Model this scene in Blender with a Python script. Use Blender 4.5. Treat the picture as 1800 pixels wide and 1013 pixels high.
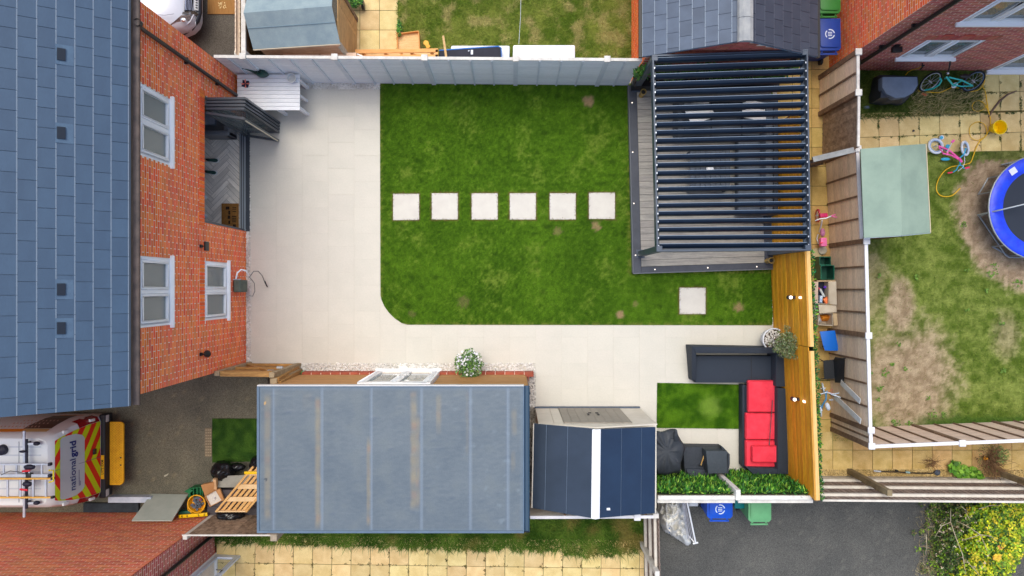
import bpy, bmesh, math, random
from math import sin, cos, pi, radians, sqrt, atan2
from mathutils import Vector, Matrix, noise
random.seed(7)
R = random.random
def U(a, b): return a + (b - a) * random.random()
for _o in list(bpy.data.objects): bpy.data.objects.remove(_o)
SC = bpy.context.scene; COL = SC.collection
# ---------------------------------------------------------------- camera, sky, sun
CAM_H = 16.5; FPX = 1254.0; CX = 900.0; CY = 506.5
cam_d = bpy.data.cameras.new('camera'); cam = bpy.data.objects.new('camera', cam_d); COL.objects.link(cam)
cam.location = (0, 0, CAM_H); cam.rotation_euler = (0, 0, 0)
cam_d.sensor_width = 36.0; cam_d.lens = 36.0 * FPX / 1800.0; cam_d.clip_start = .1; cam_d.clip_end = 500
SC.camera = cam
W = bpy.data.worlds.new('World'); SC.world = W; W.use_nodes = True
wn = W.node_tree.nodes; wl = W.node_tree.links
bg = wn['Background']; sky = wn.new('ShaderNodeTexSky'); sky.sky_type = 'NISHITA'; sky.sun_disc = False
SUN_EL = radians(70); SUN_AZ = radians(-18)          # from the top of the picture, a little left
sky.sun_elevation = SUN_EL; sky.sun_rotation = SUN_AZ
sky.air_density = 1.0; sky.dust_density = 3.5; sky.ozone_density = 0.0
wl.new(sky.outputs['Color'], bg.inputs['Color']); bg.inputs['Strength'].default_value = 0.15
sd = bpy.data.lights.new('sun', 'SUN'); sd.energy = .9; sd.angle = radians(45); sd.color = (.94, 1, .9)
sun = bpy.data.objects.new('sun', sd); COL.objects.link(sun)
sdir = Vector((sin(SUN_AZ) * cos(SUN_EL), cos(SUN_AZ) * cos(SUN_EL), sin(SUN_EL)))
sun.rotation_euler = sdir.to_track_quat('Z', 'Y').to_euler(); sun.location = sdir * 40
SC.view_settings.view_transform = 'Standard'; SC.view_settings.look = 'None'
SC.view_settings.exposure = 0.55; SC.view_settings.gamma = 1.0; SC.view_settings.use_curve_mapping = False

def P(px, py, z=0.0):
    k = (CAM_H - z) / FPX
    return Vector(((px - CX) * k, -(py - CY) * k, z))
def PX(v):
    k = FPX / (CAM_H - v[2]); return (CX + v[0] * k, CY - v[1] * k)
# ---------------------------------------------------------------- materials
def lin(c):
    def f(v):
        v /= 255.0
        return v / 12.92 if v <= .04045 else ((v + .055) / 1.055) ** 2.4
    return (f(c[0]), f(c[1]), f(c[2]), 1)
MATS = {}
def mat(name, c, c2=None, sc=5, rough=.6, metal=0, bump=0, bsc=60, rnd=0.0, isl=0.0, st=(1, 1, 1), grain=.12, gsc=90,
        spec=.4, attr=False, coat=0, alpha=1, trans=0, emit=0, hue=0.0, wave=None):
    if name in MATS: return MATS[name]
    m = bpy.data.materials.new(name); m.use_nodes = True; MATS[name] = m
    nt = m.node_tree; N = nt.nodes; L = nt.links; b = N['Principled BSDF']
    b.inputs['Roughness'].default_value = rough; b.inputs['Metallic'].default_value = metal
    b.inputs['Specular IOR Level'].default_value = spec; b.inputs['Coat Weight'].default_value = coat
    if trans: b.inputs['Transmission Weight'].default_value = trans
    if alpha < 1: b.inputs['Alpha'].default_value = alpha
    tc = N.new('ShaderNodeTexCoord'); mp = N.new('ShaderNodeMapping'); L.new(tc.outputs['Object'], mp.inputs[0])
    mp.inputs['Scale'].default_value = st
    oi = N.new('ShaderNodeObjectInfo')
    if rnd or isl:                                   # shift the texture from piece to piece
        ml = N.new('ShaderNodeMath'); ml.operation = 'MULTIPLY'; ml.inputs[1].default_value = 37.0
        L.new(oi.outputs['Random'], ml.inputs[0]); cb = N.new('ShaderNodeCombineXYZ')
        L.new(ml.outputs[0], cb.inputs[0]); L.new(ml.outputs[0], cb.inputs[1]); L.new(cb.outputs[0], mp.inputs['Location'])
    if attr:
        at = N.new('ShaderNodeAttribute'); at.attribute_name = 'Col'; col = at.outputs['Color']
    elif c2 is not None:
        nz = N.new('ShaderNodeTexNoise'); nz.inputs['Scale'].default_value = sc; nz.inputs['Detail'].default_value = 6
        nz.inputs['Roughness'].default_value = .6; L.new(mp.outputs[0], nz.inputs[0])
        rp = N.new('ShaderNodeMapRange'); rp.inputs[1].default_value = .36; rp.inputs[2].default_value = .64
        L.new(nz.outputs[0], rp.inputs[0])
        mx = N.new('ShaderNodeMix'); mx.data_type = 'RGBA'; mx.inputs[6].default_value = lin(c); mx.inputs[7].default_value = lin(c2)
        L.new(rp.outputs[0], mx.inputs[0]); col = mx.outputs[2]
    else:
        rg = N.new('ShaderNodeRGB'); rg.outputs[0].default_value = lin(c); col = rg.outputs[0]
    fac = None
    if grain:
        g = N.new('ShaderNodeTexNoise'); g.inputs['Scale'].default_value = gsc; g.inputs['Detail'].default_value = 3
        L.new(mp.outputs[0], g.inputs[0])
        r2 = N.new('ShaderNodeMapRange'); r2.inputs[1].default_value = .3; r2.inputs[2].default_value = .7
        r2.inputs[3].default_value = 1 - grain; r2.inputs[4].default_value = 1 + grain; L.new(g.outputs[0], r2.inputs[0]); fac = r2.outputs[0]
    if rnd or isl:
        amp = max(rnd, isl); src = oi.outputs['Random']
        if isl:
            ge = N.new('ShaderNodeNewGeometry'); ad = N.new('ShaderNodeMath'); ad.operation = 'ADD'
            L.new(ge.outputs['Random Per Island'], ad.inputs[0]); L.new(src, ad.inputs[1])
            fr = N.new('ShaderNodeMath'); fr.operation = 'FRACT'; L.new(ad.outputs[0], fr.inputs[0]); src = fr.outputs[0]
        r3 = N.new('ShaderNodeMapRange'); r3.inputs[3].default_value = 1 - amp; r3.inputs[4].default_value = 1 + amp
        L.new(src, r3.inputs[0])
        if fac is None: fac = r3.outputs[0]
        else:
            mm = N.new('ShaderNodeMath'); mm.operation = 'MULTIPLY'; L.new(fac, mm.inputs[0]); L.new(r3.outputs[0], mm.inputs[1]); fac = mm.outputs[0]
    if fac is not None or hue:
        hs = N.new('ShaderNodeHueSaturation'); L.new(col, hs.inputs['Color'])
        if fac is not None: L.new(fac, hs.inputs['Value'])
        if hue and (rnd or isl):
            wnz = N.new('ShaderNodeTexWhiteNoise'); wnz.noise_dimensions = '1D'; L.new(src, wnz.inputs['W'])
            r4 = N.new('ShaderNodeMapRange'); r4.inputs[3].default_value = .5 - hue; r4.inputs[4].default_value = .5 + hue
            L.new(wnz.outputs[0], r4.inputs[0]); L.new(r4.outputs[0], hs.inputs['Hue'])
        col = hs.outputs[0]
    L.new(col, b.inputs['Base Color'])
    if bump:
        bn = N.new('ShaderNodeTexNoise'); bn.inputs['Scale'].default_value = bsc; bn.inputs['Detail'].default_value = 5
        L.new(mp.outputs[0], bn.inputs[0]); bp = N.new('ShaderNodeBump'); bp.inputs['Strength'].default_value = bump
        bp.inputs['Distance'].default_value = .02; L.new(bn.outputs[0], bp.inputs['Height']); L.new(bp.outputs[0], b.inputs['Normal'])
    if emit:
        L.new(col, b.inputs['Emission Color']); b.inputs['Emission Strength'].default_value = emit
    return m
def glass(name, tint=(138, 148, 148), rough=.05, alpha=.7):
    if name in MATS: return MATS[name]
    m = mat(name, tint, grain=0, rough=rough, spec=.9)
    m.node_tree.nodes['Principled BSDF'].inputs['Alpha'].default_value = alpha
    return m
# ---------------------------------------------------------------- objects
def tagk(o, kind): o['kind'] = kind; return o
def thing(name, label, cat, loc=(0, 0, 0), rot=0.0, group=None):
    o = bpy.data.objects.new(name, None); COL.objects.link(o); o.empty_display_size = .2
    o.location = loc; o.rotation_euler = (0, 0, rot); o['label'] = label; o['category'] = cat
    if group: o['group'] = group
    return o
def mtx(root):
    m = Matrix.Identity(4); o = root; ch = []
    while o is not None: ch.append(o); o = o.parent
    for o in reversed(ch): m = m @ (Matrix.Translation(o.location) @ o.rotation_euler.to_matrix().to_4x4())
    return m
def link(name, me, m=None, parent=None, kind=None, label=None):
    o = bpy.data.objects.new(name, me); COL.objects.link(o)
    if m is not None and not me.materials: me.materials.append(m)
    if parent: o.parent = parent
    if kind: o['kind'] = kind
    if label: o['label'] = label
    return o
class MB:
    """collects faces; build() makes ONE object of them"""
    def __init__(s): s.v = []; s.f = []; s.c = []; s.mi = []; s.cur = 0
    def add(s, vs, fs, col=None):
        k = len(s.v); s.v += [tuple(v) for v in vs]
        for f in fs: s.f.append(tuple(i + k for i in f)); s.c.append(col); s.mi.append(s.cur)
        return s
    def hexa(s, p):   # p: 4 bottom ccw, 4 top ccw
        return s.add(p, [(3, 2, 1, 0), (4, 5, 6, 7), (0, 1, 5, 4), (1, 2, 6, 5), (2, 3, 7, 6), (3, 0, 4, 7)])
    def box(s, a, b):
        x0, y0, z0 = a; x1, y1, z1 = b
        return s.hexa([(x0, y0, z0), (x1, y0, z0), (x1, y1, z0), (x0, y1, z0), (x0, y0, z1), (x1, y0, z1), (x1, y1, z1), (x0, y1, z1)])
    def obox(s, c, sz, rot=0, M=None):
        hx, hy, hz = sz[0] / 2, sz[1] / 2, sz[2] / 2
        p = [(-hx, -hy, -hz), (hx, -hy, -hz), (hx, hy, -hz), (-hx, hy, -hz), (-hx, -hy, hz), (hx, -hy, hz), (hx, hy, hz), (-hx, hy, hz)]
        m = M if M is not None else Matrix.Rotation(rot, 3, 'Z'); c = Vector(c)
        return s.hexa([c + m @ Vector(q) for q in p])
    def bar(s, a, b, w, t, up=(0, 0, 1)):   # box beam from a to b, width w (sideways), thickness t (along up)
        a = Vector(a); b = Vector(b); d = (b - a); l = d.length; d.normalize(); u = Vector(up)
        sd_ = d.cross(u)
        if sd_.length < 1e-4: sd_ = d.cross(Vector((0, 1, 0)))
        sd_.normalize(); u = sd_.cross(d).normalized()
        M = Matrix((d, sd_, u)).transposed()
        return s.obox((a + b) / 2, (l, w, t), M=M)
    def prism(s, poly, z0, z1, bottom=True):
        n = len(poly); vs = [(p[0], p[1], z0) for p in poly] + [(p[0], p[1], z1) for p in poly]
        ar = sum(poly[i][0] * poly[(i + 1) % n][1] - poly[(i + 1) % n][0] * poly[i][1] for i in range(n))
        fs = [tuple(range(n, 2 * n))] + ([tuple(reversed(range(n)))] if bottom else []) + [(i, (i + 1) % n, (i + 1) % n + n, i + n) for i in range(n)]
        if ar < 0: fs = [tuple(reversed(f)) for f in fs]
        return s.add(vs, fs)
    def sheet(s, pts):
        return s.add(pts, [tuple(range(len(pts)))])
    def tube(s, path, r, n=8, cap=True, closed=False):
        path = [Vector(p) for p in path]; m = len(path); vs = []
        rr = r if isinstance(r, (list, tuple)) else [r] * m; prev = None
        for i, p in enumerate(path):
            if closed: t = path[(i + 1) % m] - path[i - 1]
            else: t = path[min(i + 1, m - 1)] - path[max(i - 1, 0)]
            t.normalize()
            if prev is None:
                a = t.cross(Vector((0, 0, 1)))
                if a.length < 1e-3: a = t.cross(Vector((1, 0, 0)))
            else: a = prev - t * prev.dot(t)
            a.normalize(); prev = a; b = t.cross(a)
            for k in range(n):
                q = 2 * pi * k / n; vs.append(p + (a * cos(q) + b * sin(q)) * rr[i])
        fs = []
        for i in range(m if closed else m - 1):
            j = (i + 1) % m
            for k in range(n): fs.append((i * n + k, i * n + (k + 1) % n, j * n + (k + 1) % n, j * n + k))
        if cap and not closed: fs += [tuple(reversed(range(n))), tuple(range((m - 1) * n, m * n))]
        return s.add(vs, fs)
    def lathe(s, c, prof, n=24, axis=None, cap0=True, cap1=False, sx=1, sy=1):
        c = Vector(c); vs = []
        M = Matrix.Identity(3) if axis is None else Vector(axis).to_track_quat('Z', 'Y').to_matrix()
        for r, z in prof:
            for k in range(n):
                q = 2 * pi * k / n; vs.append(c + M @ Vector((r * cos(q) * sx, r * sin(q) * sy, z)))
        m = len(prof); fs = []
        for i in range(m - 1):
            for k in range(n): fs.append((i * n + k, i * n + (k + 1) % n, (i + 1) * n + (k + 1) % n, (i + 1) * n + k))
        if cap0: fs.append(tuple(reversed(range(n))))
        if cap1: fs.append(tuple(range((m - 1) * n, m * n)))
        return s.add(vs, fs)
    def ball(s, c, r, M=None, nu=8, nv=5, jit=0):
        c = Vector(c); rx, ry, rz = (r, r, r) if not isinstance(r, (tuple, list)) else r; vs = []; fs = []
        for i in range(nv + 1):
            th = pi * i / nv
            for k in range(nu):
                ph = 2 * pi * k / nu; v = Vector((rx * sin(th) * cos(ph), ry * sin(th) * sin(ph), rz * cos(th)))
                if jit: v *= 1 + U(-jit, jit)
                vs.append(c + (M @ v if M is not None else v))
        for i in range(nv):
            for k in range(nu): fs.append((i * nu + k, (i + 1) * nu + k, (i + 1) * nu + (k + 1) % nu, i * nu + (k + 1) % nu))
        return s.add(vs, fs)
    def mesh(s, name, bevel=0, seg=2, smooth=None, inv=None):
        me = bpy.data.meshes.new(name); me.from_pydata(s.v, [], s.f)
        if any(c is not None for c in s.c):
            at = me.color_attributes.new('Col', 'FLOAT_COLOR', 'CORNER'); buf = []
            for f, c in zip(s.f, s.c): buf += (list(c[:3]) + [1.0]) * len(f)
            at.data.foreach_set('color', buf)
        if any(s.mi): me.polygons.foreach_set('material_index', s.mi)
        if inv is not None: me.transform(inv)
        if bevel:
            bm = bmesh.new(); bm.from_mesh(me); bmesh.ops.remove_doubles(bm, verts=bm.verts, dist=1e-5)
            es = [e for e in bm.edges if len(e.link_faces) == 2 and e.calc_face_angle(0) > .5]
            bmesh.ops.bevel(bm, geom=es, offset=bevel, segments=seg, affect='EDGES', profile=.6, clamp_overlap=True)
            bm.to_mesh(me); bm.free()
            if smooth is None: smooth = 40
        if smooth:
            me.polygons.foreach_set('use_smooth', [True] * len(me.polygons)); me.set_sharp_from_angle(angle=radians(smooth))
        me.update(); return me
    def build(s, name, m=None, parent=None, local=False, bevel=0, seg=2, smooth=None, kind=None, label=None):
        inv = None
        if parent is not None and not local: inv = mtx(parent).inverted()
        me = s.mesh(name, bevel, seg, smooth, inv)
        if isinstance(m, (list, tuple)):
            for q in m: me.materials.append(q)
            m = None
        return link(name, me, m, parent, kind, label)
def solo(mb, name, m, label, cat, group=None, loc=None, bevel=0, seg=2, smooth=None):
    """a thing that is a single mesh; its origin at the base"""
    vs = mb.v; c = Vector((sum(v[0] for v in vs) / len(vs), sum(v[1] for v in vs) / len(vs), min(v[2] for v in vs)))
    me = mb.mesh(name, bevel, seg, smooth, Matrix.Translation(-c))
    if isinstance(m, (list, tuple)):
        for q in m: me.materials.append(q)
        m = None
    o = link(name, me, m); o.location = c; o['label'] = label; o['category'] = cat
    if group: o['group'] = group
    return o
def copy_tree(o, parent=None):
    c = o.copy(); COL.objects.link(c); c.parent = parent
    for ch in list(o.children): copy_tree(ch, c)
    return c
def text_mesh(txt, size, depth=.0008, bold=0):
    cu = bpy.data.curves.new('text', 'FONT'); cu.body = txt; cu.size = size; cu.extrude = depth; cu.offset = bold
    cu.align_x = 'CENTER'; cu.align_y = 'CENTER'; o = bpy.data.objects.new('t', cu); COL.objects.link(o)
    dg = bpy.context.evaluated_depsgraph_get(); me = bpy.data.meshes.new_from_object(o.evaluated_get(dg))
    bpy.data.objects.remove(o); me.name = 'lettering'; me.materials.clear(); return me
def put_text(txt, size, origin, xdir, ydir, m, parent, name='lettering', bold=0, xs=1, kind=None, fit=None):
    me = text_mesh(txt, size, bold=bold)
    if fit: wx = [v.co.x for v in me.vertices]; me.transform(Matrix.Scale(fit / (max(wx) - min(wx)), 4))
    x = Vector(xdir).normalized() * xs; y = Vector(ydir).normalized(); z = Vector(xdir).normalized().cross(y)
    M = Matrix.Identity(4)
    for i in range(3): M[i][0] = x[i]; M[i][1] = y[i]; M[i][2] = z[i]; M[i][3] = origin[i]
    me.transform(mtx(parent).inverted() @ M if parent else M); return link(name, me, m, parent, kind)
def area2(p): return sum(p[i][0] * p[(i + 1) % len(p)][1] - p[(i + 1) % len(p)][0] * p[i][1] for i in range(len(p))) / 2
def clip(sub, cl):
    if area2(cl) < 0: cl = cl[::-1]
    out = list(sub)
    for i in range(len(cl)):
        a = cl[i]; b = cl[(i + 1) % len(cl)]; inp = out; out = []
        if not inp: return []
        def sd2(p): return (b[0] - a[0]) * (p[1] - a[1]) - (b[1] - a[1]) * (p[0] - a[0])
        for j in range(len(inp)):
            p = inp[j]; q = inp[(j + 1) % len(inp)]; dp = sd2(p); dq = sd2(q)
            if dp >= 0: out.append(p)
            if dp * dq < 0:
                t = dp / (dp - dq); out.append((p[0] + (q[0] - p[0]) * t, p[1] + (q[1] - p[1]) * t))
    return out
def inside(p, poly):
    c = False; n = len(poly); j = n - 1
    for i in range(n):
        xi, yi = poly[i][0], poly[i][1]; xj, yj = poly[j][0], poly[j][1]
        if (yi > p[1]) != (yj > p[1]) and p[0] < (xj - xi) * (p[1] - yi) / (yj - yi) + xi: c = not c
        j = i
    return c
def pp(*pts): return [tuple(P(a, b).xy) for a, b in pts]       # ground polygon from photo points
def ns(x, y, s=1.0, o=0): return noise.noise(Vector((x * s, y * s, o)))   # -1..1
def sst(a, b, x):
    t = min(1, max(0, (x - a) / (b - a))); return t * t * (3 - 2 * t)
def mixc(a, b, t): return tuple(a[i] + (b[i] - a[i]) * t for i in range(3))
LC = lambda *c: lin(c)[:3]
def field(name, poly, res, fn, z, m, kind='structure', thick=0, bumpfn=None, parent=None):
    """a sheet over a polygon, coloured vertex by vertex"""
    xs = [p[0] for p in poly]; ys = [p[1] for p in poly]; x0, x1, y0, y1 = min(xs), max(xs), min(ys), max(ys)
    nx = max(1, int((x1 - x0) / res)); ny = max(1, int((y1 - y0) / res)); dx = (x1 - x0) / nx; dy = (y1 - y0) / ny
    idx = {}; vs = []; cols = []; fs = []
    def vert(x, y):
        k = (round(x, 4), round(y, 4))
        if k not in idx:
            idx[k] = len(vs); vs.append((x, y, z + (bumpfn(x, y) if bumpfn else 0))); cols.append(fn(x, y))
        return idx[k]
    rect = len(poly) == 4 and all(abs(poly[i][0] - poly[(i + 1) % 4][0]) < 1e-6 or abs(poly[i][1] - poly[(i + 1) % 4][1]) < 1e-6 for i in range(4))
    for i in range(nx):
        for j in range(ny):
            c = [(x0 + i * dx, y0 + j * dy), (x0 + (i + 1) * dx, y0 + j * dy), (x0 + (i + 1) * dx, y0 + (j + 1) * dy), (x0 + i * dx, y0 + (j + 1) * dy)]
            if not rect:
                ins = [inside(q, poly) for q in c]
                if not any(ins): continue
                if not all(ins): c = clip(c, poly) if convex(poly) else c
                if len(c) < 3: continue
            fs.append(tuple(vert(*q) for q in c))
    fs = [f for f in fs if len(set(f)) == len(f)]
    if thick:
        n = len(poly); k = len(vs); ccw = area2(poly) > 0
        for q in poly: vs.append((q[0], q[1], z)); cols.append(LC(70, 60, 35))
        for q in poly: vs.append((q[0], q[1], z - thick)); cols.append(LC(70, 60, 35))
        for i in range(n):
            j = (i + 1) % n; f = (k + i, k + n + i, k + n + j, k + j); fs.append(f if ccw else f[::-1])
    me = bpy.data.meshes.new(name); me.from_pydata(vs, [], fs)
    at = me.color_attributes.new('Col', 'FLOAT_COLOR', 'POINT'); buf = []
    for c in cols: buf += [c[0], c[1], c[2], 1.0]
    at.data.foreach_set('color', buf)
    if parent is not None: me.transform(mtx(parent).inverted())
    return link(name, me, m, parent, kind)
def convex(p):
    s = 0; n = len(p)
    for i in range(n):
        a, b, c = p[i], p[(i + 1) % n], p[(i + 2) % n]; k = (b[0] - a[0]) * (c[1] - b[1]) - (b[1] - a[1]) * (c[0] - b[0])
        if abs(k) < 1e-9: continue
        if s == 0: s = k
        elif s * k < 0: return False
    return True
def blades(name, poly, n, fn, z, hgt=(.02, .05), wid=.008, lean=1.0, holes=(), mask=None, mb=None, curl=False):
    own = mb is None
    if own: mb = MB()
    xs = [p[0] for p in poly]; ys = [p[1] for p in poly]; x0, x1, y0, y1 = min(xs), max(xs), min(ys), max(ys); k = 0; tries = 0
    while k < n and tries < n * 4:
        tries += 1; x = U(x0, x1); y = U(y0, y1)
        if not inside((x, y), poly) or any(inside((x, y), h) for h in holes): continue
        if mask is not None and R() > mask(x, y): continue
        h = U(*hgt); a = U(0, 2 * pi); t = lean * h * U(.2, 1.0); w = wid * U(.6, 1.3); ca, sa = cos(a), sin(a)
        c = fn(x, y); q = U(.72, 1.35); c = (c[0] * q, c[1] * q, c[2] * q)
        mb.add([(x - sa * w / 2, y + ca * w / 2, z), (x + sa * w / 2, y - ca * w / 2, z), (x + ca * t, y + sa * t, z + h * .9)], [(0, 1, 2)], c); k += 1
    if own: return mb.build(name, mat('grass_blade', (80, 110, 40), attr=True, grain=0, rough=.7, spec=.2), kind='stuff')
    return mb
def slabs(parent, name, zones, org, w, h, gap, thick, m, bond=0.0, ang=0.0, zt=0.0, jit=0.0, tilt=0.0, minarea=.02):
    """paving slabs as children of parent, one by one; zones: convex polygons"""
    ca, sa = cos(ang), sin(ang); T = lambda u, v: (org[0] + u * ca - v * sa, org[1] + u * sa + v * ca)
    full = MB().box((-w / 2 + gap / 2, -h / 2 + gap / 2, -thick), (w / 2 - gap / 2, h / 2 - gap / 2, 0)).mesh(name); full.materials.append(m)
    full_a = (w - gap) * (h - gap); base = mtx(parent).inverted()
    for zone in zones:
        us = []; vs_ = []
        for p in zone:
            dx, dy = p[0] - org[0], p[1] - org[1]; us.append(dx * ca + dy * sa); vs_.append(-dx * sa + dy * ca)
        for i in range(int(math.floor(min(us) / w)) - 1, int(math.ceil(max(us) / w)) + 1):
            off = bond * h * (i % 2)
            for j in range(int(math.floor(min(vs_) / h)) - 2, int(math.ceil(max(vs_) / h)) + 2):
                u0, v0 = i * w + gap / 2, j * h + off + gap / 2; u1, v1 = u0 + w - gap, v0 + h - gap
                c = clip([T(u0, v0), T(u1, v0), T(u1, v1), T(u0, v1)], zone)
                if len(c) < 3 or abs(area2(c)) < minarea: continue
                dz = zt + U(-jit, jit)
                if abs(area2(c)) > full_a * .995:
                    o = link(name, full, None, parent); cx, cy = T((u0 + u1) / 2, (v0 + v1) / 2)
                    o.location = base @ Vector((cx, cy, dz)); o.rotation_euler = (U(-tilt, tilt), U(-tilt, tilt), ang)
                else:
                    cx = sum(q[0] for q in c) / len(c); cy = sum(q[1] for q in c) / len(c)
                    o = MB().prism([(q[0] - cx, q[1] - cy) for q in c], -thick, 0).build(name, m, parent, local=True); o.location = base @ Vector((cx, cy, dz))
def pebbles(name, polys, n, r, m, z=0.0, holes=(), flat=.6):
    mb = MB(); ar = [abs(area2(p)) for p in polys]; tot = sum(ar)
    for poly, a in zip(polys, ar):
        xs = [p[0] for p in poly]; ys = [p[1] for p in poly]; k = 0; need = int(n * a / tot); t = 0
        while k < need and t < need * 6:
            t += 1; x = U(min(xs), max(xs)); y = U(min(ys), max(ys))
            if not inside((x, y), poly): continue
            q = r * U(.6, 1.25); M = Matrix.Rotation(U(0, 6.3), 3, 'Z')
            mb.ball((x, y, z + q * U(.1, .6)), (q * U(.8, 1.3), q * U(.7, 1), q * flat), M, 5, 3, .15); k += 1
    return mb.build(name, m, kind='stuff', smooth=60)
def leaves(mb, c, rad, n, size, cols, shell=.45, flat=.3, asp=.5, up=.0, shape=None):
    """leaf shaped quads through an ellipsoid; cols: list of colours"""
    c = Vector(c)
    for _ in range(n):
        while True:
            v = Vector((U(-1, 1), U(-1, 1), U(-1, 1)))
            if v.length <= 1 and v.length > shell * R(): break
        clump = noise.noise(Vector((v.x * 2.3 + c.x, v.y * 2.3 + c.y, v.z * 2.3)))
        if clump < -.25 and R() < .75: continue
        p = c + Vector((v.x * rad[0], v.y * rad[1], v.z * rad[2])); a = U(0, 2 * pi); t = U(-1, 1) * (1 - flat)
        d = Vector((cos(a), sin(a), U(-.5, .5) * (1 - flat) + up)).normalized(); nn = Vector((t * .8, U(-1, 1) * .8 * (1 - flat), 1)).normalized()
        s_ = d.cross(nn).normalized(); L_ = size * U(.6, 1.3); w = L_ * asp
        k = random.choice(cols); q = U(.75, 1.25) * (1 + clump * .35); k = (k[0] * q, k[1] * q, k[2] * q)
        mb.add([p - d * L_ / 2, p + s_ * w / 2, p + d * L_ / 2, p - s_ * w / 2], [(0, 1, 2, 3)], k)
    return mb
LEAF = lambda: mat('leaf', (60, 90, 40), attr=True, grain=0, rough=.55, spec=.35)
# ================================================================ THE SETTING
GA = lambda n, **k: mat(n, (128, 128, 128), attr=True, **k)
g = MB().sheet([(-90, -90, -.07), (90, -90, -.07), (90, 90, -.07), (-90, 90, -.07)])
g.build('ground', mat('soil_asphalt', (78, 74, 68), (96, 90, 80), sc=.6, rough=.95, grain=.25, gsc=30, spec=.2), kind='structure')
def tarmac(c1, c2, c3, s=1):
    def f(x, y):
        n = ns(x, y, .7 * s) * .6 + ns(x, y, 2.3 * s, 3) * .4; d = ns(x, y, 9, 5)
        c = mixc(c1, c2, sst(-.6, .7, n)); c = mixc(c, c3, sst(.3, .75, d + n * .3) * .35); return mixc(c, c3, .6 * (ns(x, y, 31, 7) > .52))
    return f
asph = GA('asphalt_grain', rough=.9, grain=.5, gsc=75, bump=.5, bsc=260, spec=.25)
field('driveway', pp((-250, 560), (470, 560), (470, 935), (-250, 935)), .08, tarmac(LC(104, 101, 88), LC(132, 127, 108), LC(150, 140, 112)), -.02, asph)
field('driveway', pp((100, -150), (452, -150), (452, 150), (100, 150)), .1, tarmac(LC(76, 72, 66), LC(98, 92, 84), LC(106, 100, 90)), -.02, asph)
field('parking_area', pp((1140, 838), (1990, 838), (1990, 1110), (1140, 1110)), .08, tarmac(LC(84, 84, 82), LC(99, 98, 94), LC(112, 110, 104)), -.02, asph)
# ---- the pale porcelain patio
base_m = mat('jointing', (206, 201, 188), (198, 193, 180), rough=.95, grain=.2)
pt = MB().sheet([tuple(P(a, b).xy) + (-.0045,) for a, b in ((424, 128), (424, 660), (941, 660), (1372, 660), (1372, 128))]); pt.add([tuple(P(a, b).xy) + (-.0045,) for a, b in ((941, 660), (941, 850), (1380, 850), (1380, 660))], [(0, 1, 2, 3)])
patio = pt.build('patio', base_m, kind='structure')
slab_m = mat('porcelain', (212, 207, 195), (206, 202, 190), sc=1.6, rough=.55, rnd=.01, grain=.03, gsc=30, spec=.35, hue=.003)
S = 45.6
slabs(patio, 'paving_slab', [pp((440, 156), (440 + 6 * S, 156), (440 + 6 * S, 638.5), (440, 638.5)),
      pp((440 + 6 * S, 570), (440 + 11 * S, 570), (440 + 11 * S, 638.5), (440 + 6 * S, 638.5)),
      pp((440 + 11 * S, 570), (1362, 570), (1362, 842), (440 + 11 * S, 842))], tuple(P(440, 638.5).xy), .6, .6, .0042, .01, slab_m, bond=.5, jit=.0006, tilt=.0012)
# ---- the mown lawn
lawn_px = [(668, 147), (1358, 147), (1358, 572), (716, 571), (706, 568), (694, 560), (684, 550), (676, 539), (671, 528), (669, 520)]
stones = [(691, 341), (759, 340), (829, 340), (896, 340), (966, 340), (1035, 339), (1194, 506)]
spots = [(1034, 178, 11, 1), (1048, 398, 9, .8), (980, 407, 8, .45), (1090, 553, 8, 1), (1298, 540, 9, .8), (1117, 535, 6, .4), (815, 531, 11, .3), (724, 552, 7, .25)]
def lawn_c(x, y):
    px, py = PX((x, y, 0))
    n1 = ns(x, y, .8); n2 = ns(x, y, 2.6, 7); n3 = ns(x, y, 9, 3); n4 = ns(x, y, 22, 9)
    c = mixc(LC(54, 88, 12), LC(94, 134, 28), sst(-.6, .6, n1 * .3 + n2 * .25 + n3 * .35 + n4 * .45))
    c = mixc(c, LC(142, 158, 66), sst(.08, .7, n2 * .4 + n3 * .4 + n4 * .3 + ns(x, y, 1.3, 20) * .5) * .5)
    c = mixc(c, LC(34, 62, 10), sst(.25, .8, ns(x, y, 6, 30) + n1 * .3) * .55)
    e = min(px - 669, 571 - py, 1106 - px if py < 480 else 99)
    c = mixc(c, LC(128, 128, 62), (1 - sst(0, 7, e)) * .55 * sst(-.3, .3, n3 + n4))
    for sx, sy in stones:
        d = max(abs(px - sx - 23), abs(py - sy - 23)) - 23
        c = mixc(c, LC(120, 96, 62), (1 - sst(0, 3.2, d + n4 * 2)) * .8)
    for sx, sy, r, k in spots:
        d = sqrt((px - sx) ** 2 + (py - sy) ** 2) / r + n4 * .5 + n3 * .3
        c = mixc(c, LC(160, 134, 100), (1 - sst(.5, 1.15, d)) * k)
    return c
turf = GA('turf_soil', rough=.9, grain=.35, gsc=120, bump=.8, bsc=180, spec=.15)
field('lawn', pp(*lawn_px), .045, lawn_c, .012, turf, thick=.03)
holes = [pp((a + 1.6, b + 1.6), (a + 44.4, b + 1.6), (a + 44.4, b + 44.4), (a + 1.6, b + 44.4)) for a, b in stones] + [pp((1104, 147), (1360, 147), (1360, 475), (1112, 482))]
def spot_mask(x, y):
    px, py = PX((x, y, 0)); m = 1
    for sx, sy, r, k in spots: m *= 1 - k * (sqrt((px - sx) ** 2 + (py - sy) ** 2) < r)
    return m
g = blades('lawn_grass', pp(*[(a + (2 if a < 700 else -1), b - 1) for a, b in lawn_px]), 115000, lawn_c, .012, (.016, .036), .011, 1.2, holes, spot_mask)
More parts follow.
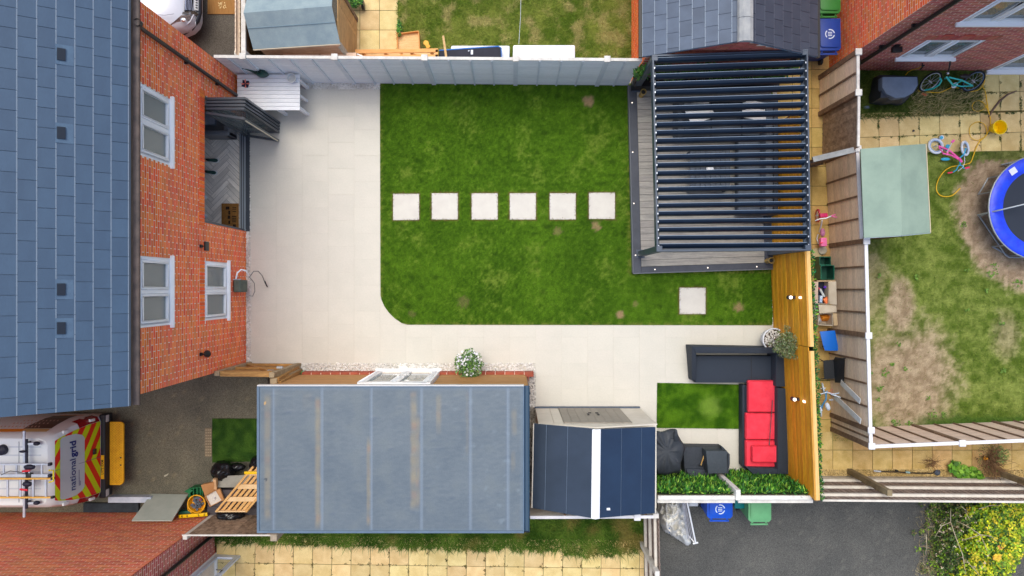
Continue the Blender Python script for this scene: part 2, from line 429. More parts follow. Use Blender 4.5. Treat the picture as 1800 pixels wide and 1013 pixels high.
words_ = ['nearest the house', 'second from the house', 'third from the house', 'fourth from the house', 'fifth from the house', 'nearest the decking']
for i, (a, b) in enumerate(stones):
    q0 = P(a, b + 46.3); q1 = P(a + 46, b)
    solo(MB().box((q0.x, q0.y, -.01), (q1.x, q1.y, .018)), 'stepping_stone', mat('stone_slab', (214, 210, 200), (206, 201, 192), sc=3, rnd=.03, grain=.03, rough=.6),
         ('square pale stepping stone in the lawn row, ' + words_[i]) if i < 6 else 'lone square stepping stone in the grass below the decking corner', 'stepping stone', 'stepping stones set in the lawn', bevel=.004, seg=1)
# ---- neighbours' buff paving, laid slab by slab
buff = mat('buff_concrete', (232, 208, 150), (214, 186, 126), sc=3.5, rough=.85, rnd=.11, grain=.1, gsc=55, bump=.2, bsc=70, hue=.012)
moss = mat('mossy_joint', (112, 96, 58), (84, 84, 40), sc=6, rough=1, grain=.3)
buff2 = mat('ochre_concrete', (206, 174, 108), (186, 152, 88), sc=3.5, rough=.85, rnd=.09, grain=.14, gsc=55, bump=.2, bsc=70, hue=.01)
buff3 = mat('sandy_concrete', (222, 190, 130), (198, 164, 100), sc=4, rough=.85, rnd=.09, grain=.12, gsc=55, bump=.2, bsc=70, hue=.01)
def paving(zs, org, w, ang, z=0, bond=0, m=None):
    q = MB()
    for zn in zs: q.add([(p[0], p[1], -.014) for p in pp(*zn)], [(0, 3, 2, 1)])
    p_ = q.build('paving', moss, kind='structure')
    slabs(p_, 'paving_slab', [pp(*zn) for zn in zs], tuple(P(*org).xy), w, w, .012, .02, m or buff, ang=ang, zt=z, jit=.002, tilt=.004, bond=bond)
    return p_
paving([((1505, 199), (1960, 191), (1960, 262), (1505, 270)), ((1722, 118), (1960, 118), (1960, 191), (1722, 195.5))], (1722.5, 199), .47, radians(1.9))
paving([((380, 940), (1132, 950), (1132, 1110), (380, 1110))], (414, 990), .445, radians(-.8))
paving([((1366, 80), (1472, 80), (1472, 760), (1366, 760))], (1427, 88), .45, 0, m=buff2)
paving([((1426, 760), (1960, 752), (1960, 828), (1426, 828))], (1464, 791.5), .46, 0, m=buff3)
paving([((620, -150), (699, -150), (699, 104), (620, 104))], (667, 53), .455, 0)
paving([((360, -40), (430, -40), (430, -120), (360, -120))], (400, -50), .45, 0)
# weeds in the joints
mb = MB()
def weed_row(x0, y0, x1, y1, n, col=LC(70, 88, 34)):
    for _ in range(n):
        t = R(); px = x0 + (x1 - x0) * t; py = y0 + (y1 - y0) * t
        if ns(px * .03, py * .03, 3.1) < -.1 + .3 * R(): continue
        for _k in range(5):
            p = P(px + U(-1.3, 1.3), py + U(-1.3, 1.3)); a = U(0, 6.3); L_ = U(.008, .03)
            mb.add([p + Vector((0, 0, .0)), p + Vector((cos(a) * L_, sin(a) * L_, .012)), p + Vector((cos(a + .8) * L_, sin(a + .8) * L_, .008))], [(0, 1, 2)], tuple(v * U(.6, 1.3) for v in col))
for k in range(-1, 4):
    weed_row(1510, 243 - k * 35 if k < 1 else 206, 1800, 233 - k * 35 if k < 1 else 199, 170 if k in (0,) else 60)
for k in range(9): weed_row(1544 + k * 35.6, 200, 1544.5 + k * 35.6, 268, 60)
for k in range(3): weed_row(1722.5 + k * 35.8, 122, 1722.5 + k * 35.8, 199, 70)
weed_row(1722, 164, 1800, 163, 40); weed_row(1722, 199, 1800, 198, 60)
for k in range(21): weed_row(414 + k * 33.75, 958, 413.5 + k * 33.75, 1013, 16, LC(88, 80, 36))
weed_row(380, 989, 1128, 999, 200, LC(84, 78, 34))
weed_row(700, -10, 698, 95, 60, LC(90, 110, 40))
mb.build('joint_weeds', LEAF(), kind='stuff')
# ---- rough grass plots
def rough_c(x, y):
    n = ns(x, y, 1.1, 2) * .5 + ns(x, y, 4, 8) * .5; f = ns(x, y, 16, 4)
    c = mixc(LC(92, 116, 34), LC(140, 150, 66), sst(-.4, .5, n + f * .4)); return mixc(c, LC(186, 170, 112), sst(.05, .6, ns(x, y, 3, 17) + f * .4 + .25 * sst(950, 1100, PX((x, y, 0))[0])) * .7)
zn = pp((699, -120), (1122, -120), (1122, 140), (699, 140))
field('back_lawn', zn, .06, rough_c, -.01, turf)
blades('back_lawn_grass', pp((699, -60), (1114, -60), (1114, 108), (699, 108)), 36000, rough_c, -.01, (.04, .1), .012, 1.3)
def strip_c(x, y):
    n = ns(x, y, 2, 2) * .6 + ns(x, y, 7, 8) * .5; c = mixc(LC(58, 92, 24), LC(110, 140, 52), sst(-.4, .5, n))
    px = PX((x, y, 0))[0]; return mixc(c, LC(150, 132, 74), sst(.15, .6, ns(x, y, 2.5, 31) + .3 * sst(990, 1060, px)) * .75)
field('grass_verge', pp((376, 880), (1136, 880), (1136, 962), (376, 952)), .06, strip_c, -.004, turf)
def verge_edge(x, y):
    px, py = PX((x, y, 0)); lim = 955 + 12 * sst(380, 900, px) + 9 * ns(px * .05, 1) + (10 if px > 990 else 0) * (1 - sst(1080, 1130, px)) + 6 * ns(px * .15, 4)
    return 1.0 if py < lim else 0.0
blades('verge_grass', pp((378, 880), (1134, 880), (1134, 985), (378, 975)), 36000, strip_c, 0, (.05, .2), .015, 1.3, mask=verge_edge)
def yard_c(x, y):
    px, py = PX((x, y, 0)); n = ns(x, y, 1.5, 5); f = ns(x, y, 5, 6); h = ns(x, y, 15, 1); q = n * .25 + f * .2 + h * .14 + ns(x, y, 38, 2) * .12
    c = mixc(LC(88, 110, 36), LC(140, 154, 76), sst(-.45, .5, n * .5 + f * .6 + h * .4))
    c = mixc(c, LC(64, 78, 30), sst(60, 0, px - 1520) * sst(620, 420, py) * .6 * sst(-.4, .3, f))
    soil = mixc(LC(150, 128, 104), LC(190, 168, 142), sst(-.4, .5, f * .7 + h * .6))
    d1 = (sqrt((px - 1831) ** 2 + (py - 368) ** 2) - 150) / 60 - q * .9
    d2 = sqrt(((px - 1598) / 82) ** 2 + ((py - 668) / 100) ** 2) - 1 - q * 1.1
    d3 = sqrt(((px - 1582) / 26) ** 2 + ((py - 545) / 55) ** 2) - 1 - q * 1.2
    d4 = sqrt(((px - 1770) / 24) ** 2 + ((py - 590) / 40) ** 2) - 1 - q * 1.6
    d5 = sqrt(((px - 1530) / 30) ** 2 + ((py - 500) / 60) ** 2) - 1 - q * 2
    g1 = 1 - sst(-.22, .2, d1); g2 = (1 - sst(-.45, .35, min(d2, d3))) * .92; g4 = (1 - sst(-.6, .5, min(d4, d5))) * .5
    if py < 283 + 8 * h: g1 *= .2
    c = mixc(c, soil, max(g1, g2, g4)); c = mixc(c, mixc(soil, LC(118, 92, 66), .5), g1 * sst(40, 0, abs(px - 1745)) * .0)
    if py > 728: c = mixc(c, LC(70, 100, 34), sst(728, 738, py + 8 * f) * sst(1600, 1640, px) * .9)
    return c
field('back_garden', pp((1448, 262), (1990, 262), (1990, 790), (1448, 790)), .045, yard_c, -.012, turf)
def yard_mask(x, y):
    c = yard_c(x, y); return 1.0 if c[1] > c[0] * 1.02 else .06
def yard_b(x, y):
    c = yard_c(x, y); return c if c[1] > c[0] else LC(110, 120, 56)
blades('back_garden_grass', pp((1462, 266), (1850, 266), (1850, 775), (1462, 775)), 34000, yard_b, -.012, (.02, .055), .011, 1.3, mask=yard_mask)
def wet_c(x, y): return mixc(LC(58, 82, 26), LC(104, 118, 54), sst(-.4, .5, ns(x, y, 3, 2) + ns(x, y, 11, 2) * .5))
field('grass_verge', pp((1500, 118), (1724, 118), (1724, 206), (1500, 214)), .06, wet_c, -.008, turf)
blades('yard_grass', pp((1470, 124), (1727, 124), (1726, 199), (1470, 212)), 9000, wet_c, -.008, (.05, .16), .012, 1.4)
mb = MB(); blades('x', pp((1600, 160), (1720, 160), (1720, 200), (1600, 205)), 900, lambda x, y: LC(186, 172, 124), .02, (.1, .26), .009, 1.2, mb=mb); mb.build('dry_grass_stems', LEAF(), kind='stuff')
# small weeds in the back garden
mb = MB()
for px, py, r in [(1745, 475, 13), (1695, 395, 6), (1790, 498, 9), (1612, 488, 5), (1700, 475, 3), (1555, 655, 8), (1580, 605, 4), (1592, 648, 5), (1568, 640, 4), (1762, 568, 5), (1547, 682, 6), (1763, 653, 6), (1640, 728, 8), (1575, 745, 9), (1600, 747, 8), (1545, 702, 4), (1523, 525, 6), (1735, 510, 4), (1545, 485, 4), (1632, 700, 4), (1700, 545, 4), (1575, 752, 7), (1530, 655, 4), (1660, 730, 6)]:
    leaves(mb, P(px, py, .03), (r / 76, r / 76, .04), int(r * 3), .06, [LC(104, 140, 50), LC(84, 118, 40)], flat=.7)
mb.build('garden_weeds', LEAF(), kind='stuff')
# ---- pebble strips
peb = mat('white_pebble', (238, 235, 228), (205, 200, 192), sc=2, rough=.6, isl=.14, grain=.05)
pebd = mat('grey_pebble', (190, 184, 172), (150, 144, 134), sc=2, rough=.7, isl=.3, grain=.05)  # pebbles between garage and storage shed, with the shade there put into the colour
und = MB()
strips = [pp((431, 200), (439, 200), (441, 641), (433.5, 641)), pp((528, 140), (668, 145), (668, 157), (528, 157)), pp((519, 638.7), (941, 638.7), (941, 652.5), (519, 652.5)),
          pp((926, 652), (941, 652), (941, 716), (926, 716)), pp((1357, 474), (1366, 474), (1366, 575), (1358, 575)), pp((1262, 823), (1335, 823), (1335, 846), (1262, 846))]
for s_ in strips + [pp((924, 716), (943, 716), (943, 905), (924, 905))]: und.add([(p[0], p[1], -.006) for p in s_], [tuple(range(4))])
und.build('gravel_bed', mat('gravel_bed', (128, 124, 118), rough=1), kind='structure')
pebbles('white_pebbles', strips, 5600, .022, peb)
pebbles('shaded_pebbles', [pp((924, 714), (943, 714), (943, 905), (924, 905))], 1000, .022, pebd)
gv = MB().add([tuple(P(a, b).xy) + (-.01,) for a, b in ((1426, 828), (1960, 828), (1960, 842), (1426, 842))], [(0, 3, 2, 1)]).build('gravel_bed', mat('gravel_dust', (150, 128, 84), rough=1), kind='structure')
pebbles('buff_gravel', [pp((1428, 825), (1850, 825), (1850, 840), (1428, 840))], 3600, .016, mat('buff_stone', (214, 188, 132), (180, 152, 96), sc=2, isl=.25, rough=.8), z=-.008)
pebbles('wall_gravel', [pp((1722, 121), (1850, 121), (1850, 129), (1722, 129))], 800, .015, mat('wall_gravel', (170, 150, 120), (130, 120, 100), sc=2, isl=.3, rough=.8))
# ================================================================ BUILDINGS
brick_o = mat('orange_brick', (252, 126, 60), (240, 108, 46), sc=9, rough=.85, rnd=.16, isl=.16, hue=.012, grain=.12, gsc=60, bump=.3, bsc=120)
brick_r = mat('shaded_red_brick', (200, 114, 98), (180, 90, 76), sc=9, rough=.85, rnd=.2, isl=.2, hue=.014, grain=.14, gsc=60, bump=.3, bsc=120)  # brick for walls turned from the light, shade put into the colour
mortar = mat('mortar', (246, 230, 214), (236, 218, 200), sc=5, rough=.95, grain=.12)
white = mat('white_upvc', (248, 249, 251), rough=.35, grain=.0, spec=.5)
white2 = mat('white_paint', (226, 228, 230), (212, 214, 216), sc=4, rough=.6, grain=.05)
dark = mat('black_plastic', (30, 31, 34), rough=.4, grain=.1)
anth = mat('anthracite_metal', (58, 66, 76), rough=.38, grain=.04, spec=.6)
gls = glass('window_glass'); gls2 = glass('clear_glass', (150, 170, 174), .03, .16)
room_w = mat('room_wall', (236, 233, 226), rough=.9, grain=.03)
def visible(v): x, y = PX(v); return -6 < x < 1806 and -6 < y < 1019
def brick_wall(root, part, A, B, z0, z1, n, opens, m, n_ind=300, order=None, zmax=None):
    """bricks proud of a mortar plane from A to B (ground points); the n_ind that show largest are objects"""
    A = Vector((A[0], A[1], 0)); B = Vector((B[0], B[1], 0)); L_ = (B - A).length; u = (B - A) / L_; n = Vector((n[0], n[1], 0))
    rot = Matrix((u, n, Vector((0, 0, 1)))).transposed(); d = .0025; bl, bh, ch = .211, .0605, .075
    full = MB().hexa([(0, -.02, 0), (bl, -.02, 0), (bl, d, 0), (0, d, 0), (0, -.02, bh), (bl, -.02, bh), (bl, d, bh), (0, d, bh)])
    full.v = [tuple(rot @ Vector(v)) for v in full.v]; fm = full.mesh('brick'); fm.materials.append(m)
    if rot.determinant() < 0: fm.flip_normals()
    cand = []; rest = MB()
    for k in range(int((z1 - z0) / ch)):
        z = z0 + k * ch + .005; x = -(k % 2) * .1125
        while x < L_:
            a, b = max(x, 0), min(x + bl, L_ - .001); segs = [(a, b)] if b - a > .02 else []
            for (o0, o1, p0, p1) in opens:
                if z + bh > p0 and z < p1:
                    ns_ = []
                    for s in segs:
                        if s[1] <= o0 or s[0] >= o1: ns_.append(s); continue
                        if s[0] < o0 - .02: ns_.append((s[0], o0))
                        if s[1] > o1 + .02: ns_.append((o1, s[1]))
                    segs = ns_
            for s in segs: cand.append((s[0], s[1], z))
            x += bl + .014
    def place(s0, z): return A + u * s0 + Vector((0, 0, z))
    fulls = [c for c in cand if c[1] - c[0] > bl - .001 and visible(place(c[0], c[2])) and visible(place(c[1], c[2]))]
    fulls.sort(key=order or (lambda c: -c[2])); pick = set(fulls[:n_ind]); inv = mtx(part).inverted()
    for c in cand:
        if c in pick: o = link('brick', fm, None, part); o.location = inv @ place(c[0], c[2])
        else:
            if c[1] - c[0] < .02: continue
            p = [place(c[0], c[2]) - n * .02, place(c[1], c[2]) - n * .02, place(c[1], c[2]) + n * d, place(c[0], c[2]) + n * d]
            if rot.determinant() < 0: p = [p[1], p[0], p[3], p[2]]
            rest.hexa(p + [q + Vector((0, 0, bh)) for q in p])
    if rest.f: rest.build('brickwork', m, part, kind='stuff')
    return rot
def soldier(root, part, A, u, n, u0, u1, z, m):      # a row of upright bricks over an opening
    A = Vector((A[0], A[1], 0)); u = Vector((u[0], u[1], 0)); n = Vector((n[0], n[1], 0)); k = int(round((u1 - u0) / .075)); w = (u1 - u0) / k
    for i in range(k):
        a = A + u * (u0 + i * w + .005); b = A + u * (u0 + (i + 1) * w - .005); p = [a - n * .02, b - n * .02, b + n * .013, a + n * .013]
        if u.cross(n).z < 0: p = [p[1], p[0], p[3], p[2]]
        MB().hexa([q + Vector((0, 0, z)) for q in p] + [q + Vector((0, 0, z + .215)) for q in p]).build('brick', m, part)
def window(root, O, u, n, w, h, lights=2, sill=.09, ft=.07, recess=.035, open_=None, stool=True):
    """white window unit: O lower left corner in the wall plane; sash frames, glass, sill"""
    O = Vector(O); u = Vector((u[0], u[1], 0)).normalized(); n = Vector((n[0], n[1], 0)).normalized(); Z = Vector((0, 0, 1))
    q = lambda a, b, c: O + u * a + Z * b + n * c
    def bx(mb, a0, a1, b0, b1, c0, c1):
        p = [q(a0, b0, c0), q(a1, b0, c0), q(a1, b0, c1), q(a0, b0, c1)]
        if u.cross(n).z < 0: p = [p[1], p[0], p[3], p[2]]
        mb.hexa(p + [v + Z * (b1 - b0) for v in p])
    f = MB(); r = -recess
    bx(f, 0, ft, 0, h, r - .06, r + .03); bx(f, w - ft, w, 0, h, r - .06, r + .03); bx(f, ft, w - ft, 0, ft, r - .06, r + .03); bx(f, ft, w - ft, h - ft, h, r - .06, r + .03)
    for i in range(1, lights): bx(f, w * i / lights - ft / 2, w * i / lights + ft / 2, ft, h - ft, r - .06, r + .032)
    fo = f.build('window', white, root, bevel=.006, seg=1)
    for i in range(lights):
        a0 = w * i / lights + ft * (.55 if i else 1); a1 = w * (i + 1) / lights - ft * (.55 if i < lights - 1 else 1); s = MB(); t = .045
        bx(s, a0, a0 + t, ft, h - ft, r - .05, r + .05); bx(s, a1 - t, a1, ft, h - ft, r - .05, r + .05); bx(s, a0 + t, a1 - t, ft, ft + t, r - .05, r + .05); bx(s, a0 + t, a1 - t, h - ft - t, h - ft, r - .05, r + .05)
        so = s.build('sash', white, fo, bevel=.005, seg=1)
        g = MB(); bx(g, a0 + t, a1 - t, ft + t, h - ft - t, r - .01, r + .005); g.build('pane', gls, fo)
    s = MB(); bx(s, -.05, w + .05, -.05, 0.008, -.1, sill); s.build('sill', white, fo, bevel=.008, seg=1)
    return fo
def roof_tiles(part, e0, along, up, width, ncol, L_, first, offs, m, t=.015, lap=.04):
    """tiles in courses from the eave e0; 'along' the eave, 'up' the slope; one object each"""
    along = Vector(along).normalized(); up = Vector(up).normalized(); nn = along.cross(up).normalized()
    if nn.z < 0: nn = -nn
    inv = mtx(part).inverted(); R3 = Matrix((along, up, nn)).transposed(); ms = {}
    def tile(w):
        w = round(w, 3)
        if w not in ms:
            q = MB(); g = .0035; tk = t; h1 = .003 + tk
            q.add([(g, -.006, .003), (w - g, -.006, .003), (w - g, first + lap, -.010), (g, first + lap, -.010), (g, -.006, h1 - .011), (w - g, -.006, h1 - .011), (w - g, .009, h1), (g, .009, h1), (w - g, first + lap, tk - .01), (g, first + lap, tk - .01)], [(3, 2, 1, 0), (0, 1, 5, 4), (4, 5, 6, 7), (7, 6, 8, 9), (1, 2, 8, 6, 5), (3, 0, 4, 7, 9), (2, 3, 9, 8)]); q.v = [tuple(R3 @ Vector(v)) for v in q.v]; me = q.mesh('roof_tile')
            if R3.determinant() < 0: me.flip_normals()
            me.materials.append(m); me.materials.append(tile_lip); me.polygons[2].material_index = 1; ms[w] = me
        return ms[w]
    for c in range(ncol):
        x = -width * offs[c % len(offs)]
        while x < L_ - .02:
            a = max(x, 0); b = min(x + width, L_)
            if b - a > .03:
                o = link('roof_tile', tile(b - a), None, part); o.location = inv @ (Vector(e0) + along * a + up * (c * first))
            x += width
slate = mat('blue_slate_tile', (62, 86, 111), (55, 78, 103), sc=2.5, rough=.5, rnd=.035, grain=.05, gsc=60, spec=.55, st=(1, .3, 1))
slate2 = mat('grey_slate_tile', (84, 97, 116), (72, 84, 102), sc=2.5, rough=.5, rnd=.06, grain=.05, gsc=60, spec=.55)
tile_lip = mat('slate_edge_highlight', (176, 188, 200), rough=.6, grain=.05)  # highlight along the tile courses, put into the lip colour
tile_edge = mat('slate_underlay', (112, 126, 142), rough=.8)
# ---------------------------------------------------------------- the big house on the left
H1 = thing('brick_house', 'large orange brick house on the left with blue slate roof and folding glass doors', 'house', (-6.16, 0, 0))
Wx = -6.15; yb, yt = P(433.5, 640).y, 4.74
z_e = 4.86
wm = MB()
opn = [(1.31, 3.85, 0, 2.25), (-.657, .547, 1.1, 2.24), (2.2, 3.4, 3.66, 4.72), (-.665, .535, 3.66, 4.72)]
ys = sorted({yb, yt, *[o[0] for o in opn], *[o[1] for o in opn]}); zs = sorted({0, z_e, *[o[2] for o in opn], *[o[3] for o in opn]})
for i in range(len(ys) - 1):
    for j in range(len(zs) - 1):
        cy, cz = (ys[i] + ys[i + 1]) / 2, (zs[j] + zs[j + 1]) / 2
        if any(o[0] < cy < o[1] and o[2] < cz < o[3] for o in opn): continue
        wm.sheet([(Wx, ys[i], zs[j]), (Wx, ys[i + 1], zs[j]), (Wx, ys[i + 1], zs[j + 1]), (Wx, ys[i], zs[j + 1])])
for o in opn:                                          # reveals
    y0, y1, a, b = o; d = .3
    wm.sheet([(Wx, y0, a), (Wx, y0, b), (Wx - d, y0, b), (Wx - d, y0, a)]); wm.sheet([(Wx, y1, a), (Wx - d, y1, a), (Wx - d, y1, b), (Wx, y1, b)])
    wm.sheet([(Wx, y0, b), (Wx, y1, b), (Wx - d, y1, b), (Wx - d, y0, b)])
    if a > 0: wm.sheet([(Wx, y0, a), (Wx - d, y0, a), (Wx - d, y1, a), (Wx, y1, a)])
w1 = wm.build('wall', mortar, H1)
brick_wall(H1, w1, (Wx, yb), (Wx, yt), 0, z_e, (1, 0), [(o[0] - yb, o[1] - yb, o[2], o[3]) for o in opn] + [(1.23 - yb, 3.93 - yb, 2.25, 2.475), (-.72 - yb, .61 - yb, 2.24, 2.465)], brick_o, 300, order=lambda c: -c[2])
soldier(H1, w1, (Wx, 0), (0, 1), (1, 0), 1.23, 3.93, 2.255, brick_o); soldier(H1, w1, (Wx, 0), (0, 1), (1, 0), -.72, .61, 2.245, brick_o)
# other walls, floor, ceiling of the rooms
q = MB(); q.box((-13, yb, 0), (Wx - .005, yb + .3, z_e)); q.box((-13, yt - .3, 0), (Wx - .005, yt, z_e)); q.box((-13.3, yb, 0), (-13, yt, z_e)); q.build('side_wall', mat('side_brick', (186, 92, 56), (160, 76, 44), sc=14, rough=.9), H1)
MB().box((-12.9, yb + .31, -.03), (Wx - .31, yt - .31, -.004)).build('floor_screed', mat('screed', (150, 142, 130), rough=.9), H1)
MB().box((-12.9, yb + .31, 2.5), (Wx - .31, yt - .31, 2.7)).build('ceiling', room_w, H1)
MB().box((-10.0, yb + .31, 0), (-9.9, yt - .31, 2.5)).add([], []).build('room_wall', room_w, H1); MB().box((-9.0, yb + .31, 2.7), (-8.9, yt - .31, 4.8)).build('room_wall', room_w, H1)
# herringbone plank floor, plank by plank
fl = mat('oak_plank', (246, 238, 224), (214, 205, 190), sc=2, rough=.5, rnd=.16, grain=.1, st=(1, 12, 1), gsc=20)
wd, nl = .105, 5; zone = [(-7.35, 1.31), (Wx - .07, 1.31), (Wx - .07, 3.85), (-7.35, 3.85)]; a45 = radians(45); invh = mtx(H1).inverted()
for i in range(-60, 60):
    for m_ in range(-6, 6):
        for typ in (0, 1):
            if typ == 0: x0, y0, sx, sy = i + 2 * nl * m_, i, nl, 1
            else: x0, y0, sx, sy = i + 2 * nl * m_, i - 2 * nl + 1, 1, nl
            g = .03; cs = [(x0 + g, y0 + g), (x0 + sx - g, y0 + g), (x0 + sx - g, y0 + sy - g), (x0 + g, y0 + sy - g)]
            cs = [(-6.9 + wd * (x * cos(a45) - y * sin(a45)), 2.5 + wd * (x * sin(a45) + y * cos(a45))) for x, y in cs]
            c = clip(cs, zone)
            if len(c) < 3 or abs(area2(c)) < .0008: continue
            cx = sum(p[0] for p in c) / len(c); cy = sum(p[1] for p in c) / len(c); ca = -a45 if typ == 0 else a45
            pr = [((p[0] - cx) * cos(ca) - (p[1] - cy) * sin(ca), (p[0] - cx) * sin(ca) + (p[1] - cy) * cos(ca)) for p in c]
            o = MB().prism(pr, -.008, 0).build('floor_plank', fl, H1, local=True); o.location = invh @ Vector((cx, cy, .004)); o.rotation_euler = (0, 0, -ca)
# windows
for o in opn[1:]:
    window(H1, (Wx, o[0], o[2]), (0, 1), (1, 0), o[1] - o[0], o[3] - o[2], 2, sill=.06)
# folding doors: floor track, head and the stack of leaves
q = MB(); q.box((Wx - .14, 1.32, .002), (Wx + .0, 3.84, .035)); tr = q.build('door_track', mat('track_grey', (176, 186, 196), rough=.3, metal=.6, grain=.03), H1)
q = MB(); q.box((Wx - .1, 1.33, .035), (Wx - .085, 3.83, .045)); q.box((Wx - .05, 1.33, .035), (Wx - .035, 3.83, .045)); q.build('rail', anth, tr)
MB().box((Wx + .002, 1.31, .0), (Wx + .09, 3.85, .03)).build('threshold', anth, H1)
MB().box((Wx - .13, 1.32, 2.19), (Wx - .02, 3.84, 2.25)).build('door_head', anth, H1)
MB().box((Wx - .13, 1.315, .04), (Wx - .02, 1.36, 2.19)).build('door_jamb', anth, H1)
bf = thing('folding_door', 'stack of dark framed glass folding doors pushed open beside the white table', 'door', (-6.0, 3.7, 0))
for k, (ya, yb_) in enumerate([(3.80, 3.81), (3.735, 3.74), (3.67, 3.67), (3.60, 3.60), (3.52, 3.40)]):
    a = Vector((Wx + .0, ya, 0)); b = Vector((-5.35 - .006 * k, yb_, 0)); d = (b - a).normalized(); Z = Vector((0, 0, 1)); t = .048
    f = MB(); f.bar(a + Z * .07, b + Z * .07, t, .09); f.bar(a + Z * 2.15, b + Z * 2.15, t, .08)
    f.bar(a + d * .035 + Z * .12, a + d * .035 + Z * 2.11, .07, t, up=Vector((-d.y, d.x, 0))); f.bar(b - d * .035 + Z * .12, b - d * .035 + Z * 2.11, .07, t, up=Vector((-d.y, d.x, 0)))
    lf = f.build('door_leaf', anth, bf, bevel=.004, seg=1)
    MB().bar(a + d * .07 + Z * 1.115, b - d * .07 + Z * 1.115, .012, 1.99).build('pane', gls2, lf)
    if k == 4: MB().bar(b + Z * .12 + Vector((0, -.028, 0)), b + Z * 2.11 + Vector((0, -.028, 0)), .02, .02).build('seal', mat('cream_seal', (205, 196, 172), rough=.6), lf)
# roof
pitch = math.atan(.727); upv = Vector((-cos(pitch), 0, sin(pitch))); ex, ez = -6.08, 5.19; ey0, ey1 = P(228, 714.5, ez).y, 5.35
ridge_x = -9.7; ridge_z = ez + (ex - ridge_x) * .727
rf = MB(); k = (ex - ridge_x); lo = .05
rf.hexa([(ex, ey0, ez - .07), (ridge_x, ey0, ridge_z - .07), (ridge_x, ey1, ridge_z - .07), (ex, ey1, ez - .07), (ex, ey0, ez - .016), (ridge_x, ey0, ridge_z - .016), (ridge_x, ey1, ridge_z - .016), (ex, ey1, ez - .016)])
rx2 = 2 * ridge_x - ex; rf.hexa([(ridge_x, ey0, ridge_z - .07), (rx2, ey0, ez - .07), (rx2, ey1, ez - .07), (ridge_x, ey1, ridge_z - .07), (ridge_x, ey0, ridge_z), (rx2, ey0, ez), (rx2, ey1, ez), (ridge_x, ey1, ridge_z)])
roof1 = rf.build('roof', tile_edge, H1)
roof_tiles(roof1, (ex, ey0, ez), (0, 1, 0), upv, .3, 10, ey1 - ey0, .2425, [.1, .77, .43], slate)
q = MB(); q.sheet([(ex - 10 * .196, ey0, ez + 10 * .1425), (ex - 10 * .196, ey1, ez + 10 * .1425), (ridge_x, ey1, ridge_z), (ridge_x, ey0, ridge_z)]); q.build('roof_slope', slate, roof1)
q = MB(); q.box((-12.9, yb + .3, z_e), (Wx - .35, yt - .3, z_e + .02)); q.build('loft_floor', room_w, H1)
for a_, b_ in ((yb + .01, yb + .29), (yt - .29, yt - .01)):
    MB().add([(Wx - .3, a_, z_e), (-13, a_, z_e), (ridge_x, a_, ridge_z - .1), (Wx - .3, b_, z_e), (-13, b_, z_e), (ridge_x, b_, ridge_z - .1)], [(0, 1, 2), (5, 4, 3), (0, 3, 4, 1), (1, 4, 5, 2), (2, 5, 3, 0)]).build('gable_wall', mat('side_brick', (186, 92, 56)), H1)
fas = mat('brown_fascia', (104, 90, 84), (84, 72, 70), sc=3, rough=.6)
MB().box((Wx + .012, ey0 + .02, z_e - .0), (ex - .05, ey1, z_e + .19)).build('fascia', fas, H1)
q = MB(); g = [];
for k in range(9):
    a = pi + pi * k / 8; g.append((cos(a) * .055, sin(a) * .055))
vs = []; fs = []
for yy in (ey0, ey1):
    for (gx, gz) in g: vs.append((-6.005 + gx, yy, 5.1 + gz))
n_ = len(g)
for k in range(n_ - 1): fs.append((k, k + 1, k + 1 + n_, k + n_))
q.add(vs, fs); q.add([(v[0] * 1 + (.004 if i % n_ > 4 else -.004), v[1], v[2] - .004) for i, v in enumerate(vs)], [tuple(reversed(f)) for f in fs])
q.build('gutter', mat('dirty_gutter', (96, 84, 80), (70, 62, 62), sc=6, rough=.6, grain=.1), H1, smooth=60)
for py_, px_ in ((96, 82), (234, 80), (509, 84), (577, 84)):       # tile vents
    z_ = ez + (3.5 * .1425); c = P(px_, py_, z_ + .05); c = Vector((ex - 3.55 * .196, c.y, ez + 3.55 * .1425)); M = Matrix((Vector((0, 1, 0)), upv, Vector((0, 1, 0)).cross(upv) * -1)).transposed()
    nn = Vector((sin(pitch), 0, cos(pitch))); M = Matrix((Vector((0, -1, 0)), upv, nn)).transposed()
    v_ = MB().obox(c + nn * .012, (.3, .235, .02), M=M); v_ = v_.build('vent_tile', mat('vent_light', (84, 108, 132), (76, 98, 122), sc=12, rough=.5), roof1)
    MB().obox(c + nn * .03 + upv * .045, (.18, .11, .024), M=M).build('vent_grille', mat('vent_dark', (24, 34, 48), rough=.5), roof1)
q = MB(); a = Vector((Wx + .06, 4.26, 0)); q.tube([(ex + .08, 4.26, 5.04), (Wx + .08, 4.26, 4.86), (Wx + .065, 4.26, 4.7), (Wx + .065, 4.26, .0)], .036, 10); q.lathe((ex + .075, 4.26, 4.98), [(.05, 0), (.06, .1)], 10)
dp = q.build('downpipe', dark, H1, smooth=50)
for z_ in (3.1, 1.7, .6): MB().box((Wx + .01, 4.2, z_), (Wx + .075, 4.32, z_ + .04)).build('clip', dark, dp)
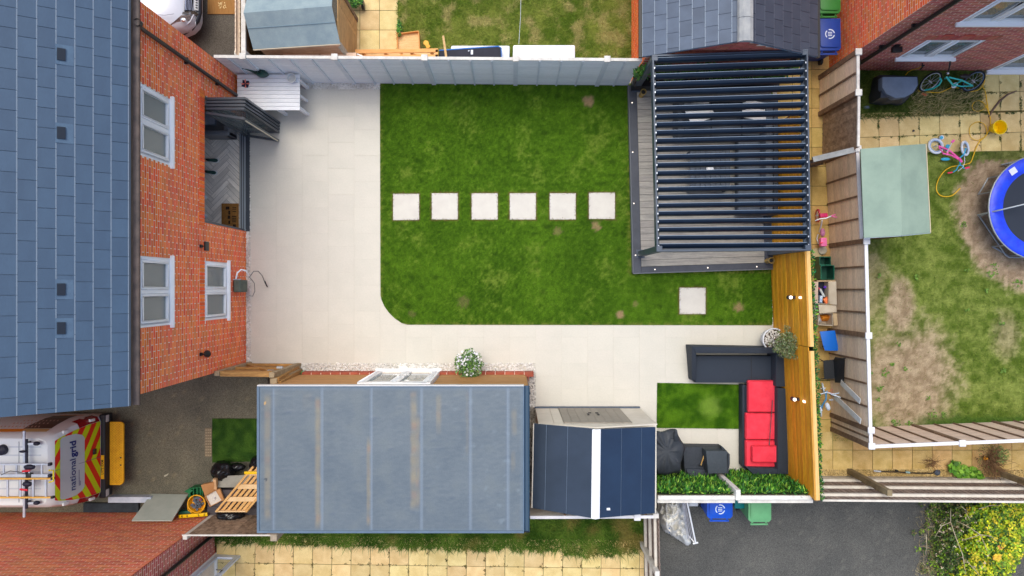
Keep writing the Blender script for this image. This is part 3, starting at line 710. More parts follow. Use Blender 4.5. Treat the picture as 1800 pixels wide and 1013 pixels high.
# wall lamps
for (py_, lbl, kind_) in ((433, 'small black box lamp on the brick wall below the glass doors', 0), (623, 'small black cone lamp on the brick wall near the timber gate', 1)):
    z_ = 16.5 - 7712 / (900 - 352); c = Vector((Wx, (506.5 - py_) * (CAM_H - z_) / FPX, z_))
    t = thing('wall_lamp', lbl, 'wall lamp', c, group='black lamps on the house wall')
    MB().box((c.x + .008, c.y - .03, c.z - .05), (c.x + .03, c.y + .03, c.z + .05)).build('bracket', dark, t)
    MB().bar(c + Vector((.03, 0, 0)), c + Vector((.1, 0, 0)), .02, .02).build('arm', dark, t)
    if kind_ == 0: MB().box((c.x + .1, c.y - .09, c.z - .09), (c.x + .14, c.y + .09, c.z + .07)).build('lamp_head', dark, t, bevel=.006)
    else: MB().lathe((c.x + .1, c.y, c.z - .09), [(.075, 0), (.06, .05), (.025, .11), (.015, .14)], 16, cap1=True).build('lamp_head', dark, t, smooth=50)
# room contents seen through the doors and windows
def shoe(root, px, py, m, mS, dx=0, sc=1.0, ang=0.0):
    c = P(px, py, .03); sole = []; up_ = MB(); M = Matrix.Rotation(ang, 3, 'Z')
    out = [(-.13, -.032), (-.1, -.04), (-.02, -.036), (.06, -.048), (.11, -.044), (.14, -.02), (.145, .012), (.12, .04), (.06, .046), (-.03, .032), (-.1, .036), (-.13, .028)]
    out = [tuple((M @ Vector((x * sc * 1.1 + .004, y * sc * 1.18, 0)) + c).xy) for x, y in out]
    s_ = MB().prism(out, .012, .04).build('sole', mS, root, bevel=.004, seg=1)
    rings = [(-.12, .03, .09), (-.06, .036, .1), (0, .036, .085), (.06, .043, .062), (.11, .036, .05), (.135, .012, .042)]; vs = []
    for x, w, h in rings:
        for k in range(8):
            a = pi * k / 7; vs.append(M @ Vector((x * sc, cos(a) * w * sc, 0)) + Vector((c.x, c.y, .038 + sin(a) * h * sc * .8)))
    fs = [(i * 8 + k, i * 8 + k + 1, (i + 1) * 8 + k + 1, (i + 1) * 8 + k) for i in range(5) for k in range(7)] + [tuple(range(7, -1, -1)), tuple(range(40, 48))]
    MB().add(vs, fs).build('shoe_upper', m, root, smooth=60)
    MB().add([M @ Vector((x * sc, y * sc, 0)) + Vector((c.x, c.y, z)) for x, y, z in ((-.1, -.022, .112), (-.045, -.022, .122), (-.045, .022, .122), (-.1, .022, .112))], [(0, 1, 2, 3)]).build('shoe_opening', dark, root)
pr = thing('person', 'person standing just inside the open doors, only green and white shoes and ankles showing', 'person', (-7.1, 2.78, 0))
def skin_body(root, joints, bones, m, name='body'):
    me = bpy.data.meshes.new(name); me.from_pydata([j[0] for j in joints], bones, []); o = bpy.data.objects.new(name, me); COL.objects.link(o)
    md = o.modifiers.new('s', 'SKIN'); sk = me.skin_vertices[0].data
    for i, j in enumerate(joints): sk[i].radius = (j[1], j[2] if len(j) > 2 else j[1]); sk[i].use_root = (i == 0)
    ss = o.modifiers.new('d', 'SUBSURF'); ss.levels = 1; ss.render_levels = 1
    dg = bpy.context.evaluated_depsgraph_get(); nm = bpy.data.meshes.new_from_object(o.evaluated_get(dg)); bpy.data.objects.remove(o)
    nm.transform(mtx(root).inverted()); nm.materials.clear(); nm.polygons.foreach_set('use_smooth', [True] * len(nm.polygons)); return link(name, nm, m, root)
X0 = -7.12; fy = (2.93, 2.68); my = sum(fy) / 2
J = [((X0, my, .95), .14, .11), ((X0, my, 1.2), .13, .1), ((X0, my, 1.42), .15, .1), ((X0, my, 1.52), .055), ((X0 + .02, my, 1.6), .06), ((X0 + .03, my, 1.68), .095), ((X0 + .02, my, 1.77), .08)]
Bn = [(0, 1), (1, 2), (2, 3), (3, 4), (4, 5), (5, 6)]
for s_, yy in ((1, fy[0]), (-1, fy[1])):
    k = len(J); J += [((X0, my + s_ * .09, .86), .085), ((X0 + .02, yy, .48), .058), ((X0 - .0, yy, .1), .036), ((X0 + .1, yy, .06), .03)]; Bn += [(0, k), (k, k + 1), (k + 1, k + 2), (k + 2, k + 3)]
    k = len(J); J += [((X0, my + s_ * .2, 1.4), .055), ((X0 - .02, my + s_ * .26, 1.12), .042), ((X0 + .06, my + s_ * .25, .87), .03), ((X0 + .09, my + s_ * .25, .78), .035)]; Bn += [(2, k), (k, k + 1), (k + 1, k + 2), (k + 2, k + 3)]
skin_body(pr, J, Bn, mat('skin', (206, 156, 128), rough=.5, grain=.02))
MB().lathe((X0, my, .8), [(.16, 0), (.165, .15), (.14, .4), (.17, .62), (.1, .7)], 20, sx=.8, sy=1.2).build('jumper', mat('navy_cloth', (46, 54, 72), rough=.9), pr, smooth=60)
MB().ball((X0 + .0, my, 1.74), (.1, .085, .1), nu=12, nv=8).build('hair', mat('hair', (70, 52, 36), rough=.8), pr, smooth=60)
for sy_, py_ in ((1, 282), (-1, 303)): shoe(pr, 373 if sy_ > 0 else 370, py_, mat('green_shoe', (38, 74, 66), rough=.7), mat('white_sole', (228, 230, 226), rough=.6), ang=-.05 if sy_ > 0 else -.12)
for py_, l_ in ((347, 'pale blue tip of a shoe under the brick lintel, the upper one'), (380, 'pale blue tip of a shoe under the brick lintel, the lower one')):
    t = thing('shoe', l_, 'shoe', P(352, py_, .005), group='pale shoes indoors'); shoe(t, 352, py_, mat('pale_blue_shoe', (196, 212, 232), rough=.7), mat('white_sole', (228, 230, 226)))
dm = thing('doormat', 'brown coir doormat with dark printed lettering just inside the glass doors', 'doormat', P(404, 380, 0))
q0 = P(390, 402.5); q1 = P(420, 358); MB().box((q0.x, q0.y, .006), (q1.x, q1.y, .02)).build('mat_pile', mat('coir', (150, 104, 50), (128, 86, 38), sc=30, rough=1, grain=.25, bump=.5), dm)
ink = mat('mat_print', (46, 34, 22), rough=1)
for (pxa, pya, sx_, sy_) in ((400, 366, 3.2, 2.6), (403, 374, 1.6, 3.5), (402.5, 382, 2.2, 3), (403, 391, 1.5, 3), (412, 365, 3.5, .6), (412, 368, 3.5, .6), (412, 372, 3.2, .7), (411.5, 381, 4, .9), (411.5, 384, 4, .8), (411.5, 387, 4, .9), (411.5, 390, 3.2, .8), (412, 397, 2.6, 2.4)):
    a = P(pxa - sx_, pya + sy_, .0205); b = P(pxa + sx_, pya - sy_, .0215); MB().box((a.x, a.y, .0202), (b.x, b.y, .0215)).build('print_mark', ink, dm)
ac = thing('armchair', 'dark armchair with a pale grey seat just inside the doors behind the folded glass', 'armchair', P(385, 210, 0))
q = MB(); a = P(352, 236, .4); b = P(402, 196, .4); q.box((a.x, a.y, .08), (b.x, b.y, .38)); q.build('chair_base', mat('chair_grey', (112, 116, 122), rough=.7), ac, bevel=.03)
q = MB(); a = P(352, 219, .5); b = P(377, 198, .5); q.box((a.x, a.y, .38), (b.x, b.y, .5)); q.build('seat', mat('grey_cushion', (150, 158, 170), (130, 138, 150), sc=6, rough=.9), ac, bevel=.04, seg=3)
q = MB(); a = P(392, 238, .6); b = P(402, 196, .6); q.box((a.x, a.y, .1), (b.x, b.y, .58)); q.build('armrest', mat('chair_grey', (112, 116, 122)), ac, bevel=.03, seg=3)
q = MB(); a = P(352, 238, .6); b = P(402, 229, .6); q.box((a.x, a.y, .1), (b.x, b.y, .62)); q.build('backrest', mat('chair_grey', (112, 116, 122)), ac, bevel=.03, seg=3)
# things on the upstairs window board: a round mirror
for (z_, yy, lbl) in ((3.95, .02, 'round white mirror standing behind the middle upstairs window'),):
    t = thing('mirror', lbl, 'mirror', (-6.45, yy, 3.66)); q = MB(); pth = [(-6.44 + .02 * sin(a_), yy + .16 * cos(a_), 4.05 + .2 * sin(a_)) for a_ in [2 * pi * k / 24 for k in range(24)]]; q.tube(pth, .022, 8, closed=True); q.build('mirror_frame', white, t, smooth=60)
    MB().lathe((-6.44, yy, 4.05), [(.001, 0), (.15, .004)], 20, axis=(1, 0, 0), cap0=False).build('mirror_glass', mat('mirror_glass', (150, 158, 160), rough=.1, metal=.7, grain=0), t)
    MB().lathe((-6.44, yy, 3.67), [(.09, 0), (.09, .012), (.012, .02), (.012, .2)], 16).build('mirror_stand', white, t, smooth=50)
# ---------------------------------------------------------------- garage with the flat grey roof
gz = 2.65
G = thing('garage', 'timber clad garage with a flat grey stained roof and white double doors beside the patio', 'garage', (-2.3, -3.3, 0))
gx0, gx1, gy0, gy1 = -4.9, .30, -4.70, -2.0
MB().box((gx0, gy0, 0), (gx1, gy1, gz - .12)).build('wall', mortar, G)
wood_c = mat('cedar_cladding', (196, 146, 88), (168, 118, 64), sc=4, rough=.7, rnd=.1, grain=.16, gsc=14, st=(1, 14, 14))
# plinth of upright bricks
pb = P(441, 652).x
xk = P(537, 652).x
while xk < P(930, 652).x - .05:
    px_ = PX((xk + .1, -1.92, 0))[0]
    if not (662 < px_ < 776): MB().box((xk, -2.02, 0), (xk + .208, -1.915, .3)).build('brick', mat('plinth_brick', (176, 92, 70), (152, 74, 54), sc=8, rough=.85, rnd=.12, grain=.1), G, bevel=.004, seg=1)
    xk += .22
yk = -2.03
while yk > -4.6: MB().box((.305, yk - .208, 0), (.38, yk, .3)).build('brick', mat('plinth_brick', (176, 92, 70)), G, bevel=.004, seg=1); yk -= .22
MB().box((P(537, 1).x, -2.0, -.01), (.37, -1.925, .29)).build('plinth_mortar', mortar, G)
dx0, dx1 = P(662, 652).x, P(775, 652).x
for k in range(19):
    z_ = .31 + k * .118
    for a, b in ((gx0, dx0 - .03), (dx1 + .03, gx1)):
        if z_ + .11 < gz - .1: MB().box((a, -2.0, z_), (b, -1.968, z_ + .112)).build('cladding_board', wood_c, G)
for k in range(19):
    z_ = .31 + k * .118
    if z_ + .11 < gz - .1: MB().box((gx1, -4.65, z_), (gx1 + .03, -2.0, z_ + .112)).build('cladding_board', wood_c, G)
D = MB(); D.box((dx0, -1.99, 0), (dx0 + .07, -1.90, 2.1)); D.box((dx1 - .07, -1.99, 0), (dx1, -1.90, 2.1)); D.box((dx0, -1.99, 2.04), (dx1, -1.90, 2.1)); D.box((dx0 - .02, -2.0, 0), (dx1 + .02, -1.86, .05))
df = D.build('door_frame', white, G, bevel=.006, seg=1)
for s_ in (0, 1):
    a = dx0 + .075 + s_ * (dx1 - dx0 - .15) / 2; b = a + (dx1 - dx0 - .15) / 2 - .006; q = MB(); t = .1
    q.box((a, -1.97, .055), (a + t, -1.905, 2.03)); q.box((b - t, -1.97, .055), (b, -1.905, 2.03)); q.box((a + t, -1.97, .055), (b - t, -1.905, .2)); q.box((a + t, -1.97, 1.9), (b - t, -1.905, 2.03))
    dl = q.build('door', white, G, bevel=.006, seg=1)
    MB().box((a + t, -1.945, .2), (b - t, -1.935, 1.9)).build('pane', glass('door_glass', (150, 156, 152), .04, .8), dl)
    hx = (b - .05) if s_ == 0 else (a + .05)
    MB().box((hx - .015, -1.905, .98), (hx + .015, -1.89, 1.16)).bar((hx, -1.875, 1.07), (hx + (-.12 if s_ == 0 else .12), -1.875, 1.07), .018, .018).build('handle', mat('chrome', (190, 192, 196), metal=.9, rough=.25, grain=0), dl)
# the roof sheet with its laps, rust streaks and wrinkles
r0 = P(452, 937, gz); r1 = P(921, 679, gz)
streaks = [(470, 695, 915, 6, .6), (559, 700, 930, 5.5, .75), (648, 770, 925, 4, .6), (727, 690, 895, 6, .7), (735, 730, 895, 3.5, .6), (771, 695, 762, 5, .5), (822, 690, 800, 3.5, .25), (904, 720, 765, 5, .5), (902, 795, 830, 4, .35), (540, 690, 720, 10, .15)]
laps = [478, 563, 650, 738, 824, 890]
def groof(x, y):
    px, py = PX((x, y, gz)); n1 = ns(x, y, 1.2, 3); n2 = ns(x, y * 1.0, 3.5, 5); n3 = ns(x * 1.2, y * 3, 4, 9); f = ns(x, y, 14, 2)
    c = mixc(LC(88, 101, 112), LC(104, 115, 123), sst(-.6, .6, n1 * .35 + n2 * .25 + .35 * ns(x, y * 2.2, 9, 21))); c = mixc(c, LC(104, 114, 118), sst(0, .6, n2 + .2 * n3) * .4)
    c = mixc(c, LC(90, 102, 116), sst(.45, .8, ns(x + y * .6, y * 4.2 - x * .5, 3.2, 13)) * .75 * sst(930, 720, px))
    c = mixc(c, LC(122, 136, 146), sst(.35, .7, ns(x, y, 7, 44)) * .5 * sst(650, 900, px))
    for sx, a, b, w, k in streaks:
        if abs(px - sx) < w * 2.5:
            d = abs(px - sx + 1.5 * ns(px * 0, py * .05, 1, sx)) / w
            c = mixc(c, mixc(LC(146, 134, 108), LC(158, 128, 98), sst(0, .5, ns(0, py * .05, 1, sx + 5))), (1 - sst(.4, 1.25, d)) * k * sst(a - 6, a + 8, py) * sst(b + 6, b - 12, py) * (.65 + .5 * ns(px * .05, py * .06, 1, 4)))
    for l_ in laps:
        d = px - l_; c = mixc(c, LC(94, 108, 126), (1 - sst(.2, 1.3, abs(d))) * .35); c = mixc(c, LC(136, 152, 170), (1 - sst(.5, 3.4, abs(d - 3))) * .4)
    e = min(px - 452, py - 679, 921 - px, 937 - py); c = mixc(c, LC(102, 122, 140), (1 - sst(2, 9, e)) * .6)
    if sqrt((px - 466) ** 2 + (py - 709) ** 2) < 2: c = LC(205, 160, 90)
    if sqrt((px - 467) ** 2 + (py - 843) ** 2) < 2.6 and f > -.2: c = LC(60, 66, 74)
    return c
def gb(x, y):
    px, py = PX((x, y, gz)); h = 0
    for l_ in laps: h += .004 * sst(l_, l_ + .8, px) * sst(l_ + 12, l_ + 6, px)
    return h + .008 * max(0, ns(x + y * .6, y * 4.2 - x * .5, 3.2, 13) - .3) + .004 * ns(x, y, 2, 1)
rs = MB().box((r0.x, r0.y, gz - .12), (r1.x, r1.y, gz - .012)).build('roof', mat('roof_edge', (84, 104, 126), rough=.5, grain=.04), G)
fr = field('roof_membrane', [(r0.x + .01, r0.y + .01), (r1.x - .01, r0.y + .01), (r1.x - .01, r1.y - .01), (r0.x + .01, r1.y - .01)], .028, groof, gz - .004, GA('membrane', rough=.42, grain=.06, gsc=40, bump=.12, bsc=14, spec=.5), kind=None, parent=rs, bumpfn=gb)
fr.data.polygons.foreach_set('use_smooth', [True] * len(fr.data.polygons))
tr_ = mat('roof_trim', (100, 120, 140), (90, 108, 126), sc=4, rough=.4, grain=.04)
q = MB(); e = .045; q.box((r0.x, r0.y, gz - .006), (r0.x + e, r1.y, gz + .018)); q.build('edge_trim', tr_, rs); q = MB(); q.box((r0.x + e, r0.y, gz - .006), (r1.x, r0.y + e, gz + .018)); q.build('edge_trim', tr_, rs)
q = MB(); q.box((r0.x + e, r1.y - .02, gz - .006), (r1.x - .02, r1.y, gz + .016)); q.build('edge_trim', tr_, rs); q = MB(); q.box((r1.x - .02, r0.y + e, gz - .006), (r1.x, r1.y, gz + .016)); q.build('edge_trim', tr_, rs)
MB().box((r0.x, r1.y, gz - .13), (r1.x - .0, r1.y + .022, gz + .008)).build('fascia', mat('pale_fascia', (206, 204, 202), rough=.5), G)
q = MB(); g2 = [(cos(pi + pi * k / 8) * .055, sin(pi + pi * k / 8) * .055) for k in range(9)]; vs = [(r1.x + .056 + a, yy, gz - .03 + b) for yy in (r0.y, r1.y - .0) for a, b in g2]
q.add(vs, [(k, k + 1, k + 10, k + 9) for k in range(8)]); q.build('gutter', mat('blue_black_gutter', (62, 86, 108), rough=.45), G, smooth=60); vs2 = [(v[0], v[1], v[2] - .005) for v in vs]
MB().add(vs2, [(k + 9, k + 10, k + 1, k) for k in range(8)]).box((r1.x + .001, r0.y, gz - .1), (r1.x + .112, r0.y + .006, gz - .02)).build('gutter_bracket', dark, G)
MB().tube([(.33, -2.06, gz - .1), (.33, -2.06, 0)], .034, 10).build('downpipe', dark, G, smooth=60)
# ---------------------------------------------------------------- top middle garage with ridge
K = thing('garage', 'brick garage with a pitched grey slate roof and concrete ridge behind the pergola', 'garage', (4.4, 6.0, 0))
kx0, kx1, ky, ze, zr = 2.64, 6.17, 4.67, 2.08, 3.05; xm = (kx0 + kx1) / 2; yT = 7.6; sl = (zr - ze) / (xm - kx0)
MB().box((2.76, ky + .09, 0), (6.04, yT, 2.0)).add([(2.76, ky + .09, 2.0), (6.04, ky + .09, 2.0), (xm, ky + .09, 2.0 + (xm - 2.76) * sl), (2.76, yT, 2.0), (6.04, yT, 2.0), (xm, yT, 2.0 + (xm - 2.76) * sl)], [(0, 1, 2), (5, 4, 3), (0, 2, 5, 3), (1, 4, 5, 2)])
kwall = MB().box((2.76, ky + .09, 0), (6.04, yT, 1.98)).add([(2.76, ky + .09, 1.98), (6.04, ky + .09, 1.98), (xm, ky + .09, 1.98 + (xm - 2.76) * sl), (2.76, yT, 1.98), (6.04, yT, 1.98), (xm, yT, 1.98 + (xm - 2.76) * sl)], [(0, 1, 2), (5, 4, 3), (0, 2, 5, 3), (1, 4, 5, 2)]).build('wall', mortar, K)
brick_wall(K, kwall, (2.76, yT), (2.76, ky + .09), 0, 2.0, (-1, 0), [], brick_o, 120)
# gable bricks, course by course
k = 0; full = MB().box((0, -.009, 0), (.215, .02, .065)).mesh('brick'); full.materials.append(brick_r); inv = mtx(kwall).inverted()
while True:
    z_ = .005 + k * .075
    if z_ > zr - .15: break
    h = max(0, z_ + .065 - 1.98); a = 2.76 + h / sl; b = 6.04 - h / sl; x = a + (k % 2) * .11
    while x + .215 < b:
        if z_ > .5: o = link('brick', full, None, kwall); o.location = inv @ Vector((x, ky + .088, z_))
        x += .225
    k += 1
a_ = math.atan(sl); tl = .235
rk = MB()
for s_ in (-1, 1):
    xe = kx0 if s_ < 0 else kx1; p = [(xe, ky, ze - .05), (xm, ky, zr - .05), (xm, yT, zr - .05), (xe, yT, ze - .05)]
    if s_ > 0: p = [p[1], p[0], p[3], p[2]]
    rk.hexa(p + [(v[0], v[1], v[2] + .036) for v in p])
rk = rk.build('roof', tile_edge, K)
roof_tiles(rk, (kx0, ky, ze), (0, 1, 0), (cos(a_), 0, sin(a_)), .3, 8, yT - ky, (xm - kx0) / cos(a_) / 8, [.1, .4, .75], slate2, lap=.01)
roof_tiles(rk, (kx1, ky, ze), (0, 1, 0), (-cos(a_), 0, sin(a_)), .3, 8, yT - ky, (xm - kx0) / cos(a_) / 8, [.5, .2, .85], mat('shaded_slate_tile', (66, 74, 88), (58, 66, 80), sc=2.5, rough=.5, rnd=.06, grain=.05), lap=.01)  # right slope: same slate, its shade put into a darker colour
rm = mat('concrete_ridge', (172, 172, 170), (150, 152, 154), sc=6, rough=.85, grain=.1)
for k in range(7):
    y0 = ky - .03 + k * .45; y1 = y0 + .442; p = []
    for yy in (y0, y1): p += [(xm - .15, yy, zr - .02), (xm - .13, yy, zr + .04), (xm - .06, yy, zr + .085), (xm + .06, yy, zr + .085), (xm + .13, yy, zr + .04), (xm + .15, yy, zr - .02)]
    MB().add(p, [(i, i + 1, i + 7, i + 6) for i in range(5)] + [(0, 5, 4, 3, 2, 1), (6, 7, 8, 9, 10, 11)]).build('ridge_tile', rm, rk)
MB().box((kx0 - .07, ky, ze - .09), (kx0 - .005, yT, ze - .02)).build('gutter', dark, K); MB().box((kx1 + .005, ky, ze - .09), (kx1 + .07, yT, ze - .02)).build('gutter', dark, K)
# ---------------------------------------------------------------- house top right
N3 = thing('brick_house', 'red and orange brick house at the top right corner with white windows', 'house', (7.34, 5.03, 0))
hx, hy = 7.34, 5.03; hz = 4.9
op3 = [(8.42, 9.64, .93, 2.05), (8.46, 9.7, 3.0, 4.1), (11.0, 13.0, .05, 2.1)]
MB().box((hx, hy + .24, 0), (16, 12, hz)).build('house_core', mortar, N3)
wm = MB(); xs = sorted({hx, 16.0, *[o[0] for o in op3], *[o[1] for o in op3]}); zs = sorted({0, hz, *[o[2] for o in op3], *[o[3] for o in op3]})
for i in range(len(xs) - 1):
    for j in range(len(zs) - 1):
        cx_, cz = (xs[i] + xs[i + 1]) / 2, (zs[j] + zs[j + 1]) / 2
        if any(o[0] < cx_ < o[1] and o[2] < cz < o[3] for o in op3): continue
        wm.box((xs[i], hy, zs[j]), (xs[i + 1], hy + .24, zs[j + 1]))
w3 = wm.build('wall', mortar, N3)
brick_wall(N3, w3, (hx, hy), (16, hy), 0, hz, (0, -1), [(o[0] - hx, o[1] - hx, o[2], o[3]) for o in op3], brick_r, 300, order=lambda c: -c[2] - c[0] * .2)
w3b = MB().box((hx - .004, hy, 0), (hx + .0, 12, hz)).build('wall', mortar, N3)
brick_wall(N3, w3b, (hx - .004, 12), (hx - .004, hy), 0, hz, (-1, 0), [], brick_o, 300, order=lambda c: -c[2] - c[0] * .6)
for o in op3[:2]:
    window(N3, (o[0], hy, o[2]), (1, 0), (0, -1), o[1] - o[0], o[3] - o[2], 2, sill=.08)
o = op3[2]; window(N3, (o[0], hy, o[2]), (1, 0), (0, -1), o[1] - o[0], o[3] - o[2], 2, sill=.1)
u3 = Vector((1, 0, 0)); soldier(N3, w3, (8.3, hy), (1, 0), (0, -1), 0, 1.5, 2.06, brick_r)
for px_, py_ in ((1668, 64), (1704, 61)):
    z_ = 2.32; c = P(px_, py_, z_); MB().box((c.x - .1, hy - .02, z_ - .035), (c.x + .1, hy - .008, z_ + .035)).build('air_brick', mat('terracotta_vent', (196, 86, 72), rough=.7), N3)
q = MB(); q.tube([(7.68, hy - .07, 4.9), (7.68, hy - .07, .02)], .04, 10); d3 = q.build('downpipe', dark, N3, smooth=60)
for z_ in (4.2, 2.9, 1.7, .7): MB().box((7.61, hy - .08, z_), (7.75, hy - .005, z_ + .05)).build('clip', dark, d3)
t = thing('security_light', 'small black floodlight on the red brick wall beside the downpipe', 'light', P(1577, 80, 1.7).xyz)
c = Vector((P(1577, 80, 1.75).x, hy, 1.75)); t.location = c; MB().box((c.x - .05, c.y - .03, c.z - .05), (c.x + .05, c.y - .009, c.z + .05)).build('bracket', dark, t); MB().box((c.x - .1, c.y - .15, c.z - .06), (c.x + .1, c.y - .04, c.z + .03)).build('lamp_head', dark, t, bevel=.01)
for (px_, py_, z_, cc, lb) in ((1627, 83, 1.05, (120, 190, 60), 'round green pot plant on the ground floor window board'), (1752, 3, 3.15, (236, 196, 40), 'yellow round ornament behind the upper window')):
    c = Vector((P(px_, py_, z_ + .1).x, hy + .15, z_)); t = thing('ornament', lb, 'ornament', c); MB().lathe(c, [(.07, 0), (.1, .08), (.12, .2), (.09, .3), (.03, .33)], 16, cap1=True).build('ornament_body', mat('orn_%d' % px_, cc, rough=.4), t, smooth=60)
    MB().lathe(c + Vector((0, 0, .12)), [(.118, 0), (.118, .03)], 16).build('ornament_band', dark, t)
t = thing('wall_tap', 'outdoor tap with a short black pipe on the red brick wall', 'tap', (P(1619, 113, .5).x, hy, .55)); c = t.location.copy(); MB().tube([c, c + Vector((0, -.1, 0)), c + Vector((0, -.12, -.08))], .015, 8).build('spout', dark, t); MB().box((c.x - .03, c.y - .08, c.z + .012), (c.x + .03, c.y - .05, c.z + .04)).build('handle', dark, t)
# roof of it and fascia (outside the picture, closes the house)
MB().box((hx - .1, hy - .1, hz), (16.1, 12.1, hz + .12)).build('eaves', fas, N3)
# ---------------------------------------------------------------- house bottom left
S4 = thing('brick_house', 'red brick neighbouring house at the bottom left with long side wall beside the van', 'house', (-6.86, -5.19, 0))
sx_, sy_ = -6.86, -5.19
MB().box((-15, -12, 0), (sx_ - .005, sy_ - .005, 4.9)).build('house_core', mortar, S4)
w4 = MB().box((-15, sy_ - .02, 0), (sx_, sy_, 4.9)).build('wall', mortar, S4); brick_wall(S4, w4, (sx_, sy_), (-15, sy_), 0, 4.9, (0, 1), [], mat('side_wall_brick', (222, 124, 82), (200, 102, 66), sc=9, rough=.85, rnd=.16, isl=.16, hue=.014, grain=.12, bump=.3, bsc=120), 300, order=lambda c: -c[2] + c[0] * .3)
w4b = MB().box((sx_ - .02, -12, 0), (sx_, sy_, 4.9)).build('wall', mortar, S4); brick_wall(S4, w4b, (sx_, -12), (sx_, sy_), 0, 4.9, (1, 0), [(-7.2 + 12, -6.2 + 12, 0, 2.1)], brick_r, 300, order=lambda c: -c[2] - c[0] * .5)
q = MB(); y4 = P(362, 948, .3).y; q.tube([(sx_ + .06, -5.62, 4.9), (sx_ + .06, -5.62, .02)], .04, 10); q.build('downpipe', dark, S4, smooth=60)
MB().box((-15.1, -12.1, 4.9), (sx_ + .1, sy_ + .1, 5.0)).build('eaves', fas, S4)
# open glazed door leaf of that house
dd = thing('glazed_door', 'white framed glass door standing open at the bottom edge beside the red brick wall', 'door', (sx_, -6.18, 0))
A = Vector((sx_ + .02, -6.17, 0)); B = Vector((P(423, 977).x, -6.2, 0)); Z = Vector((0, 0, 1)); d = (B - A).normalized(); sd_ = Vector((-d.y, d.x, 0))
q = MB(); q.bar(A + Z * .1, B + Z * .1, .055, .16); q.bar(A + Z * 2.02, B + Z * 2.02, .055, .1); q.bar(A + d * .05 + Z * .02, A + d * .05 + Z * 2.07, .1, .056, up=sd_); q.bar(B - d * .05 + Z * .02, B - d * .05 + Z * 2.07, .1, .056, up=sd_)
dl = q.build('door_frame', mat('white_blue_upvc', (214, 222, 236), rough=.35, grain=.02), dd, bevel=.006, seg=1); MB().bar(A + d * .1 + Z * 1.07, B - d * .1 + Z * 1.07, .02, 1.8).build('pane', gls2, dl)
h_ = B - d * .05 + sd_ * .04 + Z * 1.0; MB().bar(h_ - Z * .08, h_ + Z * .08, .03, .015).bar(h_ + sd_ * .03, h_ + sd_ * .03 - d * .11, .02, .02).build('handle', mat('chrome', (190, 192, 196)), dl)
q = MB(); q.box((sx_ - .01, -7.2, 2.1), (sx_ + .03, -6.17, 2.17)); q.box((sx_ - .01, -6.19, 0), (sx_ + .03, -6.12, 2.1)); q.box((sx_ - .01, -7.2, 0), (sx_ + .05, -6.2, .05)); q.build('door_surround', white, dd)
MB().box((sx_ - .6, -7.2, 0), (sx_ - .004, -6.2, .001)).build('door_mat', dark, dd)
# ================================================================ FENCES, SCREENS, PERGOLA
Z = Vector((0, 0, 1))
f_gry = mat('painted_fence', (238, 242, 246), (228, 234, 240), sc=3, rough=.7, rnd=.04, grain=.08, gsc=14, st=(1, 1, 10))
f_cap = mat('pale_cap', (226, 222, 214), (206, 200, 192), sc=6, rough=.8, grain=.12)
f_tan = mat('weathered_slat', (244, 222, 196), (226, 200, 172), sc=5, rough=.85, rnd=.09, grain=.18, gsc=16, st=(10, 1, 10), hue=.006)
f_tanx = mat('weathered_slat_x', (226, 202, 184), (208, 182, 162), sc=5, rough=.85, rnd=.07, grain=.14, gsc=16, st=(1, 10, 10))
f_brn = mat('brown_timber', (134, 108, 86), (110, 88, 70), sc=6, rough=.85, rnd=.12, grain=.25, gsc=20)
f_grn = mat('green_brown_timber', (122, 96, 58), (98, 76, 46), sc=6, rough=.85, rnd=.15, grain=.25, gsc=20)
f_conc = mat('pale_gravel_board', (196, 188, 176), (178, 168, 154), sc=8, rough=.9, grain=.15)
def lap_fence(root, A, B, n, ms, mb_, mc, posts, z0=.02, z1=1.78, nsl=17, pw=.1, battens=3, capw=.06, rail=True, back=True):
    """panels of overlapping horizontal slats with upright battens between posts (posts: distances along A-B)"""
    A = Vector((A[0], A[1], 0)); B = Vector((B[0], B[1], 0)); L_ = (B - A).length; u = (B - A) / L_; n = Vector((n[0], n[1], 0)).normalized()
    pts = [0] + [p for p in posts if 0 < p < L_] + [L_]
    for i in range(len(pts) - 1):
        a = pts[i] + (pw / 2 if i or 0 in posts else 0); b = pts[i + 1] - (pw / 2 if i + 1 < len(pts) - 1 or L_ in posts else 0)
        if b - a < .05: continue
        h = (z1 - z0) / nsl
        for k in range(nsl):
            z = z0 + k * h; P0 = A + u * a + n * .004 + Z * z; P1 = A + u * b + n * .004 + Z * z
            q = MB(); v = [P0, P1, P1 + n * .016, P0 + n * .016]
            if u.cross(n).z < 0: v = [v[1], v[0], v[3], v[2]]
            top = [w + Z * (h + .012) - n * .008 for w in v]; q.hexa(v + top); q.build('slat', ms, root)
        nb = max(1, int(round((b - a) / .62 * battens / 3)) if b - a < 1.5 else battens)
        for k in range(nb + (2 if battens > 3 else 0)):
            s = a + (b - a) * (k + 1) / (nb + 1)
            if s > b: break
            c = A + u * s + n * .034; MB().bar(c + Z * z0, c + Z * z1, .036, .024, up=n).build('batten', mb_, root)
        MB().bar(A + u * a + Z * (z1 + .02), A + u * b + Z * (z1 + .02), capw, .03).build('capping', mc, root)
        if back: MB().bar(A + u * a - n * .012 + Z * z0, A + u * a - n * .012 + Z * z1, .03, .03, up=n).build('batten', mb_, root)
    for p in posts:
        c = A + u * p; MB().bar(c, c + Z * (z1 + .03), pw, pw, up=n).build('post', mb_, root); MB().bar(c + Z * (z1 + .03), c + Z * (z1 + .075), pw + .035, pw + .035, up=n).build('post_cap', mc, root, bevel=.008, seg=1)
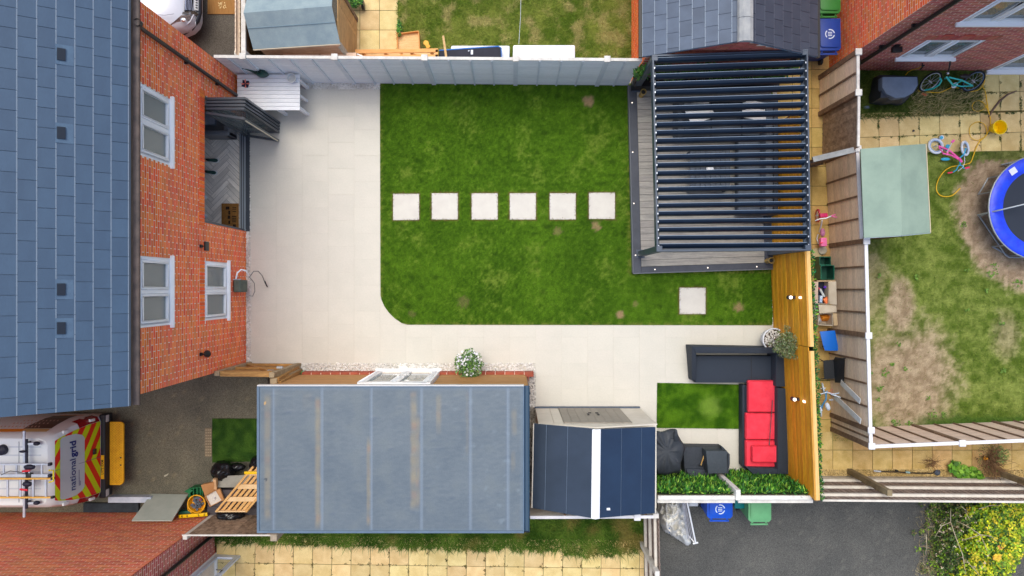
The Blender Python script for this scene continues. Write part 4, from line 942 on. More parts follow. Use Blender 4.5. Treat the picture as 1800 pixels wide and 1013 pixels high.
def feather_fence(root, A, B, n, mbd, mr, mc, posts, z1=1.75, bw=.11, rails=(), pw=.1, side=1, cap=True, gravel=None):
    """upright overlapping boards, rails on the n side"""
    A = Vector((A[0], A[1], 0)); B = Vector((B[0], B[1], 0)); L_ = (B - A).length; u = (B - A) / L_; n = Vector((n[0], n[1], 0)).normalized(); k = 0; s = 0
    zb = .16 if gravel else .02
    while s < L_ - .02:
        e = min(s + bw, L_); c0 = A + u * s; c1 = A + u * (e + .012); t = .014; o = n * (-.02)
        v = [c0 + o, c1 + o - n * .012, c1 + o - n * .012 + n * .006, c0 + o + n * t]
        if u.cross(n).z < 0: v = [v[1], v[0], v[3], v[2]]
        dz = U(-.006, .006); MB().hexa([w + Z * zb for w in v] + [w + Z * (z1 + dz) for w in v]).build('board', mbd, root); s = e
    for r in rails: MB().bar(A + n * .022 + Z * r, B + n * .022 + Z * r, .055, .075).build('rail', mr, root)
    if gravel: MB().bar(A + Z * .08, B + Z * .08, .05, .155).build('gravel_board', gravel, root)
    for p in posts:
        c = A + u * p + n * .02; MB().bar(c, c + Z * (z1 + .04), pw, pw, up=n).build('post', mbd, root); MB().bar(c + Z * (z1 + .04), c + Z * (z1 + .07), pw + .03, pw + .03, up=n).build('post_cap', mc, root)
# --- long pale grey fence at the top of the garden
FA = (-6.14, 4.77); FB = (2.68, 4.70); F1 = thing('fence', 'long grey painted timber fence along the top of the garden with white post caps', 'fence', (FA[0], FA[1], 0))
lap_fence(F1, FA, FB, (0, -1), f_gry, mat('fence_batten', (220, 227, 234), (208, 216, 226), sc=4, rough=.7, grain=.1), f_cap, [.6, 2.49, 4.34, 6.22, 8.1], pw=.095)
# --- fence between the drive and the back garden, top left
t = thing('fence', 'short rough timber fence running up beside the tarmac at the top', 'fence', (-5.62, 4.8, 0))
feather_fence(t, P(424, 100, 1.75).xy, (P(424, 100, 1.75).x, 7.5), (1, 0), f_grn, f_brn, f_cap, [], bw=.1, rails=(.4, 1.5)); MB().box((P(424, 100, 1.75).x + .03, 4.82, .0), (P(424, 100, 1.75).x + .11, 4.9, 1.8)).build('post', f_cap, t)
MB().box((P(424, 100, 1.75).x - .0, 4.82, 1.70), (P(424, 100, 1.75).x + .09, 7.5, 1.76)).build('top_rail', f_cap, t)
MB().box((P(424, 100, 1.75).x - .13, 4.82, 1.60), (P(424, 100, 1.75).x - .045, 7.5, 1.66)).build('rail', f_tan, t)
xs_ = P(412, 50, 1.75).x; q = 0
yy = 4.86
while yy < 7: MB().bar((xs_, yy, 1.3), (xs_ + .02, yy + .06, 1.75), .02, .1, up=(0, 1, 0)).build('board', f_tan, t); yy += .105
# --- right hand boundary: three stretches
t = thing('fence', 'tan slatted timber fence panel nearest the red brick house on the right', 'fence', P(1446, 100, 0))
A = (7.13, 4.86); B = (7.145, 4.04)
def XY(px, py, z): v = P(px, py, z); return (v.x, v.y)
lap_fence(t, XY(1508, 92, 1.8), XY(1508, 164, 1.8), (-1, 0), f_tan, f_brn, f_cap, [0, .84], battens=1, nsl=14)
t = thing('fence', 'dark brown upright board fence panel between the tan panel and the side gate', 'fence', P(1446, 230, 0))
feather_fence(t, XY(1509, 168, 1.75), XY(1508, 258, 1.75), (-1, 0), mat('mid_brown_board', (188, 164, 140), (140, 118, 98), sc=9, rough=.9, rnd=.2, grain=.25), f_brn, f_cap, [], bw=.1); MB().bar(P(1509.5, 168, 1.8), P(1508.5, 258, 1.8), .05, .04).build('capping', f_cap, t)
t = thing('fence', 'long tan slatted fence on the right with white capping, passing the green roofed shed', 'fence', P(1452, 430, 0))
wcap = mat('white_cap', (236, 234, 236), (222, 220, 222), sc=5, rough=.7, grain=.05)
for xa, ya, xb, yb_, h_, ps in ((1507, 262, 1514.5, 424, 1.48, [0]), (1522, 424, 1526, 590, 1.64, [0]), (1525.5, 590, 1530, 756, 1.78, [0]), (1530, 756, 1531, 784, 1.78, [0, 1])):
    a = Vector(XY(xa, ya, h_)); b = Vector(XY(xb, yb_, h_)); L_ = (b - a).length; lap_fence(t, a, b, (-1, 0), f_tan, f_brn, wcap, [p * L_ for p in ps], z1=h_ - .02, nsl=14, battens=3, capw=.068)
t = thing('gate', 'narrow closed side gate across the passage next to the pergola', 'gate', P(1440, 288, 0))
ga = Vector(XY(1428, 281, 1.75)); gb_ = Vector(XY(1500, 264, 1.75)); k = 9
for i in range(k):
    c0 = ga.lerp(gb_, i / k); c1 = ga.lerp(gb_, (i + 1) / k - .01); MB().bar((c0.x, c0.y, .9), (c1.x, c1.y, .9), .02, 1.68).build('board', f_brn, t)
MB().bar((ga.x, ga.y, 1.77), (gb_.x, gb_.y, 1.77), .11, .04).build('top_rail', mat('gate_rail', (158, 160, 160), (134, 134, 132), sc=6, grain=.15, rough=.8), t)
for zz in (.3, 1.5): MB().bar((ga.x, ga.y - .03, zz), (gb_.x, gb_.y - .03, zz), .04, .09).build('ledge', f_brn, t)
t = thing('fence', 'pinkish slatted fence running right along the bottom of the neighbouring garden', 'fence', P(1700, 752, 0))
a = Vector(XY(1536, 785, 1.8)); b = Vector(XY(1960, 768, 1.8)); L_ = (b - a).length
lap_fence(t, a, b, (0, 1), f_tanx, f_brn, mat('white_cap', (236, 234, 236)), [L_ * (1690 - 1536) / 424., L_ * (1850 - 1536) / 424.], battens=3, capw=.07)
# planks leaning on the right fence
pl = mat('white_plank', (226, 228, 230), (206, 208, 210), sc=6, rough=.7, grain=.06)
for (p0, p1, l_) in (((1478, 672, .75), (1512, 706, 1.6), 'upper of two white boards leaning on the tan fence beside the black chair'), ((1467, 697, .45), (1513, 741, 1.62), 'lower of two white boards leaning on the tan fence beside the white bicycle')):
    a = P(*p0); b = P(*p1); solo(MB().bar(a, b, .014, .12, up=(0, -1, 1.2)), 'plank', pl, l_, 'plank', 'white boards against the fence', bevel=.002, seg=1)
# --- bottom boundary
by = -4.29; t = thing('fence', 'low garden fence under the fake leaf hedge with thick white top rail', 'fence', (3, by, 0))
for i, (a, b) in enumerate(((1157, 1294), (1300, 1432))):
    xa, xb = P(a, 1, 1.78).x, P(b, 1, 1.78).x; MB().box((xa, by - .05, .02), (xb, by - .01, 1.7)).build('panel', f_brn, t); MB().box((xa, by - .09, 1.7), (xb, by - .005, 1.76)).build('top_rail', f_conc if 0 else mat('white_rail', (232, 230, 224), (214, 210, 202), sc=6, rough=.8, grain=.06), t, bevel=.008, seg=1)
    MB().box((xa, by - .17, 1.64), (xb, by - .093, 1.7)).build('rail', f_cap, t)
xp = P(1297, 1, 1.8).x; MB().box((xp - .05, by - .08, 0), (xp + .05, by + .14, 1.83)).build('post', mat('white_rail', (232, 230, 224)), t, bevel=.006, seg=1)
def hedge(name, lbl, boxes, n, cols, size=.07, face=(0, 1, 0)):
    """sheet of artificial leaves hung on a fence"""
    mb = MB(); fv = Vector(face)
    for _ in range(n):
        a, b = random.choice(boxes); p = Vector((U(a[0], b[0]), U(a[1], b[1]), U(a[2], b[2]))); d = (fv * U(.2, 1) + Vector((U(-1, 1), U(-1, 1), U(-.3, 1))) * .8).normalized()
        s_ = d.cross(Vector((U(-1, 1), U(-1, 1), U(-1, 1)))).normalized(); L_ = size * U(.6, 1.5); w = L_ * .26; c = random.choice(cols); k = U(.4, 1.5) * (1 + .3 * ns(p.x, p.z, 3)); c = (c[0] * k, c[1] * k, c[2] * k)
        m_ = p + d * L_ * .5; mb.add([p, m_ + s_ * w / 2, p + d * L_, m_ - s_ * w / 2], [(0, 1, 2, 3)], c)
    return mb
gcol = [LC(76, 142, 44), LC(46, 104, 38), LC(150, 190, 74), LC(40, 84, 34), LC(104, 160, 50), LC(58, 122, 50)]
x0, x1, x2, x3 = P(1157, 1, 1.78).x - .17, xp - .09, xp + .09, P(1432, 1, 1.7).x - .09
hd = thing('hedge_panel', 'green artificial leaf screen on the low fence behind the covered barbecue', 'hedge', (3.4, by, 0), group='artificial leaf screens')
hedge('h', '', [((x0 + .2, by + .005, .05), (x1, by + .05, 1.66))], 4300, gcol, .11).build('leaves', LEAF(), hd, kind='stuff'); MB().box((x0 + .2, by - .004, .05), (x1, by + .006, 1.66)).build('backing', mat('hedge_backing', (34, 54, 30), rough=1), hd)
hd = thing('hedge_panel', 'green artificial leaf screen on the low fence between the sofa and the ochre screen', 'hedge', (5.2, by, 0), group='artificial leaf screens')
hedge('h', '', [((x2, by + .005, .05), (x3, by + .05, 1.66))], 4300, gcol, .11).build('leaves', LEAF(), hd, kind='stuff'); MB().box((x2, by - .004, .05), (x3, by + .006, 1.66)).build('backing', mat('hedge_backing', (34, 54, 30)), hd)
# fence continuing right, seen from the rail side
t = thing('fence', 'weathered fence with three pale rails between the gravel strip and the tarmac', 'fence', P(1600, 838, 0))
A = XY(1444, 876, 1.7); B = XY(1960, 880, 1.7)
feather_fence(t, A, B, (0, 1), mat('grey_board', (166, 146, 134), (140, 122, 112), sc=6, rough=.9, rnd=.12, grain=.2), mat('pale_rail', (226, 220, 208), (208, 200, 188), sc=6, rough=.8, grain=.08), f_cap, [], z1=1.72, bw=.115, rails=(.36, .92, 1.5), gravel=f_conc)
MB().bar((A[0], A[1] - .03, 1.745), (B[0], B[1] - .03, 1.745), .04, .03).build('capping', mat('pale_rail', (226, 220, 208)), t)
for px_ in (1563, 1850):
    c = P(px_, 874, 1.75); MB().box((c.x - .05, c.y + .03, 0), (c.x + .05, c.y + .15, 1.78)).build('post', mat('mossy_post', (150, 134, 104), (120, 104, 78), sc=5, rough=.9, grain=.2), t)
# fence at the foot of the storage shed, and the one going down
t = thing('fence', 'pale fence stub behind the plastic storage shed at the grass verge', 'fence', P(1050, 890, 0))
lap_fence(t, XY(932, 909, 1.78), XY(1148, 908, 1.78), (0, 1), f_cap, f_brn, mat('white_cap', (236, 234, 236)), [2.2], battens=2, nsl=16)
t = thing('fence', 'fence with pale rails running down from the storage shed beside the tarmac', 'fence', P(1150, 960, 0))
a = XY(1156, 905, 1.7); b = XY(1160, 1100, 1.7)
feather_fence(t, a, b, (-1, 0), mat('grey_board', (166, 146, 134)), mat('pale_rail', (226, 220, 208)), f_cap, [], z1=1.72, bw=.115, rails=(.36, .92, 1.5))
MB().box((P(1156, 1, 1.75).x - .06, P(1, 1012, 1.75).y, 0), (P(1156, 1, 1.75).x + .03, P(1, 1003, 1.75).y, 1.8)).build('post', f_cap, t); MB().box((P(1152, 1, 1.75).x - .05, P(1, 910, 1.75).y, 0), (P(1152, 1, 1.75).x + .06, P(1, 902, 1.75).y, 1.8)).build('post', f_cap, t)
# fence bottom left beside the red brick house
t = thing('fence', 'weathered grey board fence under the corner of the flat garage roof', 'fence', P(400, 925, 0))
feather_fence(t, XY(322, 940, 1.7), XY(486, 940, 1.7), (0, 1), mat('fluted_board', (172, 150, 128), (124, 104, 86), sc=8, rough=.9, rnd=.2, grain=.25), f_brn, f_cap, [], z1=1.72, bw=.09)
MB().bar(P(320, 941, 1.73), P(488, 941, 1.73), .03, .02).build('capping', f_cap, t)
c = P(482, 944, 1.75); MB().box((c.x - .07, c.y - .08, 0), (c.x + .06, c.y + .06, 1.78)).build('post', mat('grey_post', (186, 172, 152), (150, 136, 118), sc=5, rough=.9, grain=.2), t); c = P(322, 944, 1.7); MB().box((c.x, c.y - .05, 0), (c.x + .09, c.y + .04, 1.72)).build('post', f_cap, t)
# --- the tall ochre screen
och = mat('ochre_slat', (240, 172, 44), (212, 142, 26), sc=2.2, rough=.6, rnd=.14, grain=.2, gsc=9, st=(14, 1, 14), hue=.008)
t = thing('timber_screen', 'tall ochre slatted timber screen running from the pergola past the red sofa', 'screen', (6.15, -1.5, 0))
a = Vector(XY(1407, 195, 1.95)); b = Vector(XY(1434, 879, 1.95)); cuts = [0, .335, .608, 1.0]; nsl = 19
for s_ in range(3):
    c0 = a.lerp(b, cuts[s_]); c1 = a.lerp(b, cuts[s_ + 1] - .0015)
    for k in range(nsl):
        z = .04 + k * .0995; dx = U(-.004, .004)
        MB().bar((c0.x - .018 + dx, c0.y, z + .047), (c1.x - .018 + dx, c1.y, z + .047), .022, .094).build('slat', och, t)
for k in range(9):
    p = a.lerp(b, k / 8); MB().box((p.x + .0, p.y - .04 + (.05 if k == 0 else 0), 0), (p.x + .07, p.y + .04, 1.9)).build('post', f_brn, t)
capm = mat('pale_capping', (236, 196, 128), (222, 176, 104), sc=3, rough=.7, grain=.1, st=(10, 1, 10))
for (ya, yb_) in ((.0, .606), (.617, 1.0)):
    p = a.lerp(b, ya); r = a.lerp(b, yb_); MB().bar((p.x + .035, p.y, 1.965), (r.x + .035, r.y, 1.965), .075, .03).build('capping', capm, t); MB().bar((p.x - .02, p.y, 1.958), (r.x - .02, r.y, 1.958), .032, .03).build('capping', mat('ochre_cap', (214, 158, 66), (200, 142, 52), sc=3), t)
hd = thing('hedge_panel', 'strip of artificial leaves hanging on the far side of the ochre screen', 'hedge', (6.4, -1.9, 0), group='artificial leaf screens'); mb = MB()
p = a.lerp(b, .355); n_ = 9000
for _ in range(n_):
    k = U(.36, 1.0); c = a.lerp(b, k); q = Vector((c.x + U(.085, .15), c.y, U(.5, 1.97))); d = Vector((U(.1, 1), U(-1, 1), U(-.5, 1))).normalized(); s_ = d.cross(Vector((U(-1, 1), U(-1, 1), U(-1, 1)))).normalized(); L_ = .07 * U(.5, 1.2); w = L_ * .45; cc = random.choice(gcol[:2] + [LC(30, 110, 60), LC(24, 84, 48), LC(130, 170, 40)]); f = U(.6, 1.3); m_ = q + d * L_ * .5
    mb.add([q, m_ + s_ * w / 2, q + d * L_, m_ - s_ * w / 2], [(0, 1, 2, 3)], tuple(v * f for v in cc))
mb.build('leaves', LEAF(), hd, kind='stuff'); MB().bar((a.lerp(b, .36).x + .085, a.lerp(b, .36).y, 1.0), (b.x + .085, b.y, 1.0), .006, 1.8).build('backing', mat('hedge_backing', (34, 54, 30)), hd)
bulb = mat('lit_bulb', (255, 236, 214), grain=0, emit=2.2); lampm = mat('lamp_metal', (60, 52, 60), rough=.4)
for (py_, l_) in ((523, 'white wall light on the ochre screen level with the lone stepping stone'), (702, 'white wall light on the ochre screen beside the red cushions')):
    c = a.lerp(b, (py_ - 195) / 684.); z_ = 1.35; x_ = P(1408, 1, z_).x; c = Vector((c.x - .03, (506.5 - py_) * (CAM_H - z_) / FPX, z_)); t = thing('screen_light', l_, 'wall light', c, group='lights on the ochre screen')
    MB().box((c.x - .035, c.y - .03, c.z - .05), (c.x + .0, c.y + .03, c.z + .05)).build('bracket', lampm, t); MB().lathe(c + Vector((-.1, 0, -.09)), [(.045, 0), (.048, .12), (.03, .13)], 14, cap1=True).build('lamp_body', lampm, t, smooth=50)
    MB().ball(c + Vector((-.1, 0, .05)), .036, nu=10, nv=6).build('bulb', bulb, t, smooth=60); MB().box((c.x - .012, c.y - .022, c.z + .25), (c.x - .003, c.y + .022, c.z + .36)).build('reflector', bulb, t)  # upper glowing block stands for the bulb's reflection on the slats, not a lamp
# --- decking
dk = thing('deck', 'grey composite deck with dark edging and small lights under the pergola', 'deck', (4.3, 2.6, 0)); dz = .15
dl_ = Vector(XY(1105, 150, dz)); dlb = Vector(XY(1113, 480, dz)); drb = Vector(XY(1361, 472, dz)); drt = Vector((drb.x - .05, dl_.y))
dmat = mat('grey_deck_board', (168, 162, 152), (142, 138, 132), sc=2.4, rough=.65, rnd=.09, grain=.12, gsc=12, st=(1, 10, 10), hue=.008); edge = mat('dark_edging', (72, 76, 86), (62, 66, 76), sc=4, rough=.55, grain=.06)
MB().prism([(p.x, p.y) for p in (dlb + Vector((.03, .03)), drb + Vector((-.03, .03)), drt + Vector((-.03, -.05)), dl_ + Vector((.03, -.05)))], .0, dz - .03).build('subframe', dark, dk)
inn = [dlb + Vector((.19, .14)), drb + Vector((-.02, .14)), drt + Vector((-.02, -.04)), dl_ + Vector((.19, -.04))]
yy = inn[0].y; ib = [(p.x, p.y) for p in inn]; slope = math.atan2(drb.y - dlb.y, drb.x - dlb.x)
for k in range(-1, 32):
    y0 = dlb.y + .14 + k * .15; c = [(dlb.x, y0), (drb.x + .3, y0 + (drb.x + .3 - dlb.x) * math.tan(slope)), (drb.x + .3, y0 + .143 + (drb.x + .3 - dlb.x) * math.tan(slope)), (dlb.x, y0 + .143)]
    c = clip(c, ib)
    if len(c) > 2 and abs(area2(c)) > .02: MB().prism(c, dz - .03, dz).build('deck_board', dmat, dk)
MB().bar((dlb.x + .1, dlb.y, dz - .012), (dl_.x + .1, dl_.y, dz - .012), .17, .03).build('edging_board', edge, dk); MB().bar((dlb.x + .19, dlb.y + .07, dz - .012), (drb.x, drb.y + .07, dz - .012), .13, .03).build('edging_board', edge, dk)
fm_ = mat('deck_fascia', (104, 108, 114), rough=.6); MB().bar((dlb.x, dlb.y, dz / 2 - .0), (dl_.x, dl_.y, dz / 2), .022, dz + .004).build('fascia_board', fm_, dk); MB().bar((dlb.x, dlb.y - .012, dz / 2), (drb.x, drb.y - .012, dz / 2), .022, dz + .004).build('fascia_board', fm_, dk)
MB().bar((drb.x - .12, drb.y + .1, dz + .02), (drb.x - .16, drb.y + 1.3, dz + .02), .2, .03).build('edging_board', edge, dk)
for px_, py_ in ((1112, 268), (1114, 358), (1117, 449), (1151, 474), (1244, 471), (1330, 469), (1111, 181)):
    c = P(px_, py_, dz); MB().lathe((c.x, c.y, dz + .003), [(.022, 0), (.022, .007), (.014, .01)], 12, cap1=True).build('light_rim', mat('steel_rim', (150, 150, 156), metal=.5, rough=.4), dk); MB().lathe((c.x, c.y, dz + .012), [(.012, 0), (.008, .004)], 10, cap1=True).build('deck_light', bulb, dk)
# --- pergola with louvres
pg = thing('pergola', 'anthracite metal pergola with a roof of open louvres over the deck', 'pergola', (4.3, 2.7, 0)); pz = 2.3
TL, TR, BR, BL = (Vector(XY(*p, pz)) for p in ((1146, 96), (1421, 86), (1426.5, 441), (1154, 443)))
pm = mat('pergola_frame', (66, 78, 94), (58, 70, 86), sc=3, rough=.4, grain=.04, spec=.6); lv = mat('louvre_metal', (20, 36, 56), (16, 30, 48), sc=2, rough=.36, grain=.03, spec=.6)  # louvre colour darkened to carry the shade of blades facing away from the light
def V3(v, z): return Vector((v.x, v.y, z))
for a_, b_, nm in ((TL, TR, 0), (BL, BR, 0), (TL, BL, 1), (TR, BR, 1)):
    d = (b_ - a_).normalized(); cen = (TL + TR + BR + BL) / 4; inw = Vector((-d.y, d.x)); inw = inw if inw.dot(cen - a_) > 0 else -inw
    if nm: o0, o1 = a_ + d * .1, b_ - d * .1
    else: o0, o1 = a_, b_
    q = MB(); q.bar(V3(o0 + inw * .022, pz - .1), V3(o1 + inw * .022, pz - .1), .034, .2); q.bar(V3(o0 + inw * .05, pz - .17), V3(o1 + inw * .05, pz - .17), .09, .04); q.build('beam', pm, pg, bevel=.004, seg=1)
for c, (sx, sy) in ((TL, (1, -1)), (TR, (-1, -1)), (BR, (-1, 1)), (BL, (1, 1))):
    MB().box((c.x + sx * .0 if sx > 0 else c.x - .12, c.y if sy > 0 else c.y - .12, dz if 1 else 0), (c.x + .12 if sx > 0 else c.x, c.y + .12 if sy > 0 else c.y, pz - .005)).build('post', pm, pg, bevel=.006, seg=1)
    MB().box((c.x - .03 if sx > 0 else c.x - .16, c.y - .03 if sy > 0 else c.y - .16, dz + .001), (c.x + .16 if sx > 0 else c.x + .03, c.y + .16 if sy > 0 else c.y + .03, dz + .02)).build('foot_plate', pm, pg)
nl_ = 24; pins = mat('pin_metal', (200, 206, 216), metal=.6, rough=.3, grain=0)
for k in range(nl_):
    f = (k + .62) / (nl_ + .35); L0 = TL.lerp(BL, f) + Vector((.07, 0)); R0 = TR.lerp(BR, f) - Vector((.07, 0)); d = (R0 - L0).normalized(); nrm = Vector((-d.y, d.x)); tilt = radians(50); ch = .14; zc = pz - .09
    prof = [(-.5, 0), (-.25, .014), (0, .02), (.25, .014), (.5, 0), (.46, -.012), (-.46, -.012)]; vs = []
    for pt_ in (L0, R0):
        for a_, b_ in prof:
            a1 = a_ * ch; yy = a1 * cos(tilt) - b_ * sin(tilt); zz = a1 * sin(tilt) + b_ * cos(tilt); vs.append((pt_.x + nrm.x * yy, pt_.y + nrm.y * yy, zc + zz))
    m_ = len(prof); q = MB().add(vs, [(i, (i + 1) % m_, (i + 1) % m_ + m_, i + m_) for i in range(m_)] + [tuple(range(m_ - 1, -1, -1)), tuple(range(m_, 2 * m_))]); bl = q.build('louvre', lv, pg, smooth=40)
    top = L0 + nrm * (.5 * ch * cos(tilt)); MB().bar(V3(top, zc + .5 * ch * sin(tilt) + .004), V3(R0 + nrm * (.5 * ch * cos(tilt)), zc + .5 * ch * sin(tilt) + .004), .009, .006).build('louvre_lip', mat('lip_metal', (110, 130, 152), rough=.35, spec=.7), bl)
    MB().box((L0.x - .035, L0.y - .016, pz - .03), (L0.x - .012, L0.y + .016, pz - .012)).build('pivot_pin', pins, pg); MB().box((R0.x + .012, R0.y - .016, pz - .03), (R0.x + .035, R0.y + .016, pz - .012)).build('pivot_pin', pins, pg)
# greenery behind the pergola
hd = thing('shrub_row', 'row of leafy plants squeezed between the pergola and the brick garage gable', 'shrub', (4.3, 4.5, 0)); mb = MB(); mb2 = MB()
for k in range(20):
    xx = 2.75 + k * .165; leaves(mb, (xx, 4.62, 1.25 + .15 * sin(k)), (.14, .08, .45), 130, .13, [LC(84, 140, 50), LC(60, 104, 44), LC(112, 150, 64)], flat=.2, asp=.3, up=.4)
    mb2.tube([(xx, 4.62, .0), (xx + .03, 4.62, 1.3)], .01, 5)
mb.build('leaves', LEAF(), hd, kind='stuff'); mb2.build('stems', mat('stem', (96, 76, 48), rough=.9), hd, kind='stuff')
MB().box((2.72, 4.52, dz), (6.0, 4.72, .5)).build('planter_trough', dark, hd)
# lanterns on the deck
for px_, py_, l_ in ((1127, 168, 'brass rimmed lantern on the deck by the top left pergola post'), (1348, 459, 'brass rimmed lantern on the deck corner beside the ochre screen')):
    c = P(px_, py_, dz); t = thing('lantern', l_, 'lantern', c, group='lanterns on the deck'); br = mat('brass', (196, 164, 96), metal=.5, rough=.35)
    MB().lathe((c.x, c.y, dz + .002), [(.06, 0), (.062, .03), (.05, .05), (.05, .22), (.062, .24), (.062, .3)], 18, cap1=False).build('lantern_body', br, t, smooth=40); MB().lathe((c.x, c.y, dz + .25), [(.05, 0), (.048, .004)], 18, cap1=True).build('lantern_inside', dark, t)
    MB().tube([(c.x + .062 * cos(a_), c.y + .062 * sin(a_), dz + .3) for a_ in [2 * pi * k / 16 for k in range(16)]], .009, 6, closed=True).build('rim', br, t, smooth=60)
# --- timber gate and side panel by the garage
gt = mat('gate_timber', (186, 140, 80), (150, 108, 58), sc=3, rough=.75, rnd=.1, grain=.22, gsc=16, st=(1, 10, 10)); gtop = mat('gate_end_grain', (176, 156, 124), (150, 130, 100), sc=8, rough=.9, grain=.2)
t = thing('timber_gate', 'brown timber gate between the orange brick wall and the flat roofed garage', 'gate', P(460, 648, 0)); zt = 1.8
ga = Vector(XY(387, 658, zt)); gb_ = Vector(XY(474, 659, zt)); k = 8
for i in range(k):
    c0 = ga.lerp(gb_, i / k); c1 = ga.lerp(gb_, (i + 1) / k - .008); MB().bar((c0.x, c0.y, .92), (c1.x, c1.y, .92), .02, 1.7).build('board', gt, t)
for zz in (.25, .95, 1.62): MB().bar((ga.x, ga.y + .035, zz), (gb_.x, gb_.y + .035, zz), .045, .095).build('ledge', gt, t)
MB().bar((ga.x, ga.y + .035, .3), (gb_.x, gb_.y + .035, 1.55), .03, .08, up=(0, 0, 1)).build('brace', gt, t); MB().bar((ga.x, ga.y + .01, 1.79), (gb_.x, gb_.y + .01, 1.79), .11, .035).build('top_rail', gt, t)
for c, w in ((ga + Vector((-.05, .02)), .1), (gb_ + Vector((.06, -.0)), .11)):
    MB().box((c.x - w / 2, c.y - w / 2, 0), (c.x + w / 2, c.y + w / 2, 1.86)).build('post', gtop, t, bevel=.006, seg=1)
for px_, py_ in ((476, 652), (492, 646)): c = P(px_, py_, 1.4); MB().box((c.x - .06, c.y - .02, 1.36), (c.x + .06, c.y + .02, 1.44)).build('hinge', mat('galvanised', (166, 172, 178), metal=.5, rough=.5), t)
t = thing('timber_post', 'thick double timber post propped beside the gate at the garage corner', 'post', P(500, 650, 0))
for (a_, b_, w) in (((484, 668, 1.78), (522, 645, .05), .15), ((489, 674, 1.74), (527, 652, .03), .12)):
    c0 = P(*a_); c1 = P(*b_); MB().bar(c0, c1, w, .09, up=(0, 1, .4)).build('post_half', gt, t, bevel=.008, seg=1)
c = P(481, 671, 1.8); MB().box((c.x - .07, c.y - .07, 0), (c.x + .07, c.y + .07, 1.82)).build('post_end', gtop, t, bevel=.006, seg=1)
c = P(530, 656, .1); t = thing('watering_rose', 'small bright green plastic toy by the gate post on the pebbles', 'toy', P(530, 656, 0)); gm_ = mat('bright_green', (30, 160, 84), rough=.4)
MB().bar(P(525, 655, .08), P(536, 656, .08), .07, .06).build('toy_body', gm_, t, bevel=.015); MB().bar(P(527, 653, .1), P(531, 657, .12), .04, .05).build('toy_handle', gm_, t, bevel=.01)
# ================================================================ SHEDS AND GARDEN FURNITURE
felt1 = mat('grey_green_felt', (150, 166, 170), (132, 150, 158), sc=3, rough=.9, grain=.1, gsc=120)
felt2 = mat('pale_green_felt', (148, 168, 152), (136, 156, 142), sc=2.2, rough=.9, grain=.07, gsc=150)
shed_w = mat('shiplap_board', (206, 166, 116), (178, 138, 90), sc=4, rough=.8, rnd=.1, grain=.16, gsc=14, st=(12, 1, 12))
# --- top wooden shed
t = thing('garden_shed', 'small wooden shed with a grey green felt roof beyond the long grey fence', 'shed', (-4.4, 5.6, 0))
fl_ = P(445, 87, 1.75); fr_ = P(598, 77, 1.75); rl = P(428, 23, 2.15); rr = P(583, 11, 2.15); bl_ = rl + (rl - fl_); br_ = rr + (rr - fr_); bl_.z = br_.z = 1.75
for nm, a, b, c, d in (('felt_front', fl_, fr_, rr, rl), ('felt_back', rl, rr, br_, bl_)):
    p = [v - Z * .03 for v in (a, b, c, d)]; r_ = MB().hexa(p + [v + Z * .03 for v in p]).build('roof_felt', felt1, t)
m1 = rl.lerp(fl_, .42); m2 = rr.lerp(fr_, .42); MB().bar(m1 + Z * .006, m2 + Z * .006, .02, .006).build('felt_lap', mat('felt_seam', (112, 132, 142), rough=.9), t)
MB().bar(fl_ + Vector((0, -.01, -.02)), fr_ + Vector((0, -.01, -.02)), .012, .05).build('fascia', mat('pale_trim', (214, 196, 168), rough=.8), t)
wx0, wx1 = fl_.x + .05, fr_.x - .03; wy0, wy1 = fl_.y + .08, 6.3
for k in range(14):
    z0 = .02 + k * .122; MB().box((wx0, wy0, z0), (wx1, wy0 + .02, z0 + .118)).build('board', mat('pink_shiplap', (206, 160, 128), (186, 138, 106), sc=4, rough=.8, rnd=.1, grain=.15), t)
MB().box((wx0, wy0 + .02, 0), (wx0 + .02, wy1, 1.7)).build('side_wall', shed_w, t); MB().box((wx0 + .02, wy0 + .021, .0), (wx1 - .05, wy0 + .04, 1.72)).build('inner_wall', f_brn, t)
n_ = 16
for k in range(n_):
    z0 = .02 + k * .112; MB().box((wx1 - .02, wy0 + .12, z0), (wx1 + .0, wy1 - .1, z0 + .108)).build('board', shed_w, t)
a = Vector((wx1 + .02, wy1 - .35, 0)); b = Vector((P(629, 20, .0).x - .12, wy0 + .22, 0))
dr_ = MB();
for k in range(7):
    c0 = a.lerp(b, k / 7); c1 = a.lerp(b, (k + 1) / 7 - .01); dr_ = MB(); dr_.bar((c0.x, c0.y, .9), (c1.x, c1.y, .9), .02, 1.6); dr_.build('door_board', shed_w, t)
MB().box((wx1 - .03, wy0 - .01, 0), (wx1 + .03, wy0 + .09, 1.68)).build('corner_post', mat('grey_timber', (198, 186, 170), (170, 156, 140), sc=6, rough=.9, grain=.2), t); MB().box((wx1 - .02, wy1 - .15, 0), (wx1 + .02, wy1 - .05, 1.75)).build('corner_post', f_brn, t)
pv = P(434, 100, 1.0); MB().box((pv.x - .04, 4.88, 0), (pv.x + .04, 4.96, 1.6)).build('post', f_cap, t)
